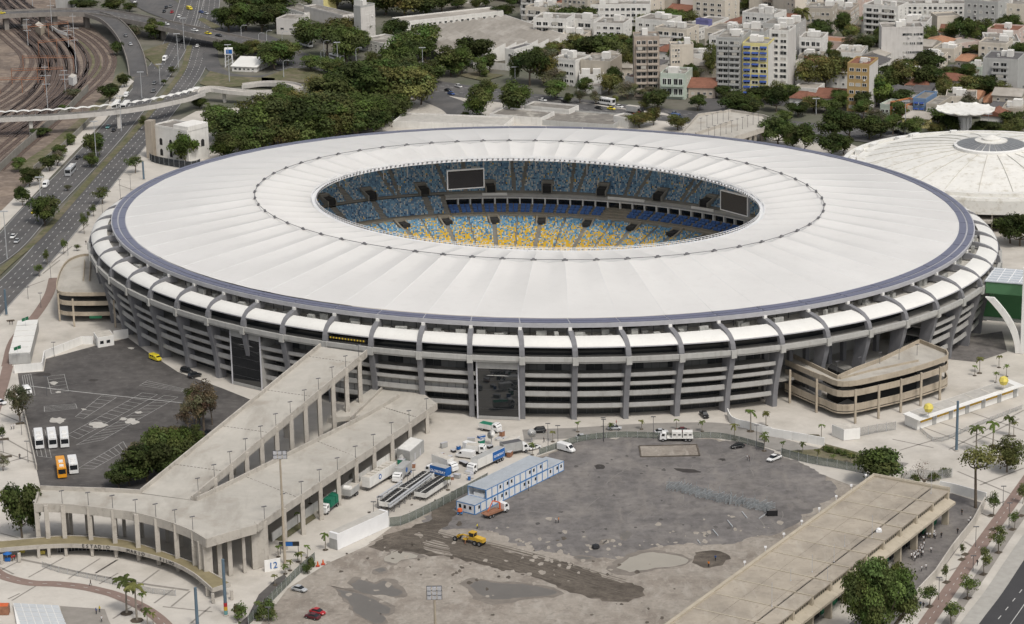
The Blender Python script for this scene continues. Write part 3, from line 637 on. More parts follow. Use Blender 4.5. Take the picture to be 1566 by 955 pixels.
# wheel ruts along the mud, crumbs of soil and pale grit round the edges
mat('rut_light', (.125, .107, .088), .9, .25, .8); mat('grit', (.315, .283, .243), .95, .15, .8)
rr = random.Random(21); mb = MB(); base_ = bez(G(L1((760, 500), (950, 440), (1150, 480), (1400, 530), (1700, 610), (2000, 700), (2260, 770))), 8)
for i in range(26): ribbon(mb, offset(base_[rr.randint(0, 12):len(base_) - rr.randint(1, 12)], rr.uniform(-6.5, 5.5)), rr.uniform(.15, .5), -.0155 + .0002 * i)
struct(mb.build('wheel_ruts', 'rut_light', work), 'stuff')
for nm, m_, zz, pts, cnt, sz in (('soil_crumbs', 'mud', -.0085, L1((760, 520), (1000, 590), (1300, 620), (1700, 720), (2100, 850), (1160, 400), (1100, 260), (1600, 530), (2200, 700)), 110, .6), ('grit_patches', 'grit', -.0075, L3((0, 760), (200, 850), (400, 900), (620, 900), (840, 820), (1000, 800), (1200, 790), (100, 900), (300, 930), (1320, 770)), 110, .75), ('grit_patches', 'grit', -.0065, L1((600, 560), (520, 620), (900, 640), (1100, 680), (1300, 660), (480, 800), (1000, 850), (1500, 860), (700, 640)), 60, .7), ('worn_spots', 'asphalt_old', -.0055, L3((300, 400), (700, 450), (1100, 300), (500, 600), (900, 650), (1300, 700), (600, 300), (200, 600)), 30, .55)):
    mb = MB()
    for i in range(cnt):
        q = g(*rr.choice(pts)); c = Vector((q.x + rr.gauss(0, 7), q.y + rr.gauss(0, 9), 0)); a0 = rr.uniform(0, 3); k = 9; r0_ = sz * rr.uniform(.2, 1.2); el = rr.uniform(.25, .7)
        P = [(c.x + r0_ * rr.uniform(.6, 1.3) * math.cos(2 * PI * j / k + a0), c.y + r0_ * 1.6 * rr.uniform(.6, 1.3) * math.sin(2 * PI * j / k + a0) * el * 2, zz + i * 1e-5) for j in range(k)]
        mb.add(P, [tuple(range(k))])
    struct(mb.build(nm, m_, work), 'stuff')
# tyre scrapes on the lot
mb = MB(); rr = random.Random(3)
for i in range(46):
    x, y = rr.uniform(800, 1220), rr.uniform(700, 810); a = g(x, y); th = rr.gauss(.9, .5); ln_ = rr.uniform(4, 18); cv = rr.uniform(-.05, .05); pl = []
    for k in range(7): pl.append(Vector((a.x + math.cos(th) * ln_ * k / 6, a.y + math.sin(th) * ln_ * k / 6, 0))); th += cv
    if pl[-1].y < g(1100, 672).y - 2: ribbon(mb, pl, rr.uniform(.12, .35), -.016)
mat('scrape', (.19, .178, .165), .93, .15, .5); struct(mb.build('tyre_scrapes', 'scrape', work), 'stuff')
mb = MB(); fr4 = G(L3((755, 240), (1090, 232), (1108, 296), (765, 303)))
bed = psheet('planting_bed', L3((755, 240), (1090, 232), (1108, 296), (765, 303)), .06, 'dirt')
for a, b in zip(fr4, fr4[1:] + fr4[:1]): mb.wallseg(a, b, .4, -.02, .22)
struct(mb.build('bed_kerb', 'mud', bed))
psheet('broadcast_yard', K8((640, 800), (1130, 700), (1330, 690), (1700, 740), (1700, 790), (1500, 880), (1300, 960), (1000, 1200), (850, 1340), (720, 1400), (600, 1420), (420, 1500), (450, 1400), (700, 1150), (900, 900)), -.05, 'paving')
# forecourt road in front of the stadium, service road on the right
strip('forecourt_road', [(800, 665), (880, 662), (960, 657), (1040, 654), (1110, 656), (1180, 676), (1240, 692), (1300, 702), (1380, 716)], 9, -.04, 'forecourt')
psheet('side_apron', L4((1010, 240), (1150, 180), (1400, 140), (1430, 260), (1250, 320), (1060, 300)), -.03, 'asphalt_lot')
# right-hand boulevard: road, kerb, cycle path
strip('boulevard_road', [(1440, 1080), (1530, 955), (1590, 870), (1680, 750), (1760, 640)], 12.5, -.02, 'asphalt_new', 4)
o, bp = strip('boulevard_road', [(1455, 1080), (1545, 955), (1605, 870), (1695, 750)], .2, .0, 'line_white', 4)
mb = dashes(bez(G([(1480, 1000), (1520, 955), (1580, 880), (1640, 800)]), 4), 0, .004); struct(mb.build('lane_dashes', 'line_white', o), 'stuff')
strip('boulevard_kerb', [(1410, 1060), (1482, 955), (1520, 905), (1566, 836), (1640, 730)], 4.2, .02, 'kerb', 4)
strip('boulevard_verge', [(1385, 1060), (1448, 955), (1500, 880), (1545, 812), (1600, 735)], 2.6, -.05, 'paving_strip', 4)
o, cyc = strip('cycle_path', [(1330, 1080), (1412, 960), (1454, 900), (1493, 843), (1540, 778), (1580, 722), (1640, 640)], 3.6, -.045, 'bike', 4)
mb = dashes(cyc, 0, -.03, 1.2, 2.5, .15); struct(mb.build('path_dashes', 'line_white', o), 'stuff')
o, cy2 = strip('cycle_path', [p for p in A4((-150, 200), (0, 320), (200, 390), (420, 430), (700, 440), (1000, 470), (1250, 520), (1495, 590), (1850, 760), (2100, 960), (2250, 1200))], 3.4, -.045, 'bike', 6)
mb = dashes(cy2, 0, -.03, 1.2, 2.5, .15); struct(mb.build('path_dashes', 'line_white', o), 'stuff')
strip('cycle_path', [(10, 560), (22, 520), (55, 482), (75, 450), (82, 425)], 3.4, -.045, 'bike', 5)
strip('cycle_path', [(-30, 690), (-12, 640), (4, 590), (12, 560)], 3.4, -.046, 'bike', 5)
psheet('entrance_lane', L1((0, 900), (60, 780), (160, 690), (210, 660), (230, 690), (120, 800), (30, 930), (-60, 1010), (-120, 1010)), -.05, 'asphalt_old')
psheet('mottled_paving', A4((760, 720), (1330, 760), (1380, 900), (1420, 980), (820, 980)), -.05, 'paving_strip')
psheet('far_forecourt', K2((1000, 570), (1180, 575), (1230, 640), (1180, 690), (900, 660)), -.02, 'concrete')
# dark paving strips on the plazas
mb = MB()
def ps(px, wd=.55): ribbon(mb, G(px), wd, -.088)
for a, b in (((100, 630), (250, 560)), ((360, 355), (640, 200)), ((640, 200), (810, 105)), ((870, 370), (1270, 115)), ((1210, 300), (1480, 135)), ((150, 650), (470, 455)), ((1260, 440), (1500, 300)), ((20, 260), (220, 160))): ps(A4(a, b), .5)
ps(A4((0, 60), (300, 135), (600, 195), (1000, 290), (1495, 380), (1900, 450), (2400, 520)), 1.0)
for a, b in (((560, 655), (690, 575)), ((830, 710), (930, 635)), ((900, 830), (1010, 750)), ((1000, 850), (1110, 760)), ((950, 850), (1240, 880)), ((1110, 950), (1230, 850)), ((0, 620), (80, 660)), ((80, 410), (230, 330)), ((0, 420), (110, 450)), ((660, 920), (800, 830))): ps(K7(a, b), .55)
for a, b in (((0, 620), (170, 690)), ((20, 760), (200, 860)), ((0, 840), (200, 905)), ((60, 900), (160, 870))): ps(K6(a, b), .6)
for a, b in (((1090, 830), (1528, 600)), ((940, 700), (1340, 850)), ((1030, 670), (1528, 830)), ((1230, 790), (1500, 650)), ((1180, 600), (1528, 720)), ((800, 835), (1100, 745)), ((760, 770), (1000, 820))): ps(L4(a, b), .55)
for a, b in (((1270, 140), (1528, 40)), ((1140, 60), (1450, 190)), ((1250, 510), (1300, 470)), ((1090, 640), (1230, 590)), ((1330, 330), (1250, 290)), ((1370, 250), (1528, 200)), ((1180, 470), (1260, 520))): ps(L5(a, b), .6)
for a, b in (((690, 200), (830, 250)), ((620, 350), (760, 280)), ((250, 720), (350, 640)), ((150, 800), (260, 760)), ((460, 480), (520, 430)), ((300, 660), (420, 560))): ps(K5(a, b), .6)
struct(mb.build('paving_strips', 'paving_strip'), 'structure')
# ---------------------------------------------------------------- ramps and gallery in front of the stadium
mat('ledge_top', (.23, .195, .115), .9, .15, .4)
mat('letter_black', (.03, .03, .03), .6, 0)
mat('sign_blue', (.03, .13, .36), .5, .05)
mat('sign_green', (.02, .12, .06), .6, .05)
def rail_parapet(mb, pts, h=1.1, th=.35, drop=1.3):
    """parapet and edge beam following a 3-D line that marks its top"""
    for a, b in zip(pts[:-1], pts[1:]): mb.wallseg(a, b, th, a.z - h - drop, a.z, b.z - h - drop, b.z)
def lamp(parent, p, h=3.6, name='lamp_post'):
    mb = MB(); mb.tube((p.x, p.y, p.z), (p.x, p.y, p.z + h), .09, .06, 5); mb.obox((p.x, p.y), 1.3, .4, p.z + h, p.z + h + .14, .5); return mb.build(name, 'steel_dark', parent)
gal = thing('entrance_gallery', 'curved two-storey concrete entrance gallery with columns and a ledge carrying lettering', 'gallery', (0, 0, 0))
ZG = 12.7
front = bez(G(K7((205, 248), (350, 250), (500, 262), (650, 280), (790, 300), (910, 330), (1020, 365), (1120, 405), (1205, 455)), ZG), 3)
back = bez(G(K7((232, 145), (420, 152), (590, 157), (720, 163), (826, 170)), ZG), 3)
rightside = G(K7((1205, 455), (1350, 412), (1495, 372)), ZG); re2 = g(*K7((1528, 360))[0], ZG)
jn = G(K7((826, 170), (1120, 205), (1150, 212)), ZG)
poly = front + rightside[1:] + [re2] + G(K7((1400, 290), (1150, 212), (826, 170)), ZG) + back[::-1]
mb = MB(); mb.prism([(p.x, p.y) for p in poly], ZG - 2.0, ZG - 1.1); mb.build('deck', 'concrete_deck', gal)
mb = MB(); rail_parapet(mb, front); mb.build('parapet', 'concrete', gal)
mb = MB(); rail_parapet(mb, rightside); mb.build('parapet', 'concrete', gal)
mb = MB(); rail_parapet(mb, back); mb.build('parapet', 'concrete', gal)
mb = MB(); rail_parapet(mb, [back[0], front[0]]); mb.build('parapet', 'concrete', gal)
cols = G(K7((210, 255), (268, 262), (365, 262), (518, 272), (660, 290), (795, 315), (912, 340), (1025, 375), (1128, 415)), ZG - .6)
for p in cols:
    q = p + (Vector((-95, -205, p.z)) - p).normalized() * 0
    mb = MB(); mb.obox((p.x, p.y), 1.15, 1.5, 0, ZG - .35, .25); mb.build('column', 'concrete', gal)
for p in G(K7((302, 268), (325, 270), (420, 270), (450, 272), (590, 280), (640, 285), (745, 290), (828, 300), (895, 320), (975, 345)), ZG - 2):
    mb = MB(); mb.obox((p.x + 2, p.y + 8.5), .9, .9, 0, ZG - 2, .25); mb.build('inner_column', 'concrete', gal)
for p in cols[2::1]: lamp(gal, Vector((p.x, p.y, ZG)), 3.4)
for x, y, w_ in ((1170, 470, 1.6), (1205, 480, 2.2), (1335, 440, 1.1), (1275, 445, 1.2), (1480, 400, 1.6), (1520, 385, 2.4), (1418, 425, .8)):
    p = g(*K7((x, y))[0], ZG - 2.2); mb = MB(); mb.obox((p.x, p.y), w_, w_, 0, ZG - 2.0 if w_ != 2.4 else ZG - 1, .35); mb.build('column', 'concrete', gal)
# ledge with the name in dark letters
ZL = 3.3
lo = bez(G(K7((-260, 545), (-120, 530), (0, 513), (200, 496), (360, 488), (480, 489), (680, 503), (800, 529), (920, 560), (1030, 600), (1130, 655), (1200, 712), (1240, 748)), ZL), 3)
li = bez(G(K7((-260, 480), (-120, 478), (0, 470), (200, 453), (330, 441), (470, 440), (690, 458), (810, 485), (930, 524), (1040, 562), (1150, 604), (1230, 650), (1345, 715)), ZL), 3)
mb = MB(); n = len(lo)
top = [p for ab in zip(lo, li) for p in ab]
mb.add([(p.x, p.y, ZL) for p in lo] + [(p.x, p.y, ZL) for p in li], [(i, i + 1, n + i + 1, n + i) for i in range(n - 1)]); mb.build('ledge_top', 'ledge_top', gal)
mb = MB(); mb.add([(p.x, p.y, ZL - .9) for p in lo] + [(p.x, p.y, ZL - .9) for p in li], [(n + i, n + i + 1, i + 1, i) for i in range(n - 1)])
for q in (lo, li):
    for a, b in zip(q[:-1], q[1:]): mb.wallseg(a, b, .3, ZL - .95, ZL + .12)
mb.wallseg(lo[-1], li[-1], .3, ZL - .95, ZL + .12); mb.build('ledge_fascia', 'concrete', gal)
for px in K7((12, 600), (115, 590), (228, 565), (288, 560), (387, 553), (540, 555), (680, 563), (810, 582), (930, 608), (1040, 645), (1140, 685), (1172, 720), (1212, 790), (1245, 830), (1355, 810)):
    p = g(*px, 0); mb = MB(); mb.obox((p.x, p.y), .75, .75, 0, ZL - .9, .25); mb.build('ledge_column', 'concrete', gal)
gw = bez(G(K7((300, 560), (400, 548), (540, 548), (680, 560), (810, 578), (930, 604), (1040, 640), (1140, 690)), 0), 3)
for i, (a, b) in enumerate(zip(gw[:-1], gw[1:])):
    a2, b2 = a + Vector((1.2, 2.6, 0)), b + Vector((1.2, 2.6, 0)); mb = MB(); mb.quad((a2.x, a2.y, 0), (b2.x, b2.y, 0), (b2.x, b2.y, ZL - .9), (a2.x, a2.y, ZL - .9)); mb.cur = 1
    for v in (0, .5): q = a2.lerp(b2, v); mb.tube((q.x, q.y - .05, 0), (q.x, q.y - .05, ZL - .9), .05, n=4)
    mb.build('turnstile_screen', ['glass_dark', 'steel_light'], gal)
FONT = {}
def text_mesh(txt, size, depth=.08, m='letter_black'):
    key = (txt, size, m)
    if key not in FONT:
        cu = bpy.data.curves.new('t', 'FONT'); cu.body = txt; cu.size = size; cu.extrude = depth / 2; cu.align_x = 'CENTER'; o = bpy.data.objects.new('t', cu); COL.objects.link(o)
        dg = bpy.context.evaluated_depsgraph_get(); me = bpy.data.meshes.new_from_object(o.evaluated_get(dg)); bpy.data.objects.remove(o); bpy.data.curves.remove(cu)
        me.materials.clear(); me.materials.append(M[m]); FONT[key] = me
    return FONT[key]
def put_text(txt, p, rz, size, parent, m='letter_black', tilt=PI / 2, name='lettering'):
    o = ob(name, text_mesh(txt, size, m=m), parent, p); o.rotation_euler = (tilt, 0, rz); return o
L_ = offset(lo, -.2); acc = along(L_, .05)
def pos_at(px): return min(acc, key=lambda q: (q[0] - g(*px, ZL - .3)).length)
for word, x0, x1 in (('ESTADIO', 488, 632), ('MARIO', 750, 838), ('FILHO', 940, 1012)):
    for i, ch in enumerate(word):
        x = x0 + (x1 - x0) * i / (len(word) - 1); y = np.interp(x, (480, 680, 800, 920, 1030), (494, 508, 535, 566, 606)); p, a = pos_at(K7((x, y))[0]); put_text(ch, (p.x, p.y, ZL - .75), a, 1.35, gal)
# two long ramps from the gallery to the stadium
def ramp(name, label, l, r, thick, ncol, side, colw=1.2, lamps=True, joints=4):
    t = thing(name, label, 'ramp')
    mb = MB(); n = len(l)
    dk = lambda p, d: (p.x, p.y, p.z - 1.1 - d)
    mb.loft([[dk(a, 0), dk(b, 0), dk(b, thick), dk(a, thick)] for a, b in zip(l, r)], True, True); mb.build('deck', 'concrete_deck', t)
    for s in (l, r): mb = MB(); rail_parapet(mb, s, 1.1, .4, 1.0); mb.build('parapet', 'concrete', t)
    for s in side:
        q = l if s == 'l' else r
        for i in range(ncol):
            v = (i + .4) / ncol * (n - 1); k = min(int(v), n - 2); p = q[k].lerp(q[k + 1], v - k)
            mb = MB(); mb.obox((p.x, p.y), colw, 1.0, -.1, p.z - .55, .37); c = mb.build('column', 'concrete', t)
            if lamps: lamp(t, Vector((p.x, p.y, p.z - .3)), 3.6)
    for i in range(joints):
        v = (i + .7) / joints * (n - 1); k = min(int(v), n - 2); a = l[k].lerp(l[k + 1], v - k); b = r[k].lerp(r[k + 1], v - k)
        for j in range(14):
            p, q = a.lerp(b, (j + .1) / 14), a.lerp(b, (j + .75) / 14); mb = MB(); m_ = (p + q) / 2; mb.wallseg(p, q, .22, p.z - 1.12, p.z - 1.085)
            if j == 0: base = mb
            else: base.add(mb.v, mb.f)
        base.build('expansion_joint', 'joint', t)
    return t
ul = [g(215, 748, 12.7).lerp(g(490, 525, 20.6), i / 6) for i in range(7)]; ur = [g(293, 758.7, 12.7).lerp(g(560.6, 535, 20.6), i / 6) for i in range(7)]
rampu = ramp('upper_ramp', 'steep concrete ramp on tall columns rising to the stadium ring', ul, ur, 1.4, 12, 'r', joints=4)
for i in range(3): p = ul[0].lerp(ul[-1], .15 + .3 * i); mb = MB(); mb.obox((p.x + 1, p.y), 1.2, 1., -.1, p.z - 2.2, .37); mb.build('column', 'concrete', rampu)
ll = [g(301, 760, 12.7), g(365, 729, 11.4), g(430, 697, 10.1), g(496, 664, 8.8), g(560.6, 632, 7.5), g(610, 603, 7.1)]
lr = [g(393, 802, 12.7), g(450, 763, 11.5), g(505, 726, 10.3), g(560, 690, 9.1), g(615, 653, 7.9), g(668, 616, 6.9)]
rampl = ramp('lower_ramp', 'lower broad concrete ramp beside the broadcast trucks', ll, lr, 1.2, 10, 'r', 1.1, joints=3)
for i in range(9):
    v = (i + .5) / 9 * 4; k = min(int(v), 3); p = ll[k].lerp(ll[k + 1], v - k); mb = MB(); mb.obox((p.x + .6, p.y), 1.1, 1., -.1, p.z - 2, .37); mb.build('inner_column', 'concrete', rampl)
pa = [g(560.6, 632, 7.1), g(590, 600, 7.1), g(640, 596, 7.1), g(668, 616, 7.1)]
mb = MB(); mb.prism([(p.x, p.y) for p in (g(500, 640, 6), g(575, 590, 6), g(640, 596, 6), g(668, 617, 6), g(560, 634, 6))], 4.6, 5.93); mb.build('landing', 'concrete_deck', rampl)
mb = MB(); a, b = g(535, 640, 6.6), g(584, 592, 6.8); mb.wallseg(a, b, .4, 4, 6.8); mb.build('parapet', 'concrete', rampl)
# safety stripes at the ramp's head
mb = MB(); a, b = U(.08, 21.5, tk(6) + R(.6)), U(.08, 21.5, tk(7) - R(.6))
for i in range(24):
    mb.cur = i % 2; p, q = a.lerp(b, i / 24), a.lerp(b, (i + 1) / 24); mb.quad((p.x, p.y - .3, 21.2), (q.x, q.y - .3, 21.2), (q.x, q.y - .3, 21.7), (p.x, p.y - .3, 21.7))
mat('stripe_yellow', (.6, .42, .05), .7, .05); mb.build('height_bar', ['stripe_yellow', 'letter_black'], rampu)

# ---------------------------------------------------------------- car-park ramps left and right of the stadium
def carpark(name, label, outer, inner, z_top, bands, colpx, sign=None):
    t = thing(name, label, 'car park')
    poly = outer + inner[::-1]
    for j, (z0, z1) in enumerate(bands):
        mb = MB(); mb.prism([(p.x, p.y) for p in poly], z0 + .05, z0 + .4); mb.build('deck', 'concrete_deck' if j == 0 else 'slab', t)
        mb = MB()
        for a, b in zip(outer[:-1], outer[1:]): mb.wallseg(a, b, .35, z0, z1)
        mb.build('parapet', 'concrete_car', t)
    mb = MB()
    for a, b in zip(inner[:-1], inner[1:]): mb.wallseg(a, b, .35, bands[0][0], bands[0][1])
    mb.build('parapet', 'concrete_car', t)
    for px in colpx:
        p = g(*px, 0); mb = MB(); mb.obox((p.x, p.y), .6, .6, 0, bands[0][0] + .3, .2); mb.build('column', 'concrete_car', t)
    mb = MB(); cen = sum((p for p in poly), Vector()) / len(poly); core = [cen.lerp(p, .55) for p in poly]; mb.prism([(p.x, p.y) for p in core], 0, bands[0][0]); mb.build('shade_core', 'dark_void', t)  # near-black core, its colour stands in for the shade between the decks
    return t
ot = bez(G(K5((650, 640), (520, 605), (430, 622), (375, 662), (340, 735), (332, 800), (360, 826), (480, 832), (680, 826), (760, 800)), 10.4), 4)
it = G(K5((640, 640), (720, 700), (740, 760), (755, 798)), 10.4)
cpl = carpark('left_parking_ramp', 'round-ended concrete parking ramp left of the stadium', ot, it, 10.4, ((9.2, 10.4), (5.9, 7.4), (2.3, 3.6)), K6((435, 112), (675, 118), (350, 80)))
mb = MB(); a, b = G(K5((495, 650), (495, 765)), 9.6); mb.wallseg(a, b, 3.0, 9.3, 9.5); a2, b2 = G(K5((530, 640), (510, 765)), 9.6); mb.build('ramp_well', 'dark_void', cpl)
mb = MB()
for q in ((495, 650), (530, 640)): a, b = g(*K5(q)[0], 9.6), g(*K5((q[0] - 8, 765))[0], 9.6); mb.wallseg(a, b, .3, 9.3, 10.4)
mb.build('well_parapet', 'concrete_car', cpl)
p = g(*K6((560, 58))[0], 3.0); mb = MB(); mb.obox((p.x, p.y - .3), 4.2, .15, 2.6, 3.5, .0); mb.build('direction_sign', 'sign_green', cpl)
ot = bez(G(A5((-280, 345), (-60, 440), (0, 460), (100, 500), (225, 498), (400, 462), (560, 425), (700, 385), (850, 335), (905, 305), (890, 265)), 11.2), 3)
it = G(A5((-230, 300), (100, 460), (230, 400), (420, 330), (560, 262), (700, 195), (800, 235), (885, 270)), 11.2)
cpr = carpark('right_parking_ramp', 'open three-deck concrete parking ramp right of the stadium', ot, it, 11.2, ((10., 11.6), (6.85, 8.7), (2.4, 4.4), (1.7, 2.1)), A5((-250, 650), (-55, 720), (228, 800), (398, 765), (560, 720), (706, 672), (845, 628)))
mb = MB(); a, b, c = G(A5((120, 470), (350, 410), (690, 340)), 10.8)
for p, q in ((a, b), (b, c)): mb.wallseg(p, q, .3, 10.1, 11.0)
mb.build('ramp_parapet', 'concrete_car', cpr)
mb = MB(); mb.prism([(p.x, p.y) for p in G(A5((130, 475), (350, 420), (690, 350), (780, 330), (720, 210), (560, 275), (420, 340), (240, 400)), 10.4)], 10.32, 10.42); mb.build('upper_ramp_deck', 'concrete_deck', cpr)
for px in A5((95, 430), (260, 400), (408, 365), (548, 335), (680, 305)): lamp(cpr, g(*px, 10.4), 3.4)
# ---------------------------------------------------------------- domed arena behind on the right
mat('dome_white', (.70, .685, .64), .6, .06, .2, streak=0, col2=(.52, .49, .42), mix=.62, scale2=.3)
layer('dome_white', (.42, .38, .31), .5, .55, .75, .6); mat('dome_line', (.50, .48, .43), .7, .1, .5)
DC = Vector((177.5, 123.2, 0)); DR = 57.5
dome = thing('domed_arena', 'low white domed arena with glazed lantern behind the stadium', 'arena', DC)
mb = MB(); mb.lathe([(DR, 6.5), (DR, 11.6), (DR - .3, 12.6), (DR - 2.2, 12.6), (DR - 2.2, 11.6), (DR - 6.2, 11.4), (DR - 6.2, 6.5)], n=96); mb.build('rim_ring', 'dome_white', dome)
mb = MB(); mb.lathe([(DR - 6, 10.4), (DR - 6, 13.0), (DR - 6.7, 13.0)], n=96); mb.build('dome_kerb', 'dome_white', dome)
def dz(r): return 12.2 + 7.2 * (1 - (r / (DR - 6.5)) ** 2)
nseg = 24
for k in range(nseg):
    a0, a1 = 2 * PI * k / nseg, 2 * PI * (k + 1) / nseg; mb = MB()
    mb.loft([[(r * math.cos(a), r * math.sin(a), dz(r)) for r in np.linspace(DR - 6.5, 8, 10)] for a in np.linspace(a0, a1, 5)], False); mb.build('roof_segment', 'dome_white', dome, True)
    mb = MB(); q = [(r * math.cos(a0), r * math.sin(a0), dz(r) + .12) for r in np.linspace(DR - 6.6, 14, 8)]
    for p, s in zip(q[:-1], q[1:]): mb.tube(p, s, .14, n=5)
    mb.build('roof_rib', 'dome_line', dome)
mb = MB(); mb.lathe([(14.2, dz(14) - .3), (14.2, dz(14) + 1.0), (13.2, dz(14) + 1.3), (13.2, dz(14))], n=48); mb.build('lantern_ring', 'white_paint', dome)
for k in range(28):
    a0, a1 = 2 * PI * (k + .06) / 28, 2 * PI * (k + .94) / 28; mb = MB()
    mb.quad(*[(r * math.cos(a), r * math.sin(a), z) for r, z, a in ((13, dz(14) + 1.2, a0), (13, dz(14) + 1.2, a1), (6.2, 21.4, a1), (6.2, 21.4, a0))]); mb.build('lantern_pane', 'lantern_glass', dome)
mb = MB(); mb.lathe([(13.1, dz(14) + .9), (6.1, 21.2), (4.0, 21.6)], n=28); mb.build('lantern_frame', 'white_paint', dome)
mb = MB(); mb.lathe([(6.3, 21.1), (6.3, 21.7), (3.6, 21.9), (3.6, 22.5), (0.2, 23.7)], n=24); mb.build('lantern_cap', 'dome_white', dome)
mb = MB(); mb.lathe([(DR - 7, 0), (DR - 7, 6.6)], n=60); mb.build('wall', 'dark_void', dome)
mb = MB(); mb.lathe([(DR + 1.5, 3.4), (DR + 1.5, 4.4), (DR - 7, 4.4), (DR - 7, 3.4)], n=60); mb.build('balcony', 'concrete', dome)
for k in range(40): a = 2 * PI * k / 40; mb = MB(); mb.obox(((DR - 2) * math.cos(a), (DR - 2) * math.sin(a)), 1, .6, 0, 6.6, a); mb.build('column', 'concrete', dome)
rr = random.Random(5)
for k in range(14):
    a = rr.uniform(R(95), R(190)) if k < 10 else rr.uniform(R(230), R(300)); r = DR - 4.2; mb = MB(); mb.obox((r * math.cos(a), r * math.sin(a)), rr.uniform(1.5, 2.6), rr.uniform(2, 5), 11.4, 11.4 + rr.uniform(1, 2.4), a); mb.build('plant_unit', 'white_paint', dome)
# white umbrella-shaped canopy tower behind the arena
p = g(1475, 207, 0); um = thing('canopy_tower', 'white funnel-shaped canopy on a ribbed white shaft behind the domed arena', 'tower', p)
sh = 8.6
mb = MB()
for k in range(10): a = 2 * PI * k / 10; mb.obox((2.6 * math.cos(a), 2.6 * math.sin(a)), .6, 1.0, 0, sh, a)
mb.lathe([(2.4, 0), (2.4, sh)], n=20); mb.build('shaft', 'white_paint', um)
mb = MB(); rings = []
for r, z in ((2.8, sh), (5, sh + .3), (8.5, sh + 1.2), (12.4, sh + 2.6), (12.4, sh + 3.0), (7, sh + 2.7), (.6, sh + 2.3)): rings.append([(r * math.cos(2 * PI * i / 48) * (1 + (.035 if i % 4 == 0 else 0)), r * math.sin(2 * PI * i / 48) * (1 + (.035 if i % 4 == 0 else 0)), z + (.5 if i % 4 == 0 and r > 12 else 0)) for i in range(48)])
mb.loft(rings, True, True); mb.build('canopy', 'dome_white', um)
# ---------------------------------------------------------------- vehicles
CARCOL = {'white': (.70, .70, .69), 'silver': (.40, .41, .42), 'grey': (.16, .165, .17), 'black': (.018, .018, .02), 'red': (.36, .02, .025), 'dark red': (.09, .015, .02), 'yellow': (.62, .50, .03), 'green': (.03, .20, .12), 'blue': (.03, .07, .22), 'teal': (.12, .28, .28), 'orange': (.70, .30, .02)}
for n_, c_ in CARCOL.items(): mat('paint_' + n_, c_, .35, .05, 1, spec=.5)
mat('tyre', (.02, .02, .02), .8, .1, 2); mat('rim', (.35, .35, .36), .4, 0, metal=.6); mat('car_glass', (.012, .015, .018), .08, 0, spec=.8)
mat('lamp_glass', (.7, .7, .66), .2, 0, spec=.6); mat('tail_red', (.35, .02, .02), .3, 0)
mat('tarp_green', (.02, .16, .10), .7, .12, 1); mat('rust', (.26, .13, .08), .8, .2, 1); mat('trailer_white', (.66, .65, .62), .55, .08, .6, streak=.3)
mat('trailer_grey', (.36, .36, .35), .6, .1, .6, streak=.25); mat('roof_dirty', (.48, .45, .40), .8, .15, .8); mat('globe_blue', (.02, .11, .34), .45, .04); mat('machine_yellow', (.52, .32, .04), .55, .15, 2)
mat('text_white', (.78, .78, .78), .5, 0); mat('steel_galv', (.38, .39, .40), .4, .1, 1, spec=.5)
def ringx(x, hw, z0, z1, c=.12):
    return [(x, -hw, z0 + c), (x, -hw + c, z0), (x, hw - c, z0), (x, hw, z0 + c), (x, hw, z1 - c), (x, hw - c, z1), (x, -hw + c, z1), (x, -hw, z1 - c)]
def wheel_mesh(r=.33, w=.22):
    k = ('wheel', r)
    if k not in FONT:
        mb = MB(); mb.tube((0, -w / 2, 0), (0, w / 2, 0), r, n=12); mb.cur = 1; mb.tube((0, -w / 2 - .01, 0), (0, w / 2 + .01, 0), r * .55, n=8); FONT[k] = mb.mesh('wheel', ['tyre', 'rim'])
    return FONT[k]
PROTO = {}
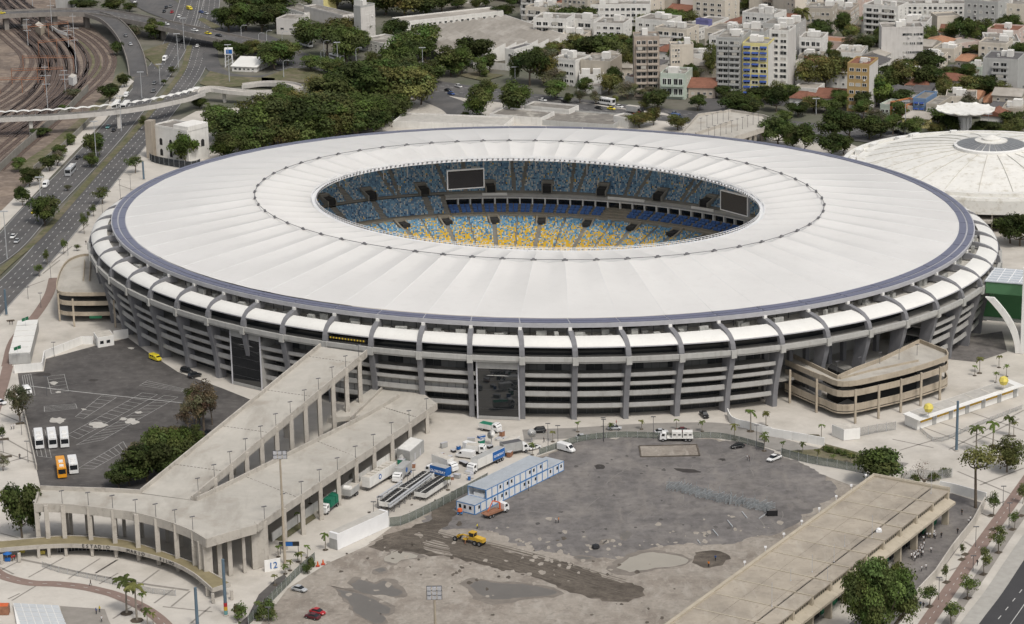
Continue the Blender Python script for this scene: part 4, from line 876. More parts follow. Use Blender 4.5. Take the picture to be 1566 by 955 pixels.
def car_proto(col, kind='car'):
    k = (col, kind)
    if k in PROTO: return PROTO[k]
    parts = []; L = {'car': 4.1, 'suv': 4.6, 'pickup': 5.1, 'van': 5.6, 'minivan': 4.9}[kind]; h = L / 2
    if kind in ('car', 'suv', 'pickup'):
        up = .12 if kind != 'car' else 0
        b = MB(); b.loft([ringx(x, w_, z0 + up, z1 + up) for x, w_, z0, z1 in ((-h, .70, .38, .72), (-h + .12, .80, .25, .86), (-h + .7, .84, .22, .92), (-.2, .85, .22, .93), (h - 1.3, .84, .22, .90), (h - .25, .80, .24, .74), (h, .68, .36, .62))], True, True); parts.append(('body', b, 'paint_' + col))
        zr = 1.42 if kind == 'car' else 1.72
        if kind == 'pickup': c0, c1, c2, c3 = -.5, -.35, .75, 1.45
        elif kind == 'suv': c0, c1, c2, c3 = -h + .1, -h + .45, .5, 1.25
        else: c0, c1, c2, c3 = -h + .45, -h + 1.15, .25, 1.05
        cb = MB(); zb = .88 + up
        cb.loft([[(c0, -.76, zb), (c0, .76, zb), (c1, .62, zr - .06), (c1, -.62, zr - .06)], [(c3, -.76, zb), (c3, .76, zb), (c2, .62, zr - .06), (c2, -.62, zr - .06)]], True, True); parts.append(('window', cb, 'car_glass'))
        rf = MB(); rf.loft([ringx(x, .64, zr - .1, zr, .04) for x in (c1 - .03, c2 + .03)], True, True); parts.append(('roof', rf, 'paint_' + col))
        if kind == 'pickup': bd = MB(); bd.box(-h + .12, -.6, -.68, .68, 1.03, 1.06); parts.append(('bed', bd, 'steel_dark'))
        for s in (-1, 1):
            l = MB(); l.box(h - .14, h - .02, s * .58 - .13, s * .58 + .13, .56 + up, .68 + up); parts.append(('headlight', l, 'lamp_glass'))
            l = MB(); l.box(-h + .02, -h + .10, s * .6 - .1, s * .6 + .1, .62 + up, .78 + up); parts.append(('tail_light', l, 'tail_red'))
        wx = h - .85
    else:
        zr = 2.35 if kind == 'van' else 1.95
        b = MB(); b.loft([ringx(x, w_, z0, z1, .16) for x, w_, z0, z1 in ((-h, .88, .4, zr - .08), (-h + .15, .95, .3, zr), (h - 1.9, .95, .3, zr), (h - 1.55, .95, .3, zr - .1), (h - .75, .93, .3, 1.28), (h - .15, .88, .32, 1.05), (h, .78, .4, .8))], True, True); parts.append(('body', b, 'paint_' + col))
        ws = MB(); ws.quad((h - .72, -.75, 1.36), (h - .72, .75, 1.36), (h - 1.48, .72, zr - .2), (h - 1.48, -.72, zr - .2)); parts.append(('windscreen', ws, 'car_glass'))
        for s in (-1, 1):
            sw = MB(); sw.quad((h - 1.05, s * .957, 1.3), (h - 2.0, s * .957, 1.3), (h - 2.0, s * .957, zr - .45), (h - 1.5, s * .957, zr - .45)); parts.append(('window', sw, 'car_glass'))
            l = MB(); l.box(h - .2, h - .04, s * .66 - .12, s * .66 + .12, .8, .96); parts.append(('headlight', l, 'lamp_glass'))
            if kind == 'minivan':
                for q in (-.2, .9): sw = MB(); sw.quad((-q, s * .957, 1.25), (-q - .9, s * .957, 1.25), (-q - .9, s * .957, 1.7), (-q, s * .957, 1.7)); parts.append(('window', sw, 'car_glass'))
        wx = h - .95
    P = [(n, mb.mesh(n, m), (0, 0, 0)) for n, mb, m in parts]
    for x in (-wx, wx):
        for s in (-1, 1): P.append(('wheel', wheel_mesh(), (x, s * .76, .33)))
    PROTO[k] = P; return P
def heading(p, q): a, b = g(*p), g(*q); return math.atan2(b.y - a.y, b.x - a.x)
def place(name, parts, label, cat, px, hd, group=None, z=0., sc=None):
    p = g(*px, z) if len(px) == 2 else Vector(px)
    t = thing(name, label, cat, p, hd, group, sc)
    for n, me, loc in parts: ob(n, me, t, loc)
    return t
def car(col, px, to, label, kind='car', z=0., group=None, cat=None): return place({'car': 'car', 'suv': 'off_road_car', 'pickup': 'pickup_truck', 'van': 'delivery_van', 'minivan': 'minivan'}[kind], car_proto(col, kind), label, cat or {'car': 'car', 'suv': 'car', 'pickup': 'pickup', 'van': 'van', 'minivan': 'van'}[kind], px, heading(px, to), group, z)
def bus_parts(col, L=11., roofm='trailer_white'):
    P = []; h = L / 2
    b = MB(); b.loft([ringx(x, 1.25, .35, 3.2, .14) for x in (-h, h)], True, True); P.append(('body', b.mesh('body', 'paint_' + col), (0, 0, 0)))
    for s in (-1, 1):
        n = 7
        for i in range(n):
            x0 = -h + .5 + i * (L - 1.4) / n; m = MB(); m.quad((x0, s * 1.257, 1.55), (x0 + (L - 1.4) / n - .12, s * 1.257, 1.55), (x0 + (L - 1.4) / n - .12, s * 1.257, 2.6), (x0, s * 1.257, 2.6)); P.append(('window', m.mesh('window', 'car_glass'), (0, 0, 0)))
    for x in (h + .006, -h - .006): m = MB(); m.quad((x, -1.05, 1.4), (x, 1.05, 1.4), (x, 1.05, 2.8), (x, -1.05, 2.8)); P.append(('windscreen' if x > 0 else 'rear_window', m.mesh('w', 'car_glass'), (0, 0, 0)))
    for x0, x1 in ((-h + 1, -h + 2.6), (-.8, 1.2)): m = MB(); m.box(x0, x1, -.6, .6, 3.2, 3.42); P.append(('roof_hatch', m.mesh('roof_hatch', roofm), (0, 0, 0)))
    for x in (-h + 2.6, h - 2.2):
        for s in (-1, 1): P.append(('wheel', wheel_mesh(.48, .3), (x, s * 1.12, .48)))
    return P
def lorry_parts(L=7., cabcol='white', box='trailer_white', zb=1.1, hb=2.5, cab=True, roof='roof_dirty', wide=2.5, flat=False):
    """box or flatbed lorry; x forward, cab in front"""
    P = []; h = L / 2; W2 = wide / 2
    ch = MB(); ch.box(-h, h + (1.9 if cab else 0), -.45, .45, .62, .92); P.append(('chassis', ch.mesh('chassis', 'steel_dark'), (0, 0, 0)))
    if not flat:
        b = MB(); b.box(-h, h, -W2, W2, zb, zb + hb); P.append(('box_body', b.mesh('box_body', box), (0, 0, 0)))
        r = MB(); r.box(-h + .1, h - .1, -W2 + .1, W2 - .1, zb + hb, zb + hb + .05); P.append(('box_roof', r.mesh('box_roof', roof), (0, 0, 0)))
    else:
        b = MB(); b.box(-h, h, -W2, W2, zb - .12, zb + .02); P.append(('flatbed', b.mesh('flatbed', box), (0, 0, 0)))
    if cab:
        c = MB(); c.loft([ringx(x, 1.18, .55, z1, .12) for x, z1 in ((h + .15, 2.7), (h + 1.35, 2.75), (h + 1.95, 2.1), (h + 2.05, 1.2))], True, True); P.append(('cab', c.mesh('cab', 'paint_' + cabcol), (0, 0, 0)))
        w = MB(); w.quad((h + 1.52, -1.0, 2.6), (h + 1.99, -1.02, 1.75), (h + 1.99, 1.02, 1.75), (h + 1.52, 1.0, 2.6)); P.append(('windscreen', w.mesh('windscreen', 'car_glass'), (0.03, 0, 0)))
        for s in (-1, 1): w = MB(); w.quad((h + .6, s * 1.187, 1.7), (h + 1.6, s * 1.187, 1.7), (h + 1.4, s * 1.187, 2.45), (h + .6, s * 1.187, 2.45)); P.append(('window', w.mesh('window', 'car_glass'), (0, 0, 0)))
    for x in ([h + 1.1] if cab else []) + ([-h + 1.0, -h + 2.1] if L > 5 else [-h + 1.2]) + ([-h + 3.2] if L > 10 else []):
        for s in (-1, 1): P.append(('wheel', wheel_mesh(.48, .3), (x, s * (W2 - .2), .48)))
    return P
# avenue traffic and cars around the site: (colour, kind, pixel, pixel it drives towards, label)
AV = lambda x, y: (x + 12, y - 13)
OA = lambda x, y: (x - 12, y + 13)
for col, kind, px, to, lab in (
    ('black', 'car', (119, 243), OA(119, 243), 'dark car driving behind the grey bus on the avenue'),
    ('white', 'van', (70, 286), OA(70, 286), 'white van on the avenue beside the railway trees'),
    ('yellow', 'car', (52, 326), OA(52, 326), 'yellow taxi on the avenue left of the big median tree'),
    ('white', 'car', (20, 364), OA(20, 364), 'white car nearest the left border of the avenue'),
    ('silver', 'car', (26, 371), OA(26, 371), 'grey car beside the white one at the left border'),
    ('teal', 'car', (165, 196), OA(165, 196), 'pale teal car on the avenue below the footbridge'),
    ('black', 'car', (174, 201), OA(174, 201), 'black car beside the teal one below the footbridge'),
    ('white', 'minivan', (193, 148), OA(193, 148), 'white minivan at the kerb just above the footbridge'),
    ('grey', 'car', (236, 129), OA(236, 129), 'dark grey car in the avenue, upper of two near the median bush'),
    ('grey', 'car', (235, 141), OA(235, 141), 'dark grey car in the avenue, lower of two near the median bush'),
    ('white', 'van', (252, 93), OA(252, 93), 'white van on the avenue left of the tall median lamp'),
    ('white', 'car', (302, 72), AV(302, 72), 'white car coming out under the viaduct'),
    ('yellow', 'car', (152, 214), OA(152, 214), 'yellow taxi half hidden by the median tree'),
    ('red', 'car', (263, 20), OA(263, 20), 'red car at the far crossing'),
    ('black', 'car', (251, 19), OA(251, 19), 'black car left of the red one at the far crossing'),
    ('black', 'car', (254, 13), OA(254, 13), 'black car above the red one at the far crossing'),
    ('grey', 'car', (261, 11), OA(261, 11), 'grey car farthest back at the far crossing'),
    ('white', 'car', (274, 27), OA(274, 27), 'white car on the zebra line of the far crossing'),
    ('white', 'car', (207, 4), OA(207, 4), 'white car at the upper border left of the far crossing'),
    ('yellow', 'minivan', (290, 15), (300, 18), 'yellow minivan on the road right of the far crossing'),
    ('blue', 'car', (308, 20), (318, 23), 'blue car behind the yellow minivan'),
    ('silver', 'car', (315, 22), (325, 25), 'silver car at the end of the far side road'),
    ('white', 'car', (532, 103), (545, 106), 'white car between trees on the far avenue'),
    ('white', 'car', (655, 120), (668, 124), 'white car waiting beside tall lamp behind the wood'),
    ('black', 'car', (664, 126), (678, 129), 'black car behind the white one by the tall lamp'),
    ('white', 'pickup', (701, 134), (688, 130), 'white pickup at the far junction'),
    ('black', 'car', (685, 140), (698, 143), 'black car at the far junction'),
    ('blue', 'car', (690, 145), (703, 148), 'dark blue car below the black one at the far junction'),
    ('yellow', 'car', (935, 168), (948, 170), 'yellow taxi beside the cream bus on the far avenue'),
    ('black', 'car', (916, 167), (930, 169), 'black car left of the yellow taxi on the far avenue'),
    ('white', 'car', (947, 165), (960, 167), 'white car right of the yellow taxi on the far avenue'),
    ('red', 'pickup', (976, 177), (990, 179), 'red pickup in front of the dark lorry on the far avenue'),
    ('grey', 'pickup', (1030, 176), (1045, 178), 'grey pickup above the blue van'),
    ('blue', 'van', (1035, 182), (1048, 184), 'blue van beside the far ramp wall'),
    ('black', 'car', (865, 157), (878, 159), 'black car left of the cream bus, lower one'),
    ('grey', 'car', (856, 153), (869, 155), 'grey car left of the cream bus, upper one'),
    ('white', 'car', (830, 155), (843, 157), 'white car at the left end of the far avenue'),
    ('black', 'car', (1373, 204), (1388, 206), 'black car behind the domed arena'),
    ('black', 'suv', (286, 570), (310, 575), 'black off-road car by the stadium pillars, upper one'),
    ('black', 'suv', (298, 577), (322, 571), 'black off-road car by the stadium pillars, lower one'),
    ('silver', 'car', (458, 904), (480, 909), 'silver hatchback parked beside the mesh fence'),
    ('red', 'car', (486, 939), (508, 944), 'bright red hatchback on the gravel'),
    ('dark red', 'car', (478, 946), (456, 941), 'dark maroon car next to the red hatchback'),
    ('white', 'van', (866, 690), (888, 696), 'white high-roof van at the corner of the site offices'),
    ('black', 'car', (1128, 685), (1110, 688), 'black car on the lot near the curved fence'),
    ('white', 'pickup', (1184, 704), (1166, 711), 'white pickup parked at the right end of the lot'),
    ('black', 'suv', (823, 662), (800, 664), 'black off-road car in front of the mirror-glass hall'),
    ('silver', 'car', (891, 671), (915, 668), 'silver car driving along the forecourt road'),
    ('silver', 'car', (940, 657), (962, 657), 'silver car parked by the second forecourt palm'),
    ('silver', 'car', (1011, 663), (1035, 661), 'pale silver car left of the loaded white lorry'),
    ('dark red', 'car', (1045, 661), (1065, 661), 'dark maroon car behind the loaded white lorry'),
    ('black', 'pickup', (1077, 637), (1090, 650), 'black pickup at the stadium underpass'),
    ('white', 'car', (1, 618), (20, 622), 'white car cut by the left border beside the plaza tree'),
    ('white', 'minivan', (42, 601), (50, 610), 'white service cart at the car park wall'),
    ('black', 'car', (318, 664), (330, 650), 'black car half hidden under the steep ramp'),
    ('white', 'van', (712, 700), (690, 697), 'white van in the broadcast yard, left one'),
    ('white', 'van', (722, 689), (745, 695), 'white van with blue tail in the broadcast yard'),
    ('white', 'car', (817, 687), (835, 682), 'white car squeezed behind the broadcast trucks'),
): car(col, px, to, lab, kind, 0)
car('yellow', (238, 551), (262, 560), 'bright yellow armoured van by the stadium pillars', 'minivan')
for px, to, col, lab in (((60, 679), (57, 655), 'white', 'leftmost of three white buses in the car park'), ((80, 678), (76, 654), 'white', 'middle of three white buses in the car park'), ((99, 677), (97, 653), 'white', 'rightmost of three white buses in the car park'),
                         ((94, 723), (90, 700), 'orange', 'orange bus at the bottom of the car park'), ((112, 719), (108, 700), 'white', 'white bus beside the orange bus'),
                         ((108, 266), OA(108, 266), 'silver', 'long grey bus on the avenue beside the railway'), ((178, 166), OA(178, 166), 'white', 'white bus under the footbridge, left one'), ((192, 167), OA(192, 167), 'white', 'white bus under the footbridge, right one'),
                         ((468, 71), (485, 76), 'white', 'white bus below the factory wall'), ((515, 93), (530, 97), 'white', 'white bus among trees right of the viaduct'), ((925, 160), (950, 164), 'white', 'cream bus on the far avenue')):
    place('bus', bus_parts(col, 10.5 if 'white bus beside' not in lab else 8), lab, 'bus', px, heading(px, to))
for px, to, kw, lab in (((275, 63), OA(275, 63), dict(L=6, cabcol='grey', box='trailer_grey'), 'grey lorry coming out from under the viaduct'), ((968, 174), (985, 176), dict(L=6, cabcol='black', box='trailer_grey'), 'dark lorry behind the red pickup'), ((1040, 674), (1010, 674), dict(L=7.5, cabcol='white', box='trailer_white', flat=True), 'white flatbed lorry loaded with crates beside the fence')):
    t = place('lorry', lorry_parts(**kw), lab, 'lorry', px, heading(px, to))
for i, x in enumerate((-2.2, .9)):
    mb = MB(); mb.box(x - 1.4, x + 1.4, -1.1, 1.1, 1.13, 2.9)
    for s in (-1, 1):
        for q in (-.7, .7): mb.cur = 1; mb.box(x + q - .4, x + q + .4, s * 1.1 - .02, s * 1.1 + .02, 1.9, 2.3); mb.cur = 0
    tag(mb.build('crate', ['trailer_white', 'dark_void'], None, loc=t.location, rz=t.rotation_euler.z), 'white slatted crate on the flatbed lorry, ' + ('rear' if i == 0 else 'front') + ' one', 'crate', 'crates on the lorry')
# viaduct traffic is placed with the viaduct
# ---------------------------------------------------------------- the worksite and broadcast yard
def heading2(p, q): return heading(p, q)
def boxat(name, label, cat, near, left, right, h, m, roofm, z0=0.):
    """rectangular building from three ground pixels: nearest corner, far end of its left face, far end of its right face"""
    a, l, r = g(*near), g(*left), g(*right)
    t = thing(name, label, cat, a)
    l2, r2 = l - a, r - a; c = [Vector((0, 0, 0)), r2, r2 + l2, l2]
    mb = MB(); mb.prism([(p.x, p.y) for p in c], z0, h); mb.build('body', m, t)
    e = .92; cen = (r2 + l2) / 2
    mb = MB(); mb.prism([((p - cen).x * e + cen.x, (p - cen).y * e + cen.y) for p in c], h, h + .07); mb.build('roof', roofm, t)
    return t, r2, l2
# office containers
mat('panel_white', (.62, .64, .66), .5, .05, .8, streak=.15); mat('frame_blue', (.06, .19, .42), .5, .05); mat('tin_roof', (.42, .45, .48), .45, .08, .6, spec=.5)
a, l, r = g(726.5, 788), g(700.3, 781.5), g(862.6, 719.7)
off = thing('site_office', 'long two-storey block of white office containers with blue frames', 'site office', a)
ux = (r - a); LEN = ux.length; ux.normalize(); uy = Vector((-ux.y, ux.x, 0)); wd = 6.2; n = 16; mw = LEN / n
def loc(x, y, z): p = ux * x + uy * y; return (p.x, p.y, z)
def bx(mb, x0, x1, y0, y1, z0, z1): mb.prism([loc(x, y, 0)[:2] for x, y in ((x0, y0), (x1, y0), (x1, y1), (x0, y1))], z0, z1)
H1 = 2.75
for lev in (0, 1):
    for i in range(n):
        if lev and not 2 <= i <= 12: continue
        z0 = lev * H1; x0 = i * mw; openend = lev == 1 and i == 2
        mb = MB(); bx(mb, x0 + .04, x0 + mw - .04, .06, wd, z0 + .12, z0 + H1 - .12)
        if openend:
            mb = MB(); bx(mb, x0 + .06, x0 + mw, .06, .12, z0 + .12, z0 + H1 - .12); bx(mb, x0 + .06, x0 + mw, wd - .1, wd, z0 + .12, z0 + H1 - .12); bx(mb, x0 + mw - .1, x0 + mw, .12, wd - .1, z0 + .12, z0 + H1 - .12); bx(mb, x0 + .06, x0 + mw, .12, wd - .1, z0 + .1, z0 + .14)
        md = mb.build('module', 'panel_white', off)
        fr_ = MB()
        for xx in (x0, x0 + mw - .14): bx(fr_, xx, xx + .14, .0, .14, z0, z0 + H1)
        bx(fr_, x0 + .14, x0 + mw - .14, .0, .14, z0, z0 + .2); bx(fr_, x0 + .14, x0 + mw - .14, .0, .14, z0 + H1 - .2, z0 + H1)
        if i == 0 or openend:
            for yy in (.14, wd - .14): bx(fr_, x0 - .02, x0 + .12, yy, yy + .14, z0, z0 + H1)
            bx(fr_, x0 - .02, x0 + .12, .28, wd - .14, z0, z0 + .2); bx(fr_, x0 - .02, x0 + .12, .28, wd - .14, z0 + H1 - .2, z0 + H1)
        fr_.build('frame', 'frame_blue', md)
        if lev or i < 2 or i > 12:
            rf = MB(); nn = 5
            for j in range(nn): bx(rf, x0 + .02 + j * mw / nn, x0 + (j + .8) * mw / nn, .1, wd - .1, z0 + H1, z0 + H1 + .14)
            bx(rf, x0, x0 + mw, .05, wd - .05, z0 + H1 - .1, z0 + H1 + .05); rf.build('roof_sheet', 'tin_roof', md)
        if (i * 7 + lev * 3) % 5 in (0, 1, 3):
            for q in ((.35,) if (i + lev) % 2 else (.62,)):
                wn = MB(); bx(wn, x0 + mw * q, x0 + mw * q + .7, .03, .07, z0 + 1.2, z0 + 2.1); wn.build('window', 'glass_dark', md)
        else:
            dr = MB(); bx(dr, x0 + mw * .3, x0 + mw * .3 + .9, .03, .07, z0 + .15, z0 + 2.2); dr.build('door', 'trailer_white', md)
        if i == 0:
            for q in (1.2, 3.0, 4.6): wn = MB(); bx(wn, x0 - .03, x0 + .05, q, q + .75, z0 + 1.2, z0 + 2.1); wn.build('window', 'glass_dark', md)
mb = MB(); bx(mb, 2 * mw + .5, 2 * mw + 1.6, 1.0, 4.6, H1 + .2, H1 + 1.1); tag(mb.build('packed_mattress', 'white_paint', None, loc=a), 'white wrapped bundle in the open end room of the site offices', 'bundle')
# broadcast lorries
def lory(px, to, lab, extra=None, **kw):
    t = place('broadcast_truck', lorry_parts(**kw), lab, 'truck', px, heading(px, to)); return t
t = lory(L1((765, 130))[0], L1((560, 255))[0], 'long white broadcast trailer with round blue emblem beside the low ramp', L=14, cab=False, hb=2.9)
mb = MB(); mb.tube((-.0, 1.27, 2.6), (0, 1.29, 2.6), .75, n=16); o = mb.build('emblem', 'globe_blue', t, loc=(1.5, 0, 0)); mb = MB(); mb.tube((0, 1.28, 2.6), (0, 1.3, 2.6), .4, n=12); mb.build('emblem_core', 'text_white', o)
for i in range(6): mb = MB(); mb.box(-6 + i * 2, -4.8 + i * 2, -.9, .9, 4.05, 4.3); mb.build('roof_unit', 'roof_dirty', t)
t = lory(L1((905, 95))[0], L1((770, 215))[0], 'white and grey box truck with grille cab next to cooling units', L=6.5, box='trailer_grey', hb=2.6, roof='trailer_grey')
mb = MB(); mb.tube((0, 1.26, 2.5), (0, 1.28, 2.5), .7, n=16); mb.build('emblem', 'globe_blue', t, loc=(.5, 0, 0))
t = lory(L1((485, 275))[0], L1((390, 352))[0], 'white lorry carrying two green covered containers', L=7, flat=True, box='steel_dark')
for i, x in enumerate((-1.9, 1.2)):
    mb = MB(); mb.box(x - 1.35, x + 1.35, -1.15, 1.15, 1.14, 3.3)
    for k in range(5): mb.box(x - 1.2 + k * .55, x - 1.0 + k * .55, -1.2, 1.2, 1.3, 3.36)
    tag(mb.build('green_container', 'tarp_green', None, loc=t.location, rz=t.rotation_euler.z), 'ribbed green generator container, ' + ('rear' if i == 0 else 'front') + ' one on the lorry', 'container', 'green containers')
t = lory(L1((600, 208))[0], L1((545, 250))[0], 'short grey trailer with a white drum beside the satellite dish', L=5.5, box='trailer_grey', cab=False, hb=1.8)
mb = MB(); mb.tube((2.0, -1.0, 3.1), (2.0, 1.0, 3.1), .75, n=12); mb.build('drum', 'white_paint', t)
blue = lory(A6((545, 330))[0], A6((430, 300))[0], 'truck with blue box lettered GLOBOSAT in white beside cooling units', L=5.6, box='globe_blue', hb=2.3, zb=.9, roof='trailer_grey')
put_text('GLOBOSAT', (0, 1.28, 1.5), PI, 1.05, blue, 'text_white')
t = lory(A6((560, 268))[0], A6((690, 315))[0], 'white box truck with tan roof behind the blue lettered one', L=6.6, hb=2.5)
big = lory(A6((890, 248))[0], A6((700, 338))[0], 'long articulated truck with blue lettered side panel beside the site offices', L=12.5, hb=2.7, roof='trailer_grey')
mb = MB(); mb.quad((-6.2, 1.262, 1.15), (-.6, 1.262, 1.15), (-.6, 1.262, 3.75), (-6.2, 1.262, 3.75)); o = mb.build('blue_panel', 'globe_blue', big); put_text('GLOBOSAT', (-3.4, 1.27, 2.1), PI, .9, o, 'text_white')
t = lory(A6((1060, 165))[0], A6((1190, 140))[0], 'white truck with dark box among trees behind the site offices', L=6, box='trailer_grey', hb=2.6, roof='steel_dark')
t = lory(A6((1050, 130))[0], A6((920, 190))[0], 'white and red broadcast truck with green lettering behind the palms', L=6.5, cab=False, hb=2.2)
t = lory(A6((780, 160))[0], A6((870, 165))[0], 'small white truck in the middle of the broadcast yard', L=3.6, hb=1.6)
t = lory(L2((250, 720))[0], L2((300, 730))[0], 'small white truck with green patterned top by the mirror-glass hall', L=4.5, hb=1.4, zb=.8, box='trailer_white', roof='tarp_green')
def dish(px, lab, r=1.6, az=.0, z=1.4):
    p = g(*px); t = thing('satellite_dish', lab, 'satellite dish', p, az); mb = MB(); mb.tube((0, 0, 0), (0, 0, z), .15, n=6); mb.build('stand', 'steel_light', t)
    mb = MB(); ax = Vector((.2, -.8, .55)).normalized(); u = ax.orthogonal().normalized(); v = ax.cross(u); c = Vector((0, 0, z + r * .6))
    mb.loft([[c + (u * math.cos(2 * PI * i / 18) + v * math.sin(2 * PI * i / 18)) * r * q + ax * (r * .08 * q * q) for i in range(18)] for q in (.05, .4, .75, 1)], True, True); mb.build('reflector', 'white_paint', t, True)
    mb = MB(); mb.tube(c, c + ax * r * .8, .05, n=4); mb.build('feed_arm', 'steel_dark', t)
dish(L1((622, 150))[0], 'large white dish in front of the long white trailer', 1.7); dish(A6((268, 232))[0], 'white dish leaning on the grey shed', 1.3, .3, .5); dish(A6((915, 95))[0], 'white dish on a truck roof in the broadcast yard, left of two', 1.3, -.9, 2.2); dish(A6((1210, 80))[0], 'white dish near the palms of the forecourt, right of two', 1.3, .1, 2.0)
# cooling units and silver ducts
mb = MB(); mb.box(-.62, .62, -.9, .9, 1.0, 2.3); cu = mb.mesh('cabinet', 'trailer_white'); mb = MB(); mb.box(-.5, .5, -.78, .78, 2.3, 2.34); mb.lathe([(.45, 0), (.45, .12), (.2, .12)], (0, 0, 2.34), 12); fanm = mb.mesh('fan', 'dark_void'); mb = MB()
for x in (-.55, .55):
    for y in (-.8, .8): mb.box(x - .05, x + .05, y - .05, y + .05, 0, 1.0)
lgm = mb.mesh('frame', 'steel_dark')
k = 0
for p0, p1, nn, of in ((A6((140, 575))[0], A6((270, 478))[0], 9, 0), (A6((285, 470))[0], A6((455, 352))[0], 11, 0), (A6((395, 505))[0], A6((575, 385))[0], 12, 0), (A6((165, 590))[0], A6((470, 372))[0], 20, -1.1)):
    a0, b0 = g(*p0), g(*p1); hd = math.atan2(b0.y - a0.y, b0.x - a0.x)
    if of: continue
    for i in range(nn):
        for s in (-1, 1):
            p = a0.lerp(b0, (i + .5) / nn) + Vector((-math.sin(hd), math.cos(hd), 0)) * s * .95
            t = thing('cooling_unit', nth(k) + ' of the small white cooling units with round fan beside the silver ducts', 'cooling unit', p, hd, 'cooling units by the mesh fence'); k += 1
            ob('cabinet', cu, t); ob('fan', fanm, t); ob('frame', lgm, t)
for i, (p0, p1) in enumerate((A6((85, 560), (262, 440)), A6((165, 615), (475, 385)))):
    a0, b0 = g(*p0), g(*p1); t = thing('silver_duct', 'long silver duct on legs over the cooling units, ' + ('upper short' if i == 0 else 'lower long') + ' one', 'duct')
    mb = MB(); mb.tube(a0 + Vector((0, 0, 3.0)), b0 + Vector((0, 0, 3.0)), .3, n=12); mb.build('pipe', 'steel_galv', t)
    mb = MB(); mb.tube(a0 + Vector((.3, -.9, 2.7)), b0 + Vector((.3, -.9, 2.7)), .2, n=10); mb.build('pipe', 'steel_galv', t)
    for v in np.linspace(0, 1, 6 if i == 0 else 9): q = a0.lerp(b0, v); mb = MB(); mb.box(q.x - .1, q.x + .1, q.y - .1, q.y + .1, 0, 2.6); mb.build('leg', 'steel_dark', t)
# sheds
shed, r2, l2 = boxat('white_shed', 'long plain white storage shed with dirty flat roof beside the gravel', 'shed', L1((522, 522))[0], L1((474, 508))[0], L1((820, 385))[0], 4.4, 'white_metal', 'patch_white')
d = l2.normalized(); mb = MB(); p = l2 * .5; mb.obox((p.x, p.y), 2.6, .1, .05, 2.8, math.atan2(l2.y, l2.x)); ob_ = mb.build('door', 'trailer_grey', shed); ob_.location = -r2.normalized() * .06
shed, r2, l2 = boxat('grey_shed', 'grey metal equipment shed with pale roof near the low ramp', 'shed', A6((322, 240))[0], A6((226, 216))[0], A6((424, 152))[0], 3.7, 'trailer_grey', 'trailer_white')
for v in (.35, .72): p = r2 * v; mb = MB(); mb.obox((p.x, p.y), .9, .1, .05, 2.1, math.atan2(r2.y, r2.x)); mb.build('door', 'steel_light', shed)
kio, r2, l2 = boxat('white_kiosk', 'small white cabin with two windows at the car park wall', 'cabin', K6((573, 238))[0], K6((550, 205))[0], K6((668, 222))[0], 3.4, 'white_paint', 'roof_dirty')
for v in (.25, .65): p = r2 * v; mb = MB(); mb.obox((p.x, p.y), 1.2, .1, 1.1, 2.1, math.atan2(r2.y, r2.x)); mb.build('window', 'glass_dark', kio)
p = l2 * .55; mb = MB(); mb.obox((p.x, p.y), .9, .1, .05, 2.1, math.atan2(l2.y, l2.x)); mb.build('door', 'glass_dark', kio)
boxat('white_hut', 'windowless white hut by the right parking ramp', 'hut', L4((475, 780))[0], L4((405, 750))[0], L4((570, 770))[0], 3.3, 'white_paint', 'roof_dirty')
# motor grader
gp = g(*A6((765, 815))[0]); gr = thing('motor_grader', 'yellow road grader working the mud', 'grader', gp, heading(A6((860, 830))[0], A6((650, 780))[0]))
mb = MB(); mb.loft([ringx(x, w_, z0, z1, .1) for x, w_, z0, z1 in ((-4.2, .8, 1.0, 2.0), (-1.6, .85, 1.0, 2.3), (-1.5, .5, 1.1, 1.9))], True, True); mb.build('engine_hood', 'machine_yellow', gr)
mb = MB(); mb.box(-1.5, .2, -.8, .8, 1.2, 2.0); mb.box(-1.5, .2, -.85, .85, 3.1, 3.25)
for x in (-1.45, .1):
    for y in (-.78, .72): mb.box(x, x + .08, y, y + .08, 2, 3.1)
mb.build('cab', 'machine_yellow', gr); mb = MB(); mb.box(-1.38, .08, -.7, .7, 2.0, 3.1); mb.build('cab_glass', 'car_glass', gr)
mb = MB(); mb.tube((.2, 0, 1.7), (2.4, 0, 1.9), .2, n=6); mb.tube((2.4, 0, 1.9), (4.4, 0, 1.1), .2, n=6); mb.box(4.1, 4.6, -1.0, 1.0, .6, .9); mb.build('main_beam', 'machine_yellow', gr)
mb = MB(); mb.obox((1.6, 0), .15, 3.4, .05, .75, .5); mb.build('blade', 'rust', gr)
mb = MB(); mb.tube((1.6, -.6, 1.8), (1.6, -.5, .7), .08, n=5); mb.tube((1.6, .6, 1.8), (1.6, .5, .7), .08, n=5); mb.lathe([(.8, .75), (.8, .9)], (1.6, 0, 0), 12); mb.build('blade_circle', 'machine_yellow', gr)
for x in (-3.3, -1.9, 4.3):
    for s in (-1, 1): ob('wheel', wheel_mesh(.65, .4), gr, (x, s * .95, .65))
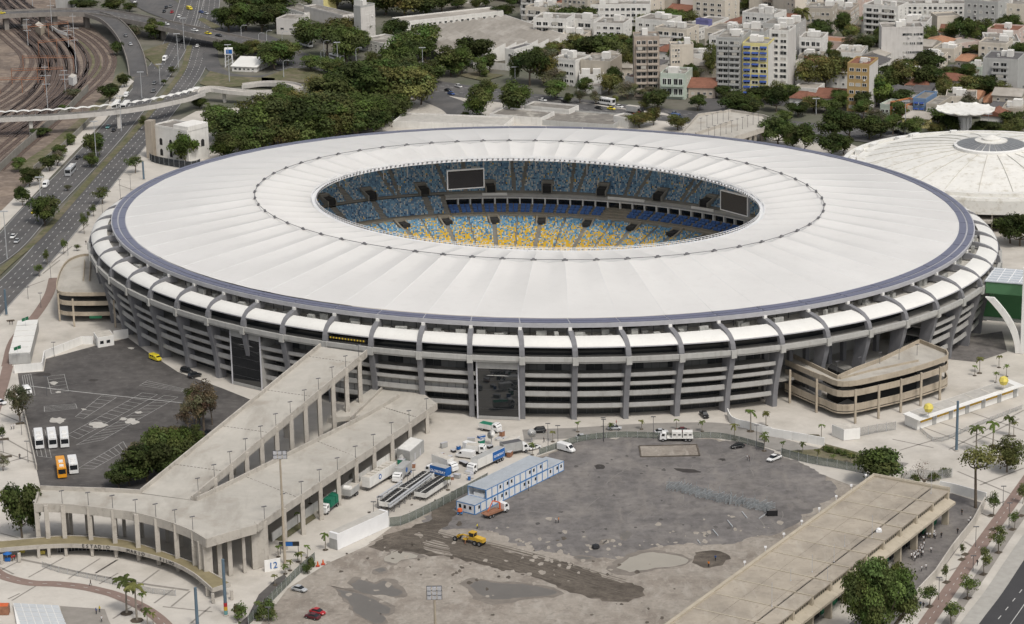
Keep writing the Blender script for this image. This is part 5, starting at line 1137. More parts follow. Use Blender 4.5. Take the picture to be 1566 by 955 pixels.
# crane lorry
t = place('crane_lorry', lorry_parts(6, 'white', 'rust', flat=True), 'flatbed lorry with orange folded crane by the site offices', 'lorry', A6((925, 615))[0], heading(A6((840, 640))[0], A6((1050, 560))[0]))
mat('crane_orange', (.55, .12, .04), .5, .1, 2)
mb = MB(); mb.tube((2.7, 0, 1.1), (2.6, 0, 3.0), .25, n=6); mb.tube((2.6, 0, 3.0), (.4, .3, 4.0), .18, n=6); mb.tube((.4, .3, 4.0), (-1.6, .2, 1.6), .14, n=6); mb.build('crane_arm', 'crane_orange', t)
mb = MB()
for y in (-1.22, 1.18): mb.box(-3, 2.2, y, y + .04, 1.1, 1.45)
mb.build('bed_side', 'rust', t)
p = g(*A6((685, 605))[0]); t = thing('orange_mixer', 'small orange machine at the corner of the site offices', 'machine', p); mb = MB(); mb.lathe([(.3, .6), (.75, .9), (.6, 1.6), (.3, 1.7)], n=10); mb.build('drum', 'crane_orange', t); mb = MB(); mb.box(-.7, .7, -.6, .6, .25, .55); mb.build('base', 'frame_blue', t)
for s in (-1, 1): ob('wheel', wheel_mesh(.3, .15), t, (0, s * .65, .3))
# heap of stacked crowd barriers
mat('galv', (.30, .32, .33), .45, .15, 1, spec=.5)
def barrier_mesh():
    mb = MB()
    for z in (.15, 1.1): mb.box(-1.2, 1.2, -.03, .03, z - .03, z + .03)
    for x in np.linspace(-1.2, 1.2, 13): mb.box(x - .025, x + .025, -.02, .02, .1, 1.15)
    for x in (-.9, .9): mb.box(x - .04, x + .04, -.3, .3, 0, .06)
    return mb.mesh('crowd_barrier', 'galv')
bm_ = barrier_mesh(); rr = random.Random(9); k = 0
line = bez(G(L3((925, 485), (1040, 505), (1180, 545), (1330, 575), (1450, 600), (1525, 620)), 0), 4)
for j in range(2):
    for i, (p, a) in enumerate(along(line, .95, .2)):
        if i > 74: break
        q = p + Vector((-math.sin(a), math.cos(a), 0)) * (j * 2.2 - .8 + rr.uniform(-.3, .3))
        o = ob('crowd_barrier', bm_, None, (q.x, q.y, .0), a + PI / 2 * rr.choice((1, 1, .2)) + rr.gauss(0, .15)); o.rotation_euler.x = rr.gauss(0, .1); o.scale = (1.05, 1, rr.uniform(1., 1.5))
        tag(o, nth(i) + ' steel crowd barrier from left in the ' + ('lower' if j == 0 else 'upper') + ' row on the lot', 'barrier', 'stacked crowd barriers')
for x, y, h_ in ((930, 465, 0), (1020, 470, 0), (1090, 485, 0), (1160, 500, 0), (1225, 515, 0), (1290, 525, 0), (1360, 540, 0), (1430, 560, 0), (1500, 570, 0)):
    p = g(*L3((x, y + 15))[0]); mb = MB(); mb.tube((0, 0, 0), (0, 0, 2.6), .06, n=5); mb.lathe([(.35, 0), (.35, .15), (.1, .2)], n=8); tag(mb.build('barrier_pole', 'galv', None, loc=p), nth(int((x - 930) / 66)) + ' thin steel pole from the left behind the barrier row', 'pole', 'poles behind the barriers')
for i, (p0, p1) in enumerate((((1355, 625), (1385, 662)), ((1270, 675), (1300, 712)), ((1185, 730), (1215, 765)), ((1455, 665), (1510, 628)), ((1095, 790), (1110, 810)))):
    a, b = G(L3(p0, p1)); mb = MB(); d = b - a; mb.wallseg(Vector((0, 0)), Vector((d.x, d.y)), .25, 0, .25); tag(mb.build('steel_beam', 'steel_galv', None, loc=a), nth(i) + ' loose pale steel beam lying near the barrier row', 'beam', 'loose beams')
p = g(*L3((500, 835))[0]); mb = MB(); mb.lathe([(.9, 0), (1.1, .3), (.9, .9), (.4, 1.1)], n=9); tag(mb.build('black_bundle', 'paint_black', None, loc=p), 'black wrapped bundle lying alone on the lot', 'bundle')
p = g(*L3((1530, 640))[0]); t = thing('black_bin_frame', 'black open crate at the end of the barrier row', 'crate', p); mb = MB(); mb.box(-1.4, 1.4, -1, -.9, 0, 1.5); mb.box(-1.4, -1.3, -1, 1, 0, 1.5); mb.box(1.3, 1.4, -1, 1, 0, 1.5); mb.build('side', 'paint_black', t); mb = MB(); mb.box(-1.4, 1.4, -1, 1, 0, .1); mb.build('base', 'galv', t)
# cases, reels and boxes standing about the broadcast yard
rr = random.Random(31); CM = ('equipment', 'trailer_grey', 'paint_black', 'trailer_white', 'tarp_green', 'globe_blue', 'rust')
CN = dict(equipment='grey', trailer_grey='grey', paint_black='black', trailer_white='white', tarp_green='green', globe_blue='blue', rust='brown')
spots = []
for k in range(34):
    b0 = rr.choice(A6((640, 110), (700, 260), (860, 90), (1000, 60), (640, 330), (420, 250), (980, 175), (560, 200), (760, 330), (300, 300))); spots.append((b0[0] + rr.gauss(0, 9), b0[1] + rr.gauss(0, 5)))
for i, px in enumerate(sorted(spots)):
    m_ = rr.choice(CM); t = thing('equipment_case', f"{nth(i)} equipment case from left in the broadcast yard, {CN[m_]}", 'case', g(*px), rr.uniform(0, 3), 'cases in the broadcast yard'); w_, d_, h_ = rr.uniform(.8, 2.4), rr.uniform(.7, 1.3), rr.uniform(.6, 1.6)
    mb = MB(); mb.box(-w_ / 2, w_ / 2, -d_ / 2, d_ / 2, .08, h_); mb.build('body', m_, t); mb = MB(); mb.box(-w_ / 2 - .03, w_ / 2 + .03, -d_ / 2 - .03, d_ / 2 + .03, h_, h_ + .07); mb.build('lid', 'steel_light', t)
# mesh fences
def netmat(name, col, alpha):
    m = mat(name, col, .8, .1, .8); m.node_tree.nodes['Principled BSDF'].inputs['Alpha'].default_value = alpha; return m
netmat('net_green', (.16, .18, .155), .62); netmat('net_grey', (.30, .30, .29), .30); netmat('net_dark', (.03, .035, .04), .85)
def fence(label, px, h=2.2, m='net_green', step=3.0, post='steel_galv', smooth=4, name='mesh_fence', pts=None, z=0.):
    pl = pts or (bez(G(px), smooth) if smooth else G(px)); t = thing(name, label, 'fence', pl[0]); ps_ = [p for p, a in along(pl, step)]; o0 = pl[0]
    for i, p in enumerate(ps_):
        mb = MB(); mb.tube(p - o0 + Vector((0, 0, z)), p - o0 + Vector((0, 0, z + h + .15)), .06, n=5); mb.build('post', post, t)
        if i: q = ps_[i - 1]; mb = MB(); mb.wallseg(q - o0, p - o0, .03, z + .08, z + h); mb.build('mesh_panel', m, t)
    return t
def wall(label, px, h, m='white_paint', th=.3, name='boundary_wall', smooth=0, step=6., z=0., pts=None):
    pl = pts or (bez(G(px), smooth) if smooth else G(px)); t = thing(name, label, 'wall', pl[0]); o0 = pl[0]
    for a, b in zip(pl[:-1], pl[1:]):
        n_ = max(1, int((b - a).length / step))
        for i in range(n_): mb = MB(); p, q = a.lerp(b, i / n_) - o0, a.lerp(b, (i + .985) / n_) - o0; mb.wallseg(p, q, th, z - .3, z + h); mb.build('wall_panel', m, t)
    return t
fence('green mesh fence along the left edge of the muddy lot', L1((825, 385), (900, 375), (1000, 330), (1130, 265), (1290, 180), (1420, 110)), 2.6)
fence('curved green mesh fence along the top of the asphalt lot', L3((170, 290), (250, 262), (420, 210), (640, 188), (900, 195), (1190, 192), (1350, 220), (1528, 270)), 1.8)
fence('green mesh fence at the right end of the asphalt lot', L4((110, 870), (260, 910), (400, 935), (530, 960), (640, 985)), 2.4)
fence('green mesh fence beside the gravel and the silver hatchback', L1((0, 960), (100, 860), (200, 760), (300, 660), (370, 600), (400, 575)), 2.4)
fence('grey mesh fence beside the grey shed', L2((-620, 940), (-560, 880), (-500, 830), (-430, 790)), 2.5, 'net_grey')
fence('dark fence round the ruined white house', K5((875, 50), (890, 70), (1000, 95), (1120, 110), (1180, 90)), 3.2, 'net_dark', name='dark_fence')
fence('thin grey fence on the plaza below the gallery', A4((540, 230), (760, 300), (900, 330), (1100, 370), (1400, 440), (1900, 560), (2300, 600)), 1.5, 'net_grey')
fence('grey mesh fence beside the small white hut', L4((570, 755), (660, 735), (800, 715)), 2.6, 'net_grey', smooth=0)
fence('grey mesh gate beside the plaza wall at the right', L5((820, 120), (900, 100), (1010, 110), (1120, 95)), 2.6, 'net_grey')
fence('grey railing on the right plaza behind the white ticket hall', A5((700, 860), (840, 940), (1100, 830), (1461, 690)), 1.3, 'net_grey')
wall('white wall with slats between the car park and the plaza', K6((85, 385), (248, 370), (262, 300), (480, 215), (545, 215)), 2.6)
wall('white wall between small white cabin and stadium', K6((665, 190), (752, 178)), 3.0)
wall('low white wall on the left edge of the car park', K6((118, 540), (155, 680), (215, 950)), 1.4, 'concrete')
wall('white hoarding along the foot of the low ramp', L1((140, 470), (380, 300), (560, 185), (740, 60), (860, -20), (985, -90)), 2.4, 'trailer_white')
wall('white wall beside the forecourt road', L4((0, 745), (180, 775), (365, 810)), 2.4)
wall('curved white wall at the stadium underpass', L3((1270, 60), (1300, 110), (1400, 140), (1528, 172)), 2.2, smooth=4)
wall('long white wall between the boulevard and the grandstand yard', L5((880, 830), (1010, 690), (1110, 540), (1230, 390), (1300, 260)), 2.5, 'paving')
wall('white wall at the corner of the grandstand yard', L5((1035, 170), (1110, 185), (1220, 215), (1310, 240)), 2.6)
t = wall('white wall panel with blue number 12 at the gallery', [L1((95, 648))[0], L1((188, 632))[0]], 3.0)
a, b = g(*L1((95, 648))[0]), g(*L1((188, 632))[0]); hd = math.atan2(b.y - a.y, b.x - a.x); mm = (b - a) / 2; put_text('12', (mm.x + .2, mm.y - .2, .6), hd, 2.4, t, 'sign_blue')
p = g(*L1((240, 545))[0]); sg = thing('blue_sign', 'small blue and black overhead sign beside the tall mast', 'sign', p); mb = MB(); mb.box(-2.6, 2.6, -.1, .1, 2.2, 3.4); mb.build('board', 'letter_black', sg); mb = MB(); mb.box(-.9, .9, -.16, -.1, 2.25, 3.35); mb.build('logo_field', 'globe_blue', sg)
for x in (-2.3, 2.3): mb = MB(); mb.box(x - .08, x + .08, -.08, .08, 0, 2.2); mb.build('post', 'steel_dark', sg)
for i, px in enumerate(L1((405, 615), (436, 605))):
    t = thing('red_barrier', 'red plastic barrier at the yard gate, ' + ('left' if i == 0 else 'right') + ' one', 'barrier', g(*px), 0, 'red barriers'); mb = MB(); mb.lathe([(.35, 0), (.3, .2), (.18, 1.0), (.1, 1.3)], n=8); mb.build('body', 'crane_orange', t)
    mb = MB(); mb.box(-.5, .5, -.5, .5, 0, .1); mb.build('base', 'paint_red', t)
# ---------------------------------------------------------------- long grandstand at the lower right
mat('gs_roof', (.37, .325, .265), .9, .12, .25, col2=(.29, .255, .21), mix=.56, scale2=.07)
layer('gs_roof', (.22, .19, .155), .5, .54, .7, .6); layer('gs_roof', (.45, .41, .35), .25, .54, .7, .5, (1, .2, 1), .9)
mat('gs_wall', (.42, .37, .29), .85, .1, .3, streak=.25)
gA, gB, gC = g(*L5((642, 84))[0], 9.6), g(*L5((1062, 190))[0], 9.6), g(*L5((0, 547))[0], 9.6)
gx = (gC - gA); gx.normalize(); gy = (gB - gA); gy -= gx * gy.dot(gx); GW = gy.length; gy.normalize()
# the long side follows the photograph's edge; the far end is square to it
gs = thing('grandstand', 'long low concrete grandstand with ribbed flat roof at the lower right', 'grandstand', (gA.x, gA.y, 0))
def gl(x, y): p = gx * x + gy * y; return (p.x, p.y)
def gbox(mb, x0, x1, y0, y1, z0, z1): mb.prism([gl(x, y) for x, y in ((x0, y0), (x1, y0), (x1, y1), (x0, y1))], z0, z1)
GL, nbay = 130., 13; bw = GL / nbay
for i in range(nbay):
    x0, x1 = i * bw, (i + 1) * bw
    for q, (ya, yb) in enumerate(((.9, GW * .36), (GW * .36 + .06, GW * .70))):
        mb = MB(); gbox(mb, x0 + .5, x1 - .03, ya, yb, 9.0, 9.42 - q * .04); mb.build('roof_slab', 'gs_roof', gs)
    mb = MB(); gbox(mb, x0 + .5, x1 - 3.0, GW * .70 + .06, GW * .77, 9.0, 9.34); gbox(mb, x1 - 2.94, x1 - .03, GW * .70 + .06, GW * .77, 9.0, 9.34); mb.build('roof_slab', 'gs_roof', gs)
    mb = MB(); gbox(mb, x0 + .5, x1 - .03, GW * .77 + .5, GW, 9.0, 9.30); mb.build('roof_slab', 'gs_roof', gs)
    mb = MB(); gbox(mb, x0 + 1.5, x1 - 3.2, GW * .77 + .0, GW * .77 + .5, 8.7, 9.1); mb.build('roof_slot', 'dark_void', gs)
    mb = MB(); gbox(mb, x0 + .12, x0 + .45, .9, GW, 9.0, 9.50 if i else 9.9); mb.build('roof_rib', 'gs_wall', gs)
    mb = MB(); gbox(mb, x0, x1, 0, .9, 8.4, 9.9); mb.build('rear_parapet', 'gs_wall', gs)
    mb = MB(); gbox(mb, x0 + 1.4, x1 - .1, GW - .9, GW - .75, 7.6, 9.0); mb.build('clerestory_glass', 'glass_dark', gs)
    mb = MB()
    for k in range(8): xx = x0 + 1.5 + k * (bw - 1.7) / 7; gbox(mb, xx - .06, xx + .06, GW - .75, GW - .6, 7.6, 9.0)
    gbox(mb, x0 + 1.4, x1, GW - .74, GW - .62, 8.2, 8.3); mb.build('clerestory_frame', 'gs_wall', gs)
    mb = MB(); gbox(mb, x0, x0 + 1.0, GW - 2.2, GW + .1, 7.0, 9.0); mb.build('buttress', 'gs_wall', gs)
    mb = MB(); mb.add([(*gl(x0 + .03, GW - .8), 7.4), (*gl(x1 - .03, GW - .8), 7.4), (*gl(x1 - .03, GW + 1.9), 6.5), (*gl(x0 + .03, GW + 1.9), 6.5), (*gl(x0 + .03, GW - .8), 5.6), (*gl(x1 - .03, GW - .8), 5.6), (*gl(x1 - .03, GW + 1.9), 5.9), (*gl(x0 + .03, GW + 1.9), 5.9)], [(0, 1, 2, 3), (7, 6, 5, 4), (3, 2, 6, 7), (0, 3, 7, 4), (1, 5, 6, 2), (0, 4, 5, 1)]); mb.build('lower_canopy', 'gs_wall', gs)
    mb = MB(); gbox(mb, x0, x0 + .9, GW - 1.5, GW + .2, 0, 5.6); mb.build('column', 'gs_wall', gs)
    mb = MB(); gbox(mb, x0 + .9, x1, GW - 3.0, GW - 2.8, 0, 5.6); mb.build('front_glass', 'glass_dark' if i % 3 else 'sign_green', gs)
    for st in range(5): mb = MB(); gbox(mb, x0, x1, -1 - st * 1.6, -1 - st * 1.6 + 1.6, 0, 4.4 - st * .8); mb.build('step', 'concrete', gs) if st < 0 else None
    mb = MB(); gbox(mb, x0, x1, 3.0, 3.3, 0, 9.0); mb.build('rear_wall', 'gs_wall', gs)
mb = MB(); gbox(mb, -.6, 0, 0, GW, 8.6, 10.0); mb.build('end_parapet', 'gs_wall', gs)
mb = MB(); gbox(mb, .05, .45, 3.4, GW - 3.2, 0, 9.0); mb.build('end_wall', 'gs_wall', gs)
for i, x in enumerate((3, 12, 21, 31, 41, 51, 61, 72)):
    p = Vector(gl(x, -.5)).to_3d() + Vector((gA.x, gA.y, 0)); t = thing('floodlight', nth(i) + ' small white floodlight from the far end on the grandstand rear edge', 'floodlight', (p.x, p.y, 9.6), 0, 'floodlights on the grandstand edge')
    mb = MB(); mb.tube((0, 0, -1), (0, 0, .7), .08, n=5); mb.build('arm', 'white_metal', t); mb = MB(); mb.box(-.3, .3, -.2, .2, .7, 1.15); mb.build('lamp_head', 'white_metal', t)
for i, (x, y, h_) in enumerate(((985, 190, 6), (640, 450, 6), (418, 590, 4.5), (290, 650, 4.5), (55, 850, 6), (165, 700, 3), (480, 500, 3), (380, 700, 3.5))):
    p = g(*L5((x, y))[0], 9.4); mb = MB(); mb.tube((0, 0, 0), (0, 0, h_), .05, n=5); mb.lathe([(.2, 0), (.18, .1), (.1, .15)], n=6); tag(mb.build('roof_pole', 'steel_light', None, loc=p), ('tall' if h_ > 5 else 'short') + ' thin white pole on the grandstand roof, ' + nth(i) + ' listed from the far end', 'pole', 'poles on the grandstand roof')
p = g(*L5((680, 415))[0], 9.4); t = thing('roof_fan', 'white rounded ventilator on the grandstand roof', 'ventilator', p); mb = MB(); mb.ellips((0, 0, .6), .7, .6, .5, 10, 6); mb.build('hood', 'white_metal', t, True); mb = MB(); mb.box(-.7, .7, -.5, .5, 0, .5); mb.build('base', 'white_metal', t)
psheet('grandstand_yard', L5((560, 900), (870, 420), (1060, 190), (1110, 190), (1300, 250), (1230, 390), (1010, 690), (870, 860), (760, 1000), (460, 1000)), -.02, 'asphalt_lot')
# ticket hall with yellow panels on the right plaza
th_, r2, l2 = boxat('ticket_hall', 'long low white ticket hall with yellow panels on the right plaza', 'ticket hall', A5((680, 850))[0], A5((590, 810))[0], A5((1420, 600))[0], 3.6, 'white_paint', 'patch_white')
for i in range(6):
    v = .03 + i * .16; mb = MB(); a, b = r2 * v, r2 * (v + .11); mb.wallseg(a, b, .3, 1.9, 3.0); o = mb.build('yellow_panel', 'machine_yellow', th_); a, b = r2 * (v + .115), r2 * (v + .15); mb = MB(); mb.wallseg(a, b, .34, 0, 3.3); mb.build('doorway', 'trailer_grey', th_)
    mb = MB(); c = l2 * .15 + r2 * (v + .05); e = l2 * .8 + r2 * (v + .05); mb.wallseg(c, e, .8, 3.62, 3.72); mb.build('roof_strip', 'roof_dirty', th_)
mb = MB(); o2 = -l2.normalized() * 1.6; c = [o2 - r2 * .02, r2 * 1.02 + o2, r2 * 1.02 + l2, l2 - r2 * .02]; mb.prism([(p.x, p.y) for p in c], 3.3, 3.58); mb.build('roof_overhang', 'white_paint', th_)
mat('balloon_yellow', (.62, .52, .12), .5, .1, 1)
for i, px in enumerate(A5((762, 760), (1310, 560))):
    t = thing('advertising_ball', 'yellow faceted advertising ball above the ticket hall, ' + ('left' if i == 0 else 'right') + ' one', 'ball', g(*px, 3.6), 0, 'yellow balls'); mb = MB(); mb.ellips((0, 0, 3.0), 1.5, 1.5, 1.5, 7, 4); mb.build('ball', 'balloon_yellow', t); mb = MB(); mb.tube((0, 0, 0), (0, 0, 1.6), .06, n=4); mb.build('tether', 'steel_light', t)
# white roof of the small hall on the left with green flags
t, r2, l2 = boxat('white_canopy_hall', 'long white slatted canopy with green flags left of the car park', 'canopy', K6((180, 328))[0], K6((55, 335))[0], K6((228, 130))[0], 3.2, 'trailer_grey', 'patch_white')
for i in range(6):
    mb = MB(); a = r2 * (.02 + i * .165) ; mb.prism([(q.x, q.y) for q in (a, a + r2 * .15, a + r2 * .15 + l2, a + l2)], 3.28, 3.5); mb.build('roof_slat', 'canopy_white', t)
for i, px in enumerate(K6((150, 115), (105, 285))):
    p = g(*px, 3.3); f = thing('green_flag', 'green flag with white letters over the white canopy, ' + ('upper' if i == 0 else 'lower') + ' one', 'flag', p, 0, 'green flags'); mb = MB(); mb.tube((0, 0, 0), (0, 0, 3.2), .05, n=4); mb.build('pole', 'steel_light', f)
    mb = MB(); mb.loft([[(x, .25 * math.sin(x * 2.2), 2.1 + x * .25), (x, .25 * math.sin(x * 2.2) + .03, 3.2 + x * .3)] for x in np.linspace(-1.1, 1.1, 7)], False); mb.build('cloth', 'sign_green', f)
# green glazed entrance pavilion with white arch legs at the right border
mat('glass_green', (.15, .33, .17), .35, .08, .5, spec=.4)
_g = M['glass_green'].node_tree; _t = _g.nodes.new('ShaderNodeBsdfTranslucent'); _t.inputs[0].default_value = (.30, .55, .34, 1); _x = _g.nodes.new('ShaderNodeMixShader'); _x.inputs[0].default_value = .45
_g.links.new(_g.nodes['Principled BSDF'].outputs[0], _x.inputs[1]); _g.links.new(_t.outputs[0], _x.inputs[2]); _g.links.new(_x.outputs[0], _g.nodes['Material Output'].inputs[0])
pv = thing('green_pavilion', 'green mesh entrance pavilion with white arched legs at the right border', 'pavilion')
def wq(px, z): return g(*px, z)
a, b = g(1478, 483, 4.2), g(1548, 489, 4.2); a.z = b.z = 0; d = (b - a); d.normalize(); up_y = Vector((-d.y, d.x, 0))
mb = MB(); mb.wallseg(a, b + d * 26, .4, 4.6, 17.4); mb.build('lower_screen', 'glass_green', pv)
mb = MB(); mb.wallseg(a - up_y * .6, b + d * 26 - up_y * .6, 1.0, 3.6, 4.6); mb.build('screen_beam', 'white_paint', pv)
q0 = g(1507, 448, 17.5); q1 = g(1556, 452, 17.5); dd = (q1 - q0).normalized(); uu_ = Vector((-dd.y, dd.x, 0))
mb = MB(); mb.prism([(p.x, p.y) for p in (q0, q1 + dd * 30, q1 + dd * 30 + uu_ * 16, q0 + uu_ * 16)], 17.4, 21.2); mb.build('upper_box', 'glass_green', pv)
mb = MB(); mb.prism([(p.x, p.y) for p in (q0 - uu_ * .3 - dd * .4, q1 + dd * 30 - uu_ * .3, q1 + dd * 30 + uu_ * 16, q0 + uu_ * 16 - dd * .4)], 21.2, 21.45); mb.build('roof', 'tin_roof', pv)
for i in range(8): mb = MB(); p = q0 + dd * (i * 3.4) + uu_ * .2; q = p + uu_ * 15.5; mb.wallseg(p, q, .25, 21.45, 21.6); mb.build('roof_bar', 'white_metal', pv)
for i in range(6): mb = MB(); p = q0 + uu_ * (1 + i * 2.8); q = p + dd * 40; mb.wallseg(p, q, .2, 21.45, 21.58); mb.build('roof_bar', 'white_metal', pv)
fa = g(1557, 540); fd = d
def arch_leg(off, sgn, top_in, hh):
    mb = MB(); rings = []
    for v in np.linspace(0, 1, 10):
        z = v * hh; x = off + sgn * (v ** 2.0) * top_in; w_ = 1.7 + 1.1 * v
        c = fa + fd * x; n_ = Vector((-fd.y, fd.x, 0)) * .5; e = fd * w_ / 2
        rings.append([(p.x, p.y, z) for p in (c - e - n_, c + e - n_, c + e + n_, c - e + n_)])
    mb.loft(rings, True, True); return mb.build('arch_leg', 'white_paint', pv)
arch_leg(0, -1, 9.5, 17.5)
mb = MB(); c = fa + fd * 1.9; mb.obox((c.x, c.y), 2.4, 1.2, 0, 28., math.atan2(fd.y, fd.x)); mb.build('pylon', 'white_paint', pv)
mb = MB(); e = fa + fd * 3.2; mb.wallseg(e, e + fd * 20, .4, 1.0, 17.0); mb.build('side_screen', 'glass_green', pv)
put_text('EVEREST', ((a + d * 6.5 - up_y * .3).x, (a + d * 6.5 - up_y * .3).y, 12.2), math.atan2(d.y, d.x), 1.3, pv, 'text_white')
mb = MB(); e = a + d * 6.8 - up_y * .3; mb.obox((e.x, e.y), 3.4, .12, 10.2, 11.4, math.atan2(d.y, d.x)); mb.build('emblem', 'sign_green', pv)

# ---------------------------------------------------------------- viaduct, footbridge, city
C1 = crop(400, 0, .15707); C2 = crop(600, 0, .15707); C3 = crop(800, 0, .15707); C4 = crop(960, 0, .15707); C5 = crop(1160, 0, .15707); C6 = crop(1326, 0, .15707); C7 = crop(1160, 100, .15707); C8 = crop(1326, 100, .15707)
mat('viaduct', (.24, .22, .20), .9, .15, .3, streak=.4); mat('bridge_white', (.50, .48, .45), .8, .1, .3, streak=.25)
def deckroad(name, label, pl, wd, thick, m='viaduct', top='asphalt', par=.9, piers=(), cat='viaduct', pw=2.0):
    t = thing(name, label, cat); l, r = offset(pl, wd / 2), offset(pl, -wd / 2)
    for i, p in enumerate(pl): l[i].z = r[i].z = p.z
    mb = MB(); mb.loft([[a, b, (b.x, b.y, b.z - thick), (a.x, a.y, a.z - thick)] for a, b in zip(l, r)], True, True); mb.build('deck', [m], t)
    mb = MB(); mb.loft([[(a.x, a.y, a.z + .03), (b.x, b.y, b.z + .03)] for a, b in zip(offset(pl, wd / 2 - .4), offset(pl, -wd / 2 + .4))], False); mb.build('road_surface', top, t)
    for s in (l, r):
        mb = MB()
        for a, b in zip(s[:-1], s[1:]): mb.wallseg(a, b, .35, a.z - thick, a.z + par, b.z - thick, b.z + par)
        mb.build('parapet', m, t)
    for px, w_, d_ in piers:
        p = g(*px) if not isinstance(px, Vector) else px; k = min(pl, key=lambda q: (q.xy - p.xy).length); mb = MB(); mb.obox((k.x, k.y), w_, d_, -.3, k.z - thick, .3); mb.build('pier', m, t)
    return t
def zline(px, zs, n=6):
    pts = [g(x, y, z) for (x, y), z in zip(px, zs)]; return bez(pts, n)
vl = zline(K1((-120, 95), (0, 80), (200, 70), (400, 66), (560, 72), (720, 98), (880, 130), (1060, 170), (1300, 222), (1480, 262), (1640, 310)), [8, 8, 8, 8, 8, 8, 7.5, 6.5, 4.5, 2.5, .3])
via = deckroad('road_viaduct', 'long grey road viaduct crossing the railway and avenue', vl, 13, 1.5, piers=[(p, 2.4, 9) for p in K1((40, 130), (130, 125), (240, 120), (315, 120), (480, 150), (690, 190), (850, 210), (1010, 190))])
vr = zline(K1((520, 78), (600, 105), (660, 150), (715, 220), (752, 300), (770, 370), (778, 430)), [8, 7.9, 7, 5.2, 3.2, 1.2, .1])
deckroad('ramp_viaduct', 'curved slip ramp descending from the viaduct to the avenue', vr, 9, 1.2)
mb = MB()
for of in (-2.2, 2.2): d = dashes(vl, of, 0); 
for of in (-2.2, 2.2):
    for p, a in along(offset([Vector((q.x, q.y, q.z)) for q in vl], of), 6): mb.obox((p.x, p.y), 2.2, .2, p.z + .035, p.z + .045, a)
struct(mb.build('lane_dashes', 'line_white', via), 'stuff')
for col, x, y, of, lab in (('white', 967, 137, -3, 'white car on the viaduct above the avenue, left one'), ('white', 1130, 172, 2.5, 'white car on the viaduct between two taxis and the avenue'), ('yellow', 1233, 183, 3, 'yellow taxi in the middle of the viaduct'), ('black', 1303, 195, 3, 'black car behind the taxi on the viaduct'), ('white', 1480, 247, 3, 'white car near the right end of the viaduct'), ('yellow', 1525, 275, -2, 'yellow taxi at the right end of the viaduct'), ('yellow', 10, 76, 2, 'yellow taxi on the viaduct at the left border')):
    q = min(along(vl, .5), key=lambda e: (e[0] - g(*K1((x, y))[0], e[0].z)).length); p = q[0]; place('car', car_proto(col), lab, 'car', (p.x, p.y, p.z + .04), q[1])
for col, x, y, lab in (('silver', 727, 255, 'silver car on the slip ramp, lower one'), ('grey', 692, 207, 'grey car on the slip ramp, upper one')):
    q = min(along(vr, .5), key=lambda e: (e[0] - g(*K1((x, y))[0], e[0].z)).length); p = q[0]; place('car', car_proto(col), lab, 'car', (p.x, p.y, p.z + .04), q[1] + PI)
fb = zline(K1((-200, 690), (0, 672), (360, 655), (720, 620), (1000, 568), (1130, 528)), [7.5, 7.5, 7.5, 7.4, 6.6, 5.8])
foot = deckroad('footbridge', 'long pale footbridge with scalloped canopy over railway and avenue', fb, 4.2, .9, 'bridge_white', 'paving', 1.1, [(K1((165, 780))[0], 1.6, 2.2), (K1((718, 735))[0], 1.9, 2.6)], 'footbridge')
for i, (p, a) in enumerate(along(fb, 5.2)):
    if i > 46: break
    mb = MB(); cs, sn = math.cos(a), math.sin(a); rows = []
    for x in np.linspace(-2.6, 2.6, 7): rows.append([(p.x + x * cs - y * sn, p.y + x * sn + y * cs, p.z + 3.3 + .55 * math.cos(x / 2.6 * PI / 2) - .1 * abs(y)) for y in (-1.5, 0, 1.5)])
    mb.loft(rows, False); mb.build('canopy_segment', 'canopy_white', foot, True)
    mb = MB(); mb.tube((p.x - 2 * sn * 0, p.y, p.z), (p.x, p.y, p.z + 3.4), .08, n=5); mb.build('canopy_post', 'steel_light', foot)
lp = zline(K1((1120, 530), (1250, 545), (1420, 545), (1560, 535), (1640, 520), (1655, 495), (1610, 475), (1500, 470), (1400, 478), (1290, 500), (1180, 515)), [5.8, 5.4, 4.8, 4.2, 3.9, 3.7, 3.5, 3.2, 2.9, 2.6, 2.4])
lp2 = zline(K1((1100, 520), (1180, 502), (1300, 515), (1420, 525), (1543, 522), (1640, 512), (1668, 492), (1600, 474), (1480, 472), (1360, 486)), [5.8, 5.6, 5.2, 4.7, 4.2, 3.6, 3.0, 2.4, 1.6, .6])
deckroad('footbridge_loop', 'white looping ramp at the right end of the footbridge', lp2, 5.0, .8, 'bridge_white', 'paving', 1.0, [(K1((1110, 600))[0], 1.6, 1.6), (K1((1250, 580))[0], 1.4, 1.4), (K1((1430, 560))[0], 1.4, 1.4)], 'footbridge')
def rail_mast(px, topy, lab, kind):
    p = g(*px); h = (px[1] - topy) / (pxm(p) * .957); t = thing('lamp_mast' if kind != 'cat' else 'catenary_mast', lab, 'mast', p); mb = MB(); mb.tube((0, 0, 0), (0, 0, h), .22, .12, 6); mb.build('pole', 'steel_galv', t)
    if kind == 'tee': mb = MB(); mb.box(-1.6, 1.6, -.35, .35, h, h + .3); mb.build('lamp_head', 'steel_galv', t)
    elif kind == 'curve': mb = MB(); q = [(0, 0, h), (.5, 0, h + .7), (1.4, 0, h + 1.0), (2.4, 0, h + .9)]; [mb.tube(a, b, .1, n=5) for a, b in zip(q[:-1], q[1:])]; mb.box(2.2, 3.1, -.2, .2, h + .75, h + .95); mb.build('lamp_arm', 'steel_galv', t)
    elif kind == 'cat': mb = MB(); [mb.box(-w_, w_, -.1, .1, h * f, h * f + .25) for f, w_ in ((.55, 2.0), (.75, 2.6), (.95, 1.6))]; mb.build('cross_arm', 'steel_galv', t)
    return t
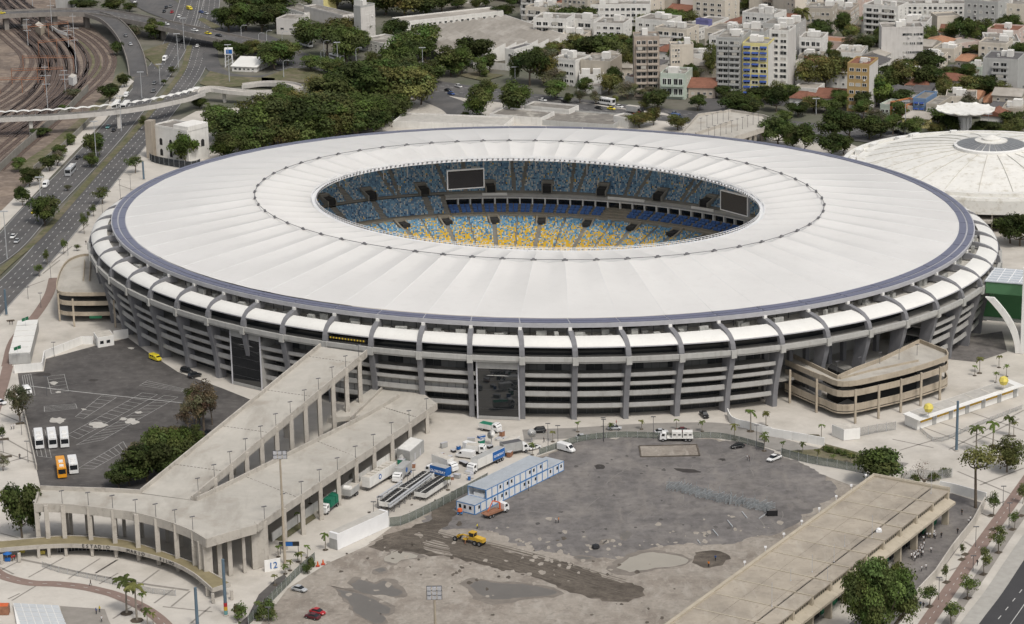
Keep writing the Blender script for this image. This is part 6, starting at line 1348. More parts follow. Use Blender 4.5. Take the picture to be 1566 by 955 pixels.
for i, (px, ty) in enumerate((((65, 342), 273), ((11, 396), 325), ((148, 254), 188), ((186, 201), 149), ((217, 150), 112), ((245, 130), 100), ((273, 103), 54), ((282, 75), 30))): rail_mast(px, ty, nth(i) + ' tall avenue lamp listed from the median tree upwards', 'tee')
for i, (px, ty) in enumerate((((517, 110), 67), ((647, 118), 75), ((1384, 207), 157), ((351, 125), 71), ((788, 132), 104), ((1511, 198), 176), ((1248, 175), 152), ((1217, 175), 158))): rail_mast(px, ty, ('tall thin lamp by the ' + ('grass roundabout', 'parked white car behind the wood', 'black car behind the arena', 'blue water tank', 'factory gate', 'canopy tower', 'red-roofed houses, right', 'red-roofed houses, left')[i]), 'tee')
for i, (px, ty) in enumerate((((408, 66), 50), ((496, 92), 66), ((432, 70), 52), ((434, 118), 96), ((545, 103), 77), ((491, 90), 80), ((369, 56), 42), ((338, 46), 38), ((396, 68), 54))): rail_mast(px, ty, nth(i) + ' curved white street lamp near the viaduct\'s right end', 'curve')
for i, (px, ty) in enumerate((((117, 112), 24), ((73, 165), 102), ((80, 48), -20), ((50, 10), -20), ((105, 72), 40), ((43, 70), 30), ((100, 140), 108))): rail_mast(px, ty, nth(i) + ' steel railway mast with cross arms in the yard', 'cat')
for i, (a_, b_) in enumerate((((280, 385), (670, 345)), ((380, 540), (735, 505)), ((230, 690), (720, 690)), ((120, 820), (620, 800)), ((0, 910), (440, 905)))):
    a, b = G(A1(a_, b_)); t = thing('catenary_gantry', nth(i) + ' brown steel gantry over the railway tracks from the viaduct down', 'gantry', a); d = b - a
    mb = MB(); mb.tube((0, 0, 6.5), (d.x, d.y, 6.5), .22, n=5); mb.tube((0, 0, 7.4), (d.x, d.y, 7.4), .12, n=5); mb.build('beam', 'rust', t)
    for v in (0, .5, 1): mb = MB(); mb.tube((d.x * v, d.y * v, 0), (d.x * v, d.y * v, 7.6), .2, n=5); mb.build('post', 'rust', t)
mat('rail_wall', (.25, .24, .215), .9, .15, .3, streak=.4)
wall('long grey concrete wall between two groups of railway tracks', A2((-20, 860), (160, 690), (330, 540), (480, 400), (640, 290), (860, 60)), 3.2, 'rail_wall', step=8)
wall('grey wall with graffiti beside the avenue pavement', A2((330, 850), (480, 730), (620, 620), (760, 490), (900, 350), (1060, 200)), 2.6, 'rail_wall', step=8)
t, r2, l2 = boxat('signal_cabin', 'small cream cabin among the railway tracks', 'cabin', A1((400, 350))[0], A1((345, 310))[0], A1((435, 320))[0], 4, 'concrete_car', 'roof_dirty')
t, r2, l2 = boxat('track_hut', 'small white hut with orange stripe beside the tracks', 'hut', A1((715, 840))[0], A1((670, 825))[0], A1((752, 810))[0], 4, 'white_paint', 'roof_dirty')
wall('white low platform wall under the viaduct', A1((440, 230), (560, 320), (650, 350)), 1.6, 'white_paint')
# -------- buildings
def wallmat(name, col): mat(name, col, .85, .08, .3, streak=.32); return name
for n_, c_ in dict(w_white=(.66, .645, .61), w_cream=(.60, .545, .465), w_beige=(.43, .37, .31), w_brown=(.36, .30, .25), w_grey=(.40, .40, .385), w_pink=(.56, .45, .40), w_yellow=(.62, .55, .25), w_mustard=(.40, .28, .13), w_mint=(.46, .52, .45), w_orange=(.50, .20, .09), w_blue=(.15, .23, .36), w_purple=(.17, .17, .35), w_old=(.42, .38, .32), w_stain=(.33, .29, .24)).items(): wallmat(n_, c_)
mat('w_side', (.58, .555, .525), .9, .06, .3, streak=.4)
mat('roof_flat', (.20, .185, .165), .95, .2, .3, col2=(.36, .34, .30), mix=.6, scale2=.15); mat('roof_tile', (.20, .092, .062), .9, .2, .6, streak=.1); mat('roof_orange', (.33, .175, .105), .9, .18, .6); mat('roof_asb', (.30, .275, .24), .9, .12, .3, col2=(.40, .37, .33), mix=.55, scale2=.05); mat('roof_slate', (.11, .105, .105), .8, .15, .5)
mat('curtain', (.42, .40, .36), .8, .1, 1); mat('awning_blue', (.035, .07, .24), .7, .1, 1)
_w = MB(); _w.cur = 0; _w.quad((-.5, .03, 0), (.5, .03, 0), (.5, .03, 1), (-.5, .03, 1)); _w.cur = 1
for b in ((-.54, -.46, 0, 1), (.46, .54, 0, 1), (-.02, .02, .06, .94)): _w.box(b[0], b[1], 0, .12, b[2], b[3])
for b in ((-.46, .46, 0, .06), (-.46, .46, .94, 1)): _w.box(b[0], b[1], 0, .12, b[2], b[3])
WIN = [_w.mesh('window', [p, 'white_paint']) for p in ('glass_dark', 'curtain')] + [_w.mesh('window', ['glass_dark', 'w_grey'])]
_b = MB(); _b.box(-.5, .5, 0, 1.1, 0, .1); _b.box(-.5, .5, 1.0, 1.1, .1, .42); _b.box(-.5, -.48, 0, 1.0, .1, .42); _b.box(.48, .5, 0, 1.0, .1, .42)
_a = MB(); _a.add([(-.5, 0, 1), (.5, 0, 1), (.5, .9, .55), (-.5, .9, .55), (-.5, .8, .5), (.5, .8, .5)], [(0, 1, 2, 3), (3, 2, 5, 4)]); AWN = _a.mesh('awning', 'awning_blue')
_c = MB(); _c.box(-.4, .4, 0, .55, 0, .5); ACU = _c.mesh('air_conditioner', 'trailer_white')
BAL = {}
def face(t, o, d, n, W, H, spec, seed, z0=0.):
    """fill one facade: spec = (kind, rows, columns, window width, window height, x0, x1)"""
    kind, rows, cols = spec[:3]; ww, wh = spec[3:5] if len(spec) > 4 else (1.4, 1.3); x0, x1 = spec[5:7] if len(spec) > 6 else (.06, .94)
    rz = math.atan2(d.y, d.x); rr = random.Random(seed); fh = (H - z0 - .8) / rows
    if n.dot(Vector((-math.sin(rz), math.cos(rz), 0))) < 0: rz += PI
    for i in range(rows):
        for j in range(cols):
            x = W * (x0 + (x1 - x0) * (j + .5) / cols); p = o + d * x; zz = z0 + i * fh
            if kind in ('win', 'awn'):
                w_ = ob('window', WIN[rr.choice((0, 0, 0, 1, 2))], t, (p.x, p.y, zz + fh * .35), rz, (ww, 1, min(wh, fh * .6)))
                if kind == 'awn' and rr.random() < .75: ob('awning', AWN, t, (p.x + n.x * .05, p.y + n.y * .05, zz + fh * .42), rz, (ww * 1.1, 1.1, min(wh, fh * .6)))
                if kind == 'win' and rr.random() < .25: ob('air_conditioner', ACU, t, (p.x, p.y, zz + fh * .12), rz)
            elif kind == 'bal':
                cw = W * (x1 - x0) / cols * .94; key = spec[7] if len(spec) > 7 else 'w_white'
                if key not in BAL: BAL[key] = _b.mesh('balcony', key)
                ob('balcony', BAL[key], t, (p.x, p.y, zz + .02), rz, (cw, 1.3, 2.5))
                for e in (-.25, .22):
                    q = p + d * cw * e; ob('window', WIN[rr.choice((0, 0, 2))], t, (q.x, q.y, zz + .35), rz, (cw * .36, 1, fh * .72))
                if rr.random() < .3: q = p + d * cw * rr.uniform(-.2, .2) + n * 1.3; mb = ob('blind', BLIND, t, (q.x, q.y, zz + fh * .45), rz, (cw * .45, 1, fh * .5))
            elif kind == 'strip':
                ob('window', WIN[0], t, (p.x, p.y, zz + fh * .4), rz, (W * (x1 - x0) / cols * .92, 1, wh))
_q = MB(); _q.box(-.5, .5, -.02, .02, 0, 1); BLIND = _q.mesh('blind', 'curtain')
SEED = [0]; FOOT = []
def bld(label, cr, N, L_, R_, ytop, m, left=None, right=None, roof='roof_flat', name='apartment_building', cat='building', side=None, top=True, z0=0., par=.7, minh=None):
    """block from ground pixels of the near corner and the far ends of its two visible faces; height from the roof pixel above the near corner"""
    N, L_, R_ = [cr(p)[0] for p in (N, L_, R_)]; yt = cr((0, ytop))[0][1]
    a, l, r = g(*N), g(*L_), g(*R_); H = (N[1] - yt) / (pxm(a + Vector((0, 0, 10))) * .957)
    SEED[0] += 1; t = thing(name, label, cat, a); lv, rv = l - a, r - a
    # square the corner: keep the left face, rebuild the right one at a right angle
    ld = lv.normalized(); nd = Vector((-ld.y, ld.x, 0)); nd = nd if nd.y > 0 else -nd
    depth = max(rv.dot(nd), 7.0); rv = nd * depth
    c = [Vector((0, 0, 0)), rv, rv + lv, lv]
    FOOT.append((a.x + (lv + rv).x / 2, a.y + (lv + rv).y / 2, (lv + rv).length / 2)); mb = MB(); mb.prism([(p.x, p.y) for p in c], -.3, H); mb.build('wall', m, t)
    if side: mb = MB(); n_ = -ld * .04; mb.quad(*[(q.x + n_.x, q.y + n_.y, z) for q, z in ((c[0], .0), (c[1], .0), (c[1], H + par), (c[0], H + par))]); mb.build('side_wall', side, t)
    if roof:
        cen = (lv + rv) / 2; mb = MB(); mb.prism([((p - cen).x * .985 + cen.x, (p - cen).y * .985 + cen.y) for p in c], H, H + .05); mb.build('roof', roof, t)
        mb = MB()
        for i in range(4):
            p, q = c[i], c[(i + 1) % 4]; k = .2; e = (q - p).normalized() * .0
            mb.wallseg(p + (cen - p) * .012, q + (cen - q) * .012, .25, H - .3, H + par)
        mb.build('roof_parapet', m, t)
        rr = random.Random(SEED[0])
        if top:
            for i in range(rr.randint(1, 3)):
                p = lv * rr.uniform(.2, .8) + rv * rr.uniform(.25, .75); mb = MB(); mb.obox((p.x, p.y), rr.uniform(2.5, 5), rr.uniform(2, 4), H, H + rr.uniform(1.8, 3.5), math.atan2(ld.y, ld.x)); mb.build('roof_house', 'w_white', t)
            for i in range(rr.randint(1, 3)):
                p = lv * rr.uniform(.1, .9) + rv * rr.uniform(.15, .85); mb = MB(); mb.lathe([(.8, H), (.8, H + 1.2), (.3, H + 1.5)], (p.x, p.y, 0), 10); mb.build('water_tank', 'w_grey', t)
    if left: face(t, lv, -ld, -nd, lv.length, H, left, SEED[0] * 3, z0)
    if right: face(t, Vector((0, 0, 0)), nd, -ld, depth, H, right, SEED[0] * 3 + 1, z0)
    return t, lv, rv, H
def house(label, cr, N, L_, R_, yeave, m, roofm, rise=2.2, hip=False, wins=(1, 2), cat='house', name='house', ridge='l', rw=None):
    t, lv, rv, H = bld(label, cr, N, L_, R_, yeave, m, ('win', wins[0], wins[1], 1.2, 1.2), ('win', wins[0], max(1, wins[1] - 1), 1.1, 1.1), None, name, cat)
    ld, rd = lv.normalized() * .6, rv.normalized() * .6; c = [-ld - rd, rv - ld + rd, rv + lv + ld + rd, lv + ld - rd]; z = H - .1
    if ridge == 'l': e0, e1 = (c[0] + c[1]) / 2, (c[3] + c[2]) / 2
    else: e0, e1 = (c[0] + c[3]) / 2, (c[1] + c[2]) / 2
    if hip: e0, e1 = e0.lerp(e1, .28), e1.lerp(e0, .28)
    v = [(p.x, p.y, z) for p in c] + [(e0.x, e0.y, z + rise), (e1.x, e1.y, z + rise)]
    f = [(0, 4, 5, 3), (1, 2, 5, 4), (0, 1, 4), (2, 3, 5)] if ridge == 'l' else [(0, 1, 5, 4), (3, 4, 5, 2), (0, 4, 3), (1, 2, 5)]
    mb = MB(); mb.add(v, f + [(3, 2, 1, 0)]); rf = mb.build('roof', roofm, t)
    mb = MB(); mb.tube(v[4], v[5], .18, n=6); mb.build('ridge', roofm, rf); return t
B = bld
B('tan balcony tower with rooftop tanks beside the pale green house', C4, (310, 935), (65, 940), (470, 880), 385, 'w_brown', ('bal', 9, 2, 1.4, 1.3, .06, .97, 'w_beige'), ('win', 8, 1, .7, .8), side='w_cream')
B('cream block with blank peach side behind the tan tower', C4, (640, 800), (418, 805), (735, 765), 455, 'w_cream', ('win', 6, 3, .9, 1.1, .05, .42), None, side='w_pink')
B('two-storey pale green house with balconies', C4, (560, 965), (318, 955), (615, 900), 740, 'w_mint', ('bal', 2, 2, 1.4, 1.3, .05, .95, 'w_mint'), ('win', 2, 2), z0=1, name='green_house', cat='house')
house('brown-tiled house with two white gables beside the pale green house', C4, (850, 955), (590, 950), (880, 880), 860, 'w_beige', 'roof_tile', 3.0, False, (1, 4))
B('grey ten-storey balcony block with crowded roof', C4, (1108, 940), (860, 930), (1140, 850), 400, 'w_grey', ('bal', 10, 2, 1.4, 1.3, .05, .95, 'w_grey'), None)
B('yellow-framed block with blue awnings', C4, (1362, 955), (1114, 945), (1400, 890), 455, 'w_yellow', ('awn', 9, 3, 3.0, 1.9, .02, .98), None, side='w_white')
B('slim white tower with blank white right side', C5, (287, 900), (100, 890), (410, 845), 330, 'w_white', ('win', 10, 2, 3.0, 1.6, .08, .95), None, side='w_side')
B('mustard block with red roof terrace and blank white side', C7, (1070, 455), (858, 442), (1258, 390), 15, 'w_mustard', ('win', 6, 3, 2.0, 1.5), None, 'roof_tile', side='w_side')
B('large windowless white office with small window groups', C6, (540, 640), (135, 645), (612, 590), 285, 'w_side', ('win', 4, 5, 2.6, 1.2, .52, .97), None, side='w_white')
B('low grey-roofed office with strip windows beside the white office', C5, (1000, 625), (735, 615), (1190, 555), 535, 'w_white', ('strip', 1, 2, 1, 1.6), ('strip', 2, 4, 1, 1.4), 'roof_asb')
B('long beige apartment block with wide balconies and dark tree before it', C5, (890, 300), (660, 290), (1120, 235), 120, 'w_beige', ('bal', 4, 2, 1.4, 1.3, .04, .96, 'w_white'), ('win', 4, 7, 1.6, 1.4))
B('long white four-storey block full of small windows at the top right', C6, (1095, 240), (80, 240), (1205, 195), 55, 'w_white', ('win', 4, 18, 1.5, 1.4), ('win', 4, 5, 1.4, 1.4))
B('broad blank cream tower at the top behind the white apartments', C4, (480, 140), (215, 120), (500, 95), -90, 'w_cream', None, None)
B('white tower with a blue window stripe at the top', C4, (835, 170), (512, 155), (850, 120), -130, 'w_side', ('win', 7, 1, 2.2, 1.3, .44, .60), None)
B('pink-grey tower with rounded balconies at the top', C4, (985, 185), (840, 175), (1060, 140), -110, 'w_grey', ('bal', 6, 1, 1.4, 1.3, .05, .95, 'w_pink'), ('win', 6, 3))
B('plain white tower at the top right of the rounded balconies', C4, (1175, 115), (1065, 105), (1190, 80), -110, 'w_white', None, None)
B('peach tower with a brown balcony column at the top', C4, (1412, 170), (1180, 150), (1440, 120), -130, 'w_cream', ('bal', 6, 1, 1.4, 1.3, .6, .98, 'w_brown'), None)
B('peach tower with brown window column above the white slim tower', C5, (352, 265), (140, 200), (380, 160), -140, 'w_cream', ('win', 7, 2, 1.4, 1.5, .62, .98), None)
B('white and cream gridded tower with blank yellow side at the top', C5, (562, 255), (355, 250), (655, 225), -120, 'w_white', ('win', 7, 5, 1.6, 1.4), None, side='w_cream')
B('white four-storey apartment row behind the palm', C3, (1240, 300), (655, 305), (1262, 260), 60, 'w_white', ('win', 4, 10, 1.9, 1.5), None)
B('three-storey white corner house at the far avenue', C3, (512, 840), (290, 815), (568, 780), 605, 'w_white', ('win', 3, 4, 2.2, 1.5), ('win', 3, 1))
B('stained old party-wall building with patched plaster', C3, (850, 845), (560, 830), (945, 770), 620, 'w_old', None, None, side='w_stain')
B('low white shop with dirty roof in front of the stained building', C3, (782, 860), (548, 862), (842, 815), 740, 'w_white', ('win', 1, 3, 1.2, 1.2), None, side='w_stain')
B('blue-painted low wall shop below the white corner house', C3, (760, 915), (525, 900), (775, 870), 865, 'w_white', None, None, name='low_shop', cat='shop', top=False)
B('small white house with red roof left of the tan tower', C3, (1080, 915), (995, 905), (1090, 860), 770, 'w_white', ('win', 2, 1), None, 'roof_tile', top=False, name='house', cat='house')
B('white flat-roofed hall behind the trees left of the tan tower', C3, (1085, 560), (800, 590), (1100, 470), 500, 'w_white', None, None, 'roof_flat', top=False)
B('white annex with grey roof and purple corner panel behind the cream block', C4, (785, 360), (590, 425), (985, 200), 265, 'w_white', ('win', 2, 6, 1.4, 1.3), None, top=False)
B('second white annex behind the cream block', C4, (985, 275), (825, 335), (1000, 180), 185, 'w_white', ('win', 2, 6, 1.4, 1.4), None, top=False)
B('purple corner panel block between the two white annexes', C4, (822, 350), (785, 360), (830, 300), 205, 'w_purple', None, None, top=False)
B('cream house with dark awning near the peach tower', C4, (1320, 285), (1115, 270), (1400, 220), 185, 'w_cream', ('win', 2, 3, 2.2, 1.4), None)
B('low grey house beneath the slim white tower', C7, (560, 300), (335, 285), (585, 240), 245, 'w_white', ('win', 1, 4, 1.3, 1.2), None, 'roof_asb', top=False, name='house', cat='house')
house('small house with pink-red hipped roof under the slim white tower', C7, (480, 400), (300, 385), (530, 340), 330, 'w_white', 'roof_tile', 2.0, True)
house('long house with brown-red roof beside the mustard block', C7, (855, 390), (550, 375), (870, 300), 330, 'w_cream', 'roof_tile', 2.6)
B('bright orange two-storey house with dark roof', C8, (365, 520), (222, 490), (400, 450), 400, 'w_orange', ('win', 2, 2, 1.6, 1.2), None, 'roof_slate', top=False, name='house', cat='house')
B('beige narrow house between the orange and the blue houses', C8, (440, 520), (366, 512), (450, 450), 415, 'w_cream', ('win', 2, 1, 1.5, 1.2), None, 'roof_slate', top=False, name='house', cat='house')
B('tall narrow house with bright blue top floor', C8, (565, 530), (442, 520), (590, 450), 345, 'w_blue', ('awn', 3, 2, 1.8, 1.3), None, top=False, name='house', cat='house')
B('shabby white three-storey house right of the blue one', C8, (690, 560), (570, 550), (720, 470), 400, 'w_old', ('bal', 3, 1, 1.4, 1.3, .05, .95, 'w_white'), None, top=False, name='house', cat='house')
B('small pale house left of the orange one', C8, (220, 490), (125, 480), (240, 430), 400, 'w_mint', ('win', 1, 2), None, 'roof_asb', top=False, name='house', cat='house')
house('dark-roofed house behind the blue house', C8, (600, 350), (430, 340), (740, 240), 270, 'w_white', 'roof_slate', 1.8)
house('orange-tiled house behind the canopy tower', C8, (1075, 400), (925, 390), (1140, 330), 330, 'w_cream', 'roof_orange', 2.4)
house('broad house with orange hipped roof right of the canopy tower', C8, (1440, 400), (1140, 395), (1460, 320), 365, 'w_cream', 'roof_orange', 3.0, True)
B('grey-white villa at the right border', C8, (1500, 570), (1310, 560), (1600, 500), 440, 'w_old', ('win', 2, 3, 1.6, 1.3), None, 'roof_asb', name='house', cat='house')
house('dark slate-roofed house beside the grey-white villa', C8, (1300, 480), (1190, 470), (1330, 420), 420, 'w_old', 'roof_slate', 1.5)
B('grey seven-storey block with green balconies at the right', C6, (1455, 965), (1115, 945), (1560, 890), 605, 'w_grey', ('bal', 6, 1, 1.4, 1.3, .25, .75, 'w_grey'), None, 'roof_slate')
B('white stepped apartment house behind the grey seven-storey block', C6, (1480, 560), (1150, 560), (1560, 470), 420, 'w_white', ('win', 2, 3, 1.6, 1.4), None)
B('white house cluster with tiled terraces higher up at the right', C6, (1500, 440), (1230, 450), (1580, 330), 340, 'w_white', ('win', 1, 3, 1.6, 1.4), None, 'roof_asb')
B('pinkish tower cut by the right border', C6, (1600, 210), (1450, 200), (1640, 160), 60, 'w_pink', ('win', 4, 2), None)
B('yellow tower with blank front near the top right', C6, (1245, 195), (1165, 190), (1300, 150), -60, 'w_yellow', None, ('win', 5, 2))
B('beige balcony tower beside the yellow one', C6, (1370, 140), (1270, 150), (1480, 60), -60, 'w_beige', ('bal', 5, 1, 1.4, 1.3, .05, .95, 'w_cream'), None)
B('pink corner building at the market street', C6, (765, 535), (610, 500), (905, 440), 460, 'w_pink', ('win', 2, 4, 1.3, 1.2), ('win', 2, 5, 1.3, 1.2), 'roof_asb', top=False)
house('beige house with brown roof above the pink corner building', C6, (860, 395), (705, 390), (905, 330), 320, 'w_cream', 'roof_tile', 2.4)
B('blank white warehouse above the beige house', C6, (895, 290), (680, 300), (905, 250), 165, 'w_cream', None, None, top=False)
B('long low orange-roofed shed behind the trees', C5, (840, 485), (410, 450), (860, 440), 425, 'w_pink', None, None, 'roof_orange', top=False, name='shed', cat='shed')
house('pink villa with red roofs behind the slim tower', C5, (610, 560), (410, 545), (640, 500), 500, 'w_pink', 'roof_orange', 2.4)
house('shed with rust roof beneath the round dark tree', C6, (980, 660), (860, 650), (1070, 590), 600, 'w_old', 'roof_orange', 1.4)
house('broad dark-roofed hall below the rust-roofed shed', C6, (970, 780), (750, 770), (985, 690), 730, 'w_old', 'roof_slate', 1.5)
B('lime green house left of the grey seven-storey block', C6, (1110, 740), (985, 735), (1125, 690), 670, 'w_mint', ('win', 1, 2), None, 'roof_asb', name='house', cat='house')
# factory
fac, lv, rv, H = B('long white two-storey factory wing behind the sawtooth hall', C2, (1085, 185), (108, 295), (1120, 130), 118, 'w_white', ('win', 1, 16, 1.6, 1.4), None, 'roof_asb', top=False, name='factory_wing', cat='factory')
P = [g(*p, 6.5) for p in ((626, 47), (772, 29), (872, 62), (672, 84))]
hall = thing('factory_hall', 'broad factory hall with beige sawtooth roof', 'factory', (P[0].x, P[0].y, 0)); nt2 = 12; O = Vector((P[0].x, P[0].y, 0))
for i in range(nt2):
    a0, a1 = P[0].lerp(P[1], i / nt2) - O, P[0].lerp(P[1], (i + 1) / nt2) - O; b0, b1 = P[3].lerp(P[2], i / nt2) - O, P[3].lerp(P[2], (i + 1) / nt2) - O; up2 = Vector((0, 0, 2.2))
    mb = MB(); mb.quad(a0, b0, b1 + up2, a1 + up2); mb.build('roof_sheet', 'roof_asb', hall)
    mb = MB(); mb.quad(a1 + up2, b1 + up2, b1, a1); mb.build('roof_light', 'w_old', hall)
    mb = MB(); mb.add([b0, b1, b1 + up2], [(0, 1, 2)]); mb.quad((b0.x, b0.y, 0), (b1.x, b1.y, 0), b1, b0); mb.build('front_wall', 'w_white', hall)
mb = MB(); a, b = P[1] - O, P[2] - O; mb.wallseg(a, b, .3, 0, 8.7); mb.build('side_wall', 'w_white', hall)
B('white factory office with dark hipped roof behind the dark tree', C2, (1190, 650), (1100, 640), (1360, 590), 500, 'w_white', ('win', 2, 1), ('win', 2, 2), 'roof_slate', top=False, name='factory_office', cat='office')
wall('white boundary wall in front of the factory', C2((790, 660), (940, 665), (1180, 690)), 3, 'w_white')
B('tall white stair tower with blank walls', C1, (975, 415), (908, 405), (1150, 390), 85, 'w_grey', None, ('win', 3, 2, 2.5, 1.8, .3, .95), side='w_side')
B('low white annex at the foot of the stair tower', C1, (1200, 530), (950, 480), (1230, 440), 440, 'w_white', ('win', 2, 5, 1.4, 1.3), None, top=False)
B('long ribbed white wall block left of the stair tower', C1, (795, 265), (415, 170), (800, 220), 165, 'w_side', None, None, top=False, name='ribbed_hall', cat='hall')
B('grey office wing beside the ribbed white wall', C1, (905, 320), (800, 290), (930, 250), 225, 'w_grey', ('win', 2, 3, 1.6, 1.2), None, top=False)
B('long low school wing with dark windows at the upper left', C1, (420, 190), (142, 110), (440, 120), 140, 'w_white', ('win', 1, 9, 1.8, 1.6), None, top=False)
B('small plain white building among trees at the upper left', C1, (345, 340), (148, 330), (360, 290), 205, 'w_side', ('win', 1, 2, 2, 1), None, top=False)
B('white block with yellow edge at the upper border', C1, (605, 120), (448, 95), (625, 80), -70, 'w_white', None, None, side='w_yellow', top=False)
B('pale concrete silo block at the upper left border', A1, (690, 95), (545, 90), (712, 40), -40, 'w_grey', None, None, top=False)
# elevated concrete station at the top centre
st = thing('concrete_station', 'elevated concrete station with long horizontal bands at the top centre', 'station')
for z, y0, y1 in ((0, 0, 0), (5, 0, 0), (10, 0, 0)):
    pl = [g(770, 20), g(810, 22), g(905, 28)]; o0 = pl[0]; mb = MB(); a, b = g(745, 5), g(900, 30); mb.wallseg(a + Vector((0, 25, 0)), b + Vector((0, 25, 0)), 16, z + 3, z + 4.6); mb.build('platform', 'concrete', st)
for i in range(5): p = g(760 + i * 35, 10 + i * 5) + Vector((0, 25, 0)); mb = MB(); mb.obox((p.x, p.y), 4 if i == 2 else 1.5, 3, 0, 20 if i == 2 else 13, .2); mb.build('column', 'concrete', st)
# ruined white house left of the stadium
rh, lv, rv, H = B('roofless white mansion with arched windows beside the avenue', K1, (1062, 915), (868, 880), (1158, 880), 745, 'w_white', None, None, 'roof_flat', top=False, name='old_mansion', cat='mansion')
_ar = MB(); pts = [(-.5, 0), (.5, 0), (.5, .7)] + [(.5 * math.cos(a), .7 + .3 * math.sin(a)) for a in np.linspace(.3, PI - .3, 6)] + [(-.5, .7)]
_ar.add([(x, .04, z) for x, z in pts], [tuple(range(len(pts)))]); ARW = _ar.mesh('arched_window', 'dark_void')
ld = lv.normalized(); nd = rv.normalized()
for i in range(3):
    for z in (1.0, 5.6): p = lv * (.22 + .28 * i); ob('arched_window', ARW, rh, (p.x, p.y, z), math.atan2(ld.y, ld.x), (1.7, 1, 3.0))
for i in range(2): p = rv * (.3 + .4 * i) - ld * .08; ob('arched_window', ARW, rh, (p.x, p.y, 5.4), math.atan2(nd.y, nd.x), (2.0, 1, 3.2))
mb = MB(); p = lv * .2 + rv * .5; mb.obox((p.x, p.y), lv.length * .42, rv.length * .96, H, H + 2.0, math.atan2(ld.y, ld.x)); mb.build('upper_storey', 'w_white', rh)
wall('crumbling brown brick wall beside the white mansion', K1((842, 890), (868, 878)), 16, 'w_stain', 3, 'ruined_wall')
# tank on legs, white hall by the viaduct
p = g(*A3((960, 655))[0]); wt = thing('water_tank_tower', 'white tank with blue sign on a lattice tower', 'water tank', p, 0, None, .66); mb = MB(); mb.box(-3, 3, -2.4, 2.4, 10, 14.5); mb.build('tank', 'white_paint', wt); mb = MB(); mb.box(-1.6, 2.9, -2.5, -2.42, 10.6, 13.8); mb.build('sign', 'globe_blue', wt)
for x in (-2.4, 2.4):
    for y in (-2, 2): mb = MB(); mb.tube((x * 1.2, y * 1.2, 0), (x, y, 10), .25, n=5); mb.build('leg', 'white_metal', wt)
for k in range(3): mb = MB(); z = 1 + k * 3; [mb.tube((-2.7, s * 2.2, z), (2.7, s * 2.2, z + 3), .1, n=4) for s in (-1, 1)]; mb.build('brace', 'white_metal', wt)
house('long white-roofed hall beside the water tank', A3, (1225, 700), (985, 690), (1300, 600), 655, 'w_white', 'canopy_white', 2.5, False, (1, 5), 'hall', 'white_hall')
# low buildings between the stadium and the far avenue
B('long white flat-roofed pavilion just behind the stadium rim', K2, (1420, 770), (765, 745), (1480, 720), 742, 'w_white', None, None, 'patch_white', top=False, name='pavilion', cat='pavilion')
B('low white service building behind the rim', K3, (345, 690), (82, 665), (352, 660), 650, 'w_white', ('win', 1, 10, .9, .8), None, top=False)
B('low dark-roofed building at the rim left of the service building', K3, (180, 735), (-120, 710), (195, 690), 700, 'w_white', None, None, top=False, name='low_building')
B('low building with skylights right behind the rim', K3, (600, 760), (100, 725), (610, 690), 740, 'w_grey', None, None, 'roof_flat', top=False, name='low_building')
B('small white gate block beside the skylit building', K3, (690, 750), (605, 735), (715, 730), 700, 'w_white', None, None, top=False, name='gate_block')
# ramp on the far side of the stadium
fl = [g(*K3((1290, 800))[0], 6), g(*K3((1130, 725))[0], 8), g(*K3((1010, 690))[0], 9.5), g(*K3((1090, 655))[0], 9.5)]
t = thing('far_ramp', 'wide pale concrete ramp with lamps behind the stadium', 'ramp')
pg = [(1000, 775), (1100, 665), (1290, 640), (1480, 670), (1530, 690), (1480, 745), (1260, 815), (1180, 825)]
mb = MB(); mb.prism([(p.x, p.y) for p in G(K3(*pg), 8.5)], 7.4, 8.4); mb.build('deck', 'concrete_deck', t)
mb = MB(); q = G(K3(*(pg + pg[:1])), 9.4); rail_parapet(mb, q, 1.0, .35, 1.2); mb.build('parapet', 'concrete', t)
mb = MB(); q = G(K3((1085, 775), (1290, 705), (1280, 695)), 9.6); rail_parapet(mb, q[:2], 1.2, .6, .2); mb.build('divider', 'concrete', t)
for px in K3((1015, 745), (1035, 730), (1340, 790), (1370, 775), (1400, 765), (1430, 755), (1470, 740), (1310, 800)): p = g(*px, 8); mb = MB(); mb.obox((p.x, p.y), 1.2, 1.2, 0, 7.4, .4); mb.build('column', 'concrete', t)
for px in K3((1115, 760), (1150, 745), (1182, 735), (1213, 725), (1245, 715), (1277, 705), (1160, 815), (1195, 805), (1230, 795), (1262, 785), (1295, 775), (1327, 765), (1358, 755), (1388, 745), (1420, 730), (1450, 720)): lamp(t, g(*px, 8.4), 5.)
